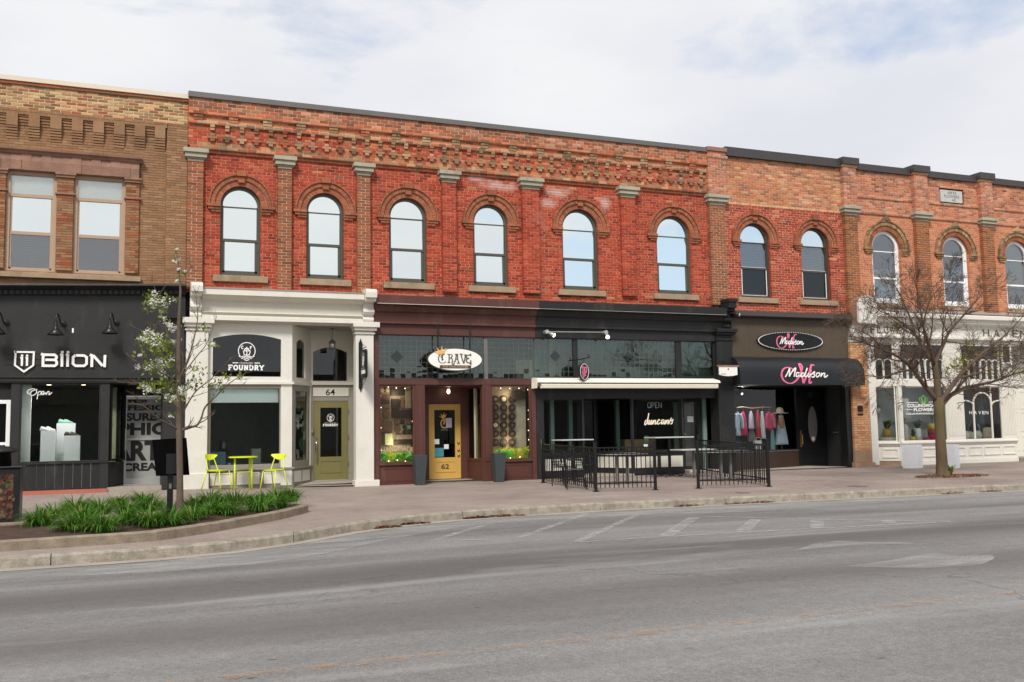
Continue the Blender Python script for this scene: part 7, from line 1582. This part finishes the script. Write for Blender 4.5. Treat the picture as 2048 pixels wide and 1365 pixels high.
for i, (px, py) in enumerate(LILY):
    q = G(px, py, .12); o = bpy.data.objects.new('daylily_clump', CM[i % 5]); COL.objects.link(o); o.location = (q.x, q.y, bz(q.x, q.y)-.03); o.rotation_euler = (0, 0, rng.uniform(0, 6.28)); s_ = rng.uniform(.62, .95); o.scale = (s_, s_, s_*rng.uniform(.75, .95)); tag(o, 'green daylily clump '+('beside the litter bin' if px < 140 else 'between the litter bin and the black sign post' if px < 290 else 'at the foot of the slender blossoming tree' if px < 400 else 'in front of the lime bistro set' if px < 515 else 'at the rounded tip of the planting bed'), 'plant', 'daylily clumps in the planting bed')
# ================================================================ litter bin, display stand
q = G(38, 1044); bx0, bx1, by0 = q.x-.56, q.x, q.y; z = pave_z(q.x, q.y); bn = thing('litter_bin', 'black square litter bin with printed leaf panel and domed lid', 'bin', ((bx0+bx1)/2, by0+.28, z))
zt = WZ(20, 937, by0); part(bn, 'body', 'metal_black', (bx0, bx1, by0, by0+.56, z, zt), bevel=.015); part(bn, 'leaf_panel', 'leaf_print', (bx0+.02, bx1-.10, by0-.006, by0-.001, z+.06, zt-.10)); part(bn, 'rim', 'metal_black', (bx0-.02, bx1+.03, by0-.03, by0+.59, zt, zt+.03), bevel=.008)
cx = bx1-.32; MB().lathe((cx, by0+.28, zt+.03), [(.16, 0), (.16, .22), (.26, .23), (.27, .25), (.24, .29), (.12, .33), (.002, .34)], 24).build('lid', 'metal_black', bn, smooth=True)
mb = MB(); r_ = random.Random(3)
for i in range(34): c = Vector((r_.uniform(bx0+.1, bx1-.08), by0-.012, r_.uniform(z+.08, zt-.12))); s_ = r_.uniform(.03, .06); a = r_.uniform(0, 6.28); u_ = Vector((math.cos(a), 0, math.sin(a)))*s_; v_ = Vector((-math.sin(a), 0, math.cos(a)))*s_*.6; e_ = Vector((0, -.004*(i % 4), 0)); mb.add([c-u_+e_, c+v_*1.0+e_, c+u_+e_, c-v_+e_], [(0,1,2,3)])
mb.build('printed_leaves', 'leaf_red', bn, fix=False)
YT = -6.75
q = W(345, 915, YT+.25); ds = thing('sign_stand', 'black tilted sign panel on a square post in the planting bed', 'sign', (WX(340,1000,YT+.25), YT+.25, bz(1.0, YT))); Pc = [W(x, y, YT+.25+dy) for x, y, dy in ((304,880,.22),(373,876,.22),(379,949,-.05),(312,951,-.05))]; nn = (Pc[1]-Pc[0]).cross(Pc[3]-Pc[0]).normalized()*.03
MB().hexa([tuple(p) for p in Pc]+[tuple(p+nn) for p in Pc]).build('panel', 'sheet_black', ds); X_ = WX(340, 980, YT+.25); part(ds, 'post', 'metal_black', (X_-.045, X_+.045, YT+.2, YT+.29, bz(1, YT)-.06, Pc[0].z-.25)); part(ds, 'lamp_housing', 'metal_black', (X_-.07, X_+.10, YT+.10, YT+.20, Pc[3].z+.02, Pc[3].z+.34)); part(ds, 'post_label', 'steel_dull', (X_-.02, X_+.02, YT+.196, YT+.1995, Pc[3].z-.22, Pc[3].z-.14))
# ================================================================ trees
def grow(mb, p, d, L_, r0, lvl, rr, tips, bend=.25, up=.12, sides=(6,5,4,3,3), kids=(3,5), spread=(25,60), shrink=.62, maxlvl=4):
    K = 4 if lvl < 3 else 3; P = [Vector(p)]; rad = [r0]; d = Vector(d).normalized()
    for k in range(K):
        d = (d+Vector((rr.gauss(0, bend), rr.gauss(0, bend), rr.gauss(0, bend)+up))*.5).normalized(); P.append(P[-1]+d*L_/K); rad.append(r0*(1-.62*(k+1)/K))
    mb.tube(P, rad, sides[min(lvl, 4)], cap=False)
    if lvl >= maxlvl: tips.append((P[-1], d)); return
    for i in range(rr.randint(*kids)):
        t = rr.uniform(.25, 1.0); j = min(int(t*K), K-1); q = P[j]+(P[j+1]-P[j])*(t*K-j); dd = (P[j+1]-P[j]).normalized(); ax = Vector((rr.gauss(0, 1), rr.gauss(0, 1), rr.gauss(0, 1))).cross(dd).normalized(); nd = Matrix.Rotation(R(rr.uniform(*spread)), 3, ax) @ dd
        grow(mb, q, nd, L_*shrink*rr.uniform(.7, 1.15), max(.0046, rad[j]*.55), lvl+1, rr, tips, bend, up, sides, kids, spread, shrink, maxlvl)
    tips.append((P[-1], d))
def limb(mb, pts, r0, r1, rr, tips, lvl0, every, L_, n=7, **k):
    P = catmull(pts, 5); m_ = len(P); rad = [r0+(r1-r0)*(i/(m_-1)) for i in range(m_)]; mb.tube(P, rad, n)
    i = 3
    while i < m_:
        dd = (P[i]-P[i-1]).normalized(); ax = Vector((rr.gauss(0, 1), rr.gauss(0, 1), rr.gauss(0, 1))).cross(dd).normalized(); nd = Matrix.Rotation(R(rr.uniform(25, 65)), 3, ax) @ dd; grow(mb, P[i], nd, L_*rr.uniform(.6, 1.2)*(1-.3*i/m_), max(.005, rad[i]*.55), lvl0, rr, tips, **k); i += every
    grow(mb, P[-1], (P[-1]-P[-2]), L_*.8, r1, lvl0, rr, tips, **k)
def leafmass(mb, c, rad, n, rr, s0=.02, s1=.04):
    for i in range(n):
        p = Vector(c)+Vector((rr.gauss(0, 1), rr.gauss(0, 1), rr.gauss(0, .8)))*rad*.5; a = Vector((rr.gauss(0, 1), rr.gauss(0, 1), rr.gauss(0, 1))).normalized(); b = a.cross(Vector((rr.gauss(0, 1), rr.gauss(0, 1), rr.gauss(0, 1)))).normalized(); s_ = rr.uniform(s0, s1); mb.add([p-a*s_, p+b*s_*.55, p+a*s_, p-b*s_*.55], [(0,1,2,3)])
# bare tree at the right
gt = G(1886, 953); TY = gt.y; rr = random.Random(21)
tr = thing('street_tree', 'bare street tree with fine twigs and a few green leaf tufts', 'tree', (gt.x, TY, pave_z(gt.x, TY)))
T = lambda x, y, dy=0.0: W(x, y, TY+dy)
mb = MB(); zt0 = pave_z(gt.x, TY); tk = [Vector((gt.x+.02, TY, zt0-.05)), Vector((gt.x, TY, zt0+.03)), T(1884, 930), T(1881, 880), T(1878, 830), T(1876, 795)]
mb.tube(tk, [.25, .18, .145, .13, .125, .135], 12); mb.tube(catmull([T(1876, 800), T(1874, 760), T(1869, 725)], 4), [.09]*5+[.075]*4, 10); mb.build('trunk', 'bark_moss', tr, smooth=True, fix=False)
br_ = MB(); tips = []; kw = dict(bend=.22, up=.05, kids=(4, 5), spread=(22, 55), shrink=.66, maxlvl=4)
limb(br_, [T(1872,800), T(1842,762,-.1), T(1822,735,-.3), T(1800,716,-.4), T(1765,700,-.6), T(1728,686,-.7)], 0.070, 0.017, rr, tips, 1, 2, .95, **kw)
limb(br_, [T(1826,740,-.25), T(1800,744,-.5), T(1765,755,-.8), T(1740,752,-.9)], 0.032, 0.011, rr, tips, 1, 2, .62, **kw)
limb(br_, [T(1870,728), T(1848,700,.2), T(1830,668,.4), T(1822,640,.5), T(1800,590,.6)], 0.061, 0.015, rr, tips, 1, 2, .95, **kw)
limb(br_, [T(1868,730), T(1858,690,-.4), T(1846,650,-.6), T(1838,600,-.7)], 0.053, 0.013, rr, tips, 1, 2, .95, **kw)
limb(br_, [T(1870,728), T(1884,695,.1), T(1900,662,.2), T(1930,628,.3), T(1960,592,.3)], 0.058, 0.013, rr, tips, 1, 2, .95, **kw)
limb(br_, [T(1880,806), T(1904,772,-.1), T(1932,738,-.2), T(1962,710,-.4), T(2000,680,-.5), T(2035,645,-.6)], 0.070, 0.015, rr, tips, 1, 2, .85, **kw)
limb(br_, [T(1882,812), T(1908,786,.2), T(1940,774,.3), T(1985,764,.5), T(2030,748,.6), T(2080,735,.6)], 0.061, 0.015, rr, tips, 1, 2, .95, **kw)
limb(br_, [T(1908,786,.2), T(1935,755,.9), T(1965,735,1.3), T(2000,720,1.7)], 0.037, 0.011, rr, tips, 1, 2, .75, **kw); limb(br_, [T(1830,668,.4), T(1795,640,.9), T(1760,622,1.2)], 0.032, 0.011, rr, tips, 1, 2, .75, **kw)
limb(br_, [T(1846,650,-.6), T(1860,600,-.9), T(1885,570,-1.1)], 0.024, 0.009, rr, tips, 1, 2, .7, **kw); limb(br_, [T(1765,700,-.6), T(1740,672,-.8), T(1700,655,-1.0)], 0.019, 0.008, rr, tips, 1, 2, .75, **kw)
br_.build('crown', 'twig', tr, smooth=True, fix=False)
lf = MB()
for x, y, dy, rd, k in ((1793,652,.9,.16,60),(1925,718,-.3,.20,90),(1915,735,-.3,.22,90),(1940,690,.2,.2,60),(2000,712,.3,.22,60),(2030,745,.5,.25,90),(1985,745,.5,.22,80),(1955,705,.5,.25,60),(1895,742,0,.12,30),(2020,705,.4,.22,60)): leafmass(lf, T(x, y, dy), rd, k, rr)
lf.build('leaves', 'leaf_yellowgreen', tr, fix=False)
sk = MB(); fronds(sk, (gt.x+.15, TY-.1, zt0), 60, .34, .25, .018, 9); tag(sk.build('sucker_shoots', 'leaf_green', tr, fix=False))
litter('leaf_litter', 'ring of brown leaves round the bare tree trunk', gt.x+.15, TY-.15, 1.15, .5, 900, pave_z)
# blossoming pear in the bed
rr = random.Random(5); PX = WX(360, 1000, YT); zb_ = bz(PX, YT)-.05
pt = thing('pear_tree', 'slender young tree with white blossom and green leaves in the planting bed', 'tree', (PX, YT, zb_)); Q = lambda x, y, dy=0.0: W(x, y, YT+dy)
mb = MB(); mb.tube([Vector((PX, YT, zb_-.03)), Vector((PX, YT, zb_+.05)), Q(360,960), Q(359,900), Q(358,850), Q(357,780), Q(357,700), Q(358,640), Q(361,580), Q(357,530), Q(351,490)], [.075, .06, .052, .05, .049, .042, .036, .028, .018, .010, .005], 10); mb.build('trunk', 'bark_pear', pt, smooth=True, fix=False)
br_ = MB(); tips = []; kw = dict(bend=.22, up=.22, kids=(2, 3), spread=(20, 50), shrink=.55, maxlvl=2)
PL_ = [([(357,868),(372,856),(392,852),(402,838),(410,815),(430,795),(455,770),(482,752)],.024,.006,0),([(358,860),(340,850),(318,838),(300,822),(282,808)],.018,.006,-.2),([(357,815),(335,795),(310,780),(285,768),(256,766)],.016,.005,.2),([(358,840),(380,800),(395,780),(420,760),(445,735)],.016,.005,.3),([(357,770),(340,755),(318,745),(290,730),(265,720)],.014,.004,-.2),([(357,760),(372,730),(385,690),(395,640),(394,612)],.018,.005,-.1),([(358,775),(370,745),(392,715),(412,690),(424,660)],.014,.004,.2),([(358,700),(340,680),(330,650),(322,610),(312,585)],.014,.004,.1),([(358,730),(335,712),(315,690),(300,668),(282,660)],.014,.004,-.1),([(356,790),(340,765),(332,735),(325,700)],.014,.004,.25),([(360,780),(365,750),(378,720),(382,700)],.01,.004,.3),([(360,575),(372,545),(385,535)],.006,.003,0)]
for pts_, r0, r1, dy in PL_:
    P = [Q(x, y, dy*i/len(pts_)*2) for i, (x, y) in enumerate(pts_)]; limb(br_, P, r0, r1, rr, tips, 1, 3, .34, n=6, **kw)
br_.build('branches', 'bark_pear', pt, smooth=True, fix=False)
lf = MB(); pe = MB()
for x, y, rd, kl, kp in ((300,590,.10,14,0),(318,600,.14,40,70),(300,610,.14,30,60),(325,625,.08,14,40),(345,655,.10,8,60),(300,672,.16,40,80),(290,680,.12,30,50),(318,690,.16,50,60),(340,685,.12,30,20),(355,682,.06,2,24),(330,700,.16,60,10),(325,715,.14,50,20),(318,735,.18,50,80),(292,735,.12,20,50),(340,725,.10,14,24),(300,775,.14,30,50),(318,770,.12,30,10),(340,775,.1,24,14),(345,795,.12,20,40),(368,790,.14,16,50),(345,830,.08,6,14),(380,770,.10,20,12),(285,712,.08,8,20),(330,640,.07,8,4),(405,655,.10,16,2),(425,690,.1,14,2),(395,740,.12,24,6),(430,770,.14,24,3),(450,755,.1,14,3),(480,752,.06,8,0),(395,760,.1,16,4),(350,600,.05,6,14),(357,560,.06,4,30),(352,520,.06,4,40),(354,500,.05,3,26),(360,540,.05,3,30),(372,545,.05,4,8),(330,760,.08,14,10)):
    dy = rr.uniform(-.25, .25); c = Q(x, y, dy)
    if kl: leafmass(lf, c, rd*1.15, int(kl*1.5), rr, .02, .042)
    for _ in range(max(1, kp//12) if kp else 0): leafmass(pe, c+Vector((rr.gauss(0, 1), rr.gauss(0, 1), rr.gauss(0, 1)))*rd*.35, rd*.45, 24, rr, .013, .024)
lf.build('leaves', 'leaf_green', pt, fix=False); pe.build('blossom', 'petal_white', pt, fix=False)
# shop interior pieces of the white shop
for (x0, x1, y0, y1, Y, m, nm, lab) in ((422, 455, 905, 935, .8, 'cloth_teal', 'armchair', 'pale armchair seen through the white shop window'), (503, 522, 898, 935, 1.0, 'room_grey', 'cabinet', 'grey cabinet seen through the white shop window'), (440, 454, 877, 897, 1.6, 'steel_grey', 'metal_urn', 'metal urn seen through the white shop window')):
    a, c, zt = WX(x0, 920, Y), WX(x1, 920, Y), WZ(x0, y0, Y); t = thing(nm, lab, nm.replace('_', ' ') if nm != 'metal_urn' else 'urn', ((a+c)/2, Y+.15, .06))
    if nm == 'armchair': part(t, 'back', m, (a, c, Y+.35, Y+.45, .06, zt), bevel=.03); part(t, 'seat', m, (a, c, Y-.1, Y+.35, .06, .46), bevel=.03); part(t, 'arm', m, (a-.08, a, Y-.1, Y+.4, .06, .62), bevel=.03); part(t, 'arm', m, (c, c+.08, Y-.1, Y+.4, .06, .62), bevel=.03)
    elif nm == 'cabinet': part(t, 'carcass', m, (a, c, Y, Y+.4, .06, zt)); part(t, 'drawer', m, (a+.02, c-.02, Y-.015, Y-.001, .3, .55)); part(t, 'drawer', m, (a+.02, c-.02, Y-.015, Y-.001, .58, zt-.04))
    else: MB().lathe(((a+c)/2, Y+.15, zt-.3), [(.09, 0), (.10, .04), (.09, .22), (.03, .28), (.02, .3)], 16).build('urn', m, t, smooth=True); part(t, 'stand', 'room_dark', ((a+c)/2-.15, (a+c)/2+.15, Y, Y+.3, .06, zt-.301))

for px, py, r_ in ((1716, 973, .22), (1486, 986, .16)):
    q = G(px, py); n = 20; o = MB().add([(q.x+r_*math.cos(6.2832*i/n), q.y+r_*math.sin(6.2832*i/n), pave_z(q.x+r_*math.cos(6.2832*i/n), q.y+r_*math.sin(6.2832*i/n))+.004) for i in range(n)], [tuple(range(n))]).build('utility_cover', 'steel_dull', fix=False); tag(o, 'round dull metal cover set in the paving near the '+('bare tree' if px > 1600 else 'right fence corner'), 'cover')
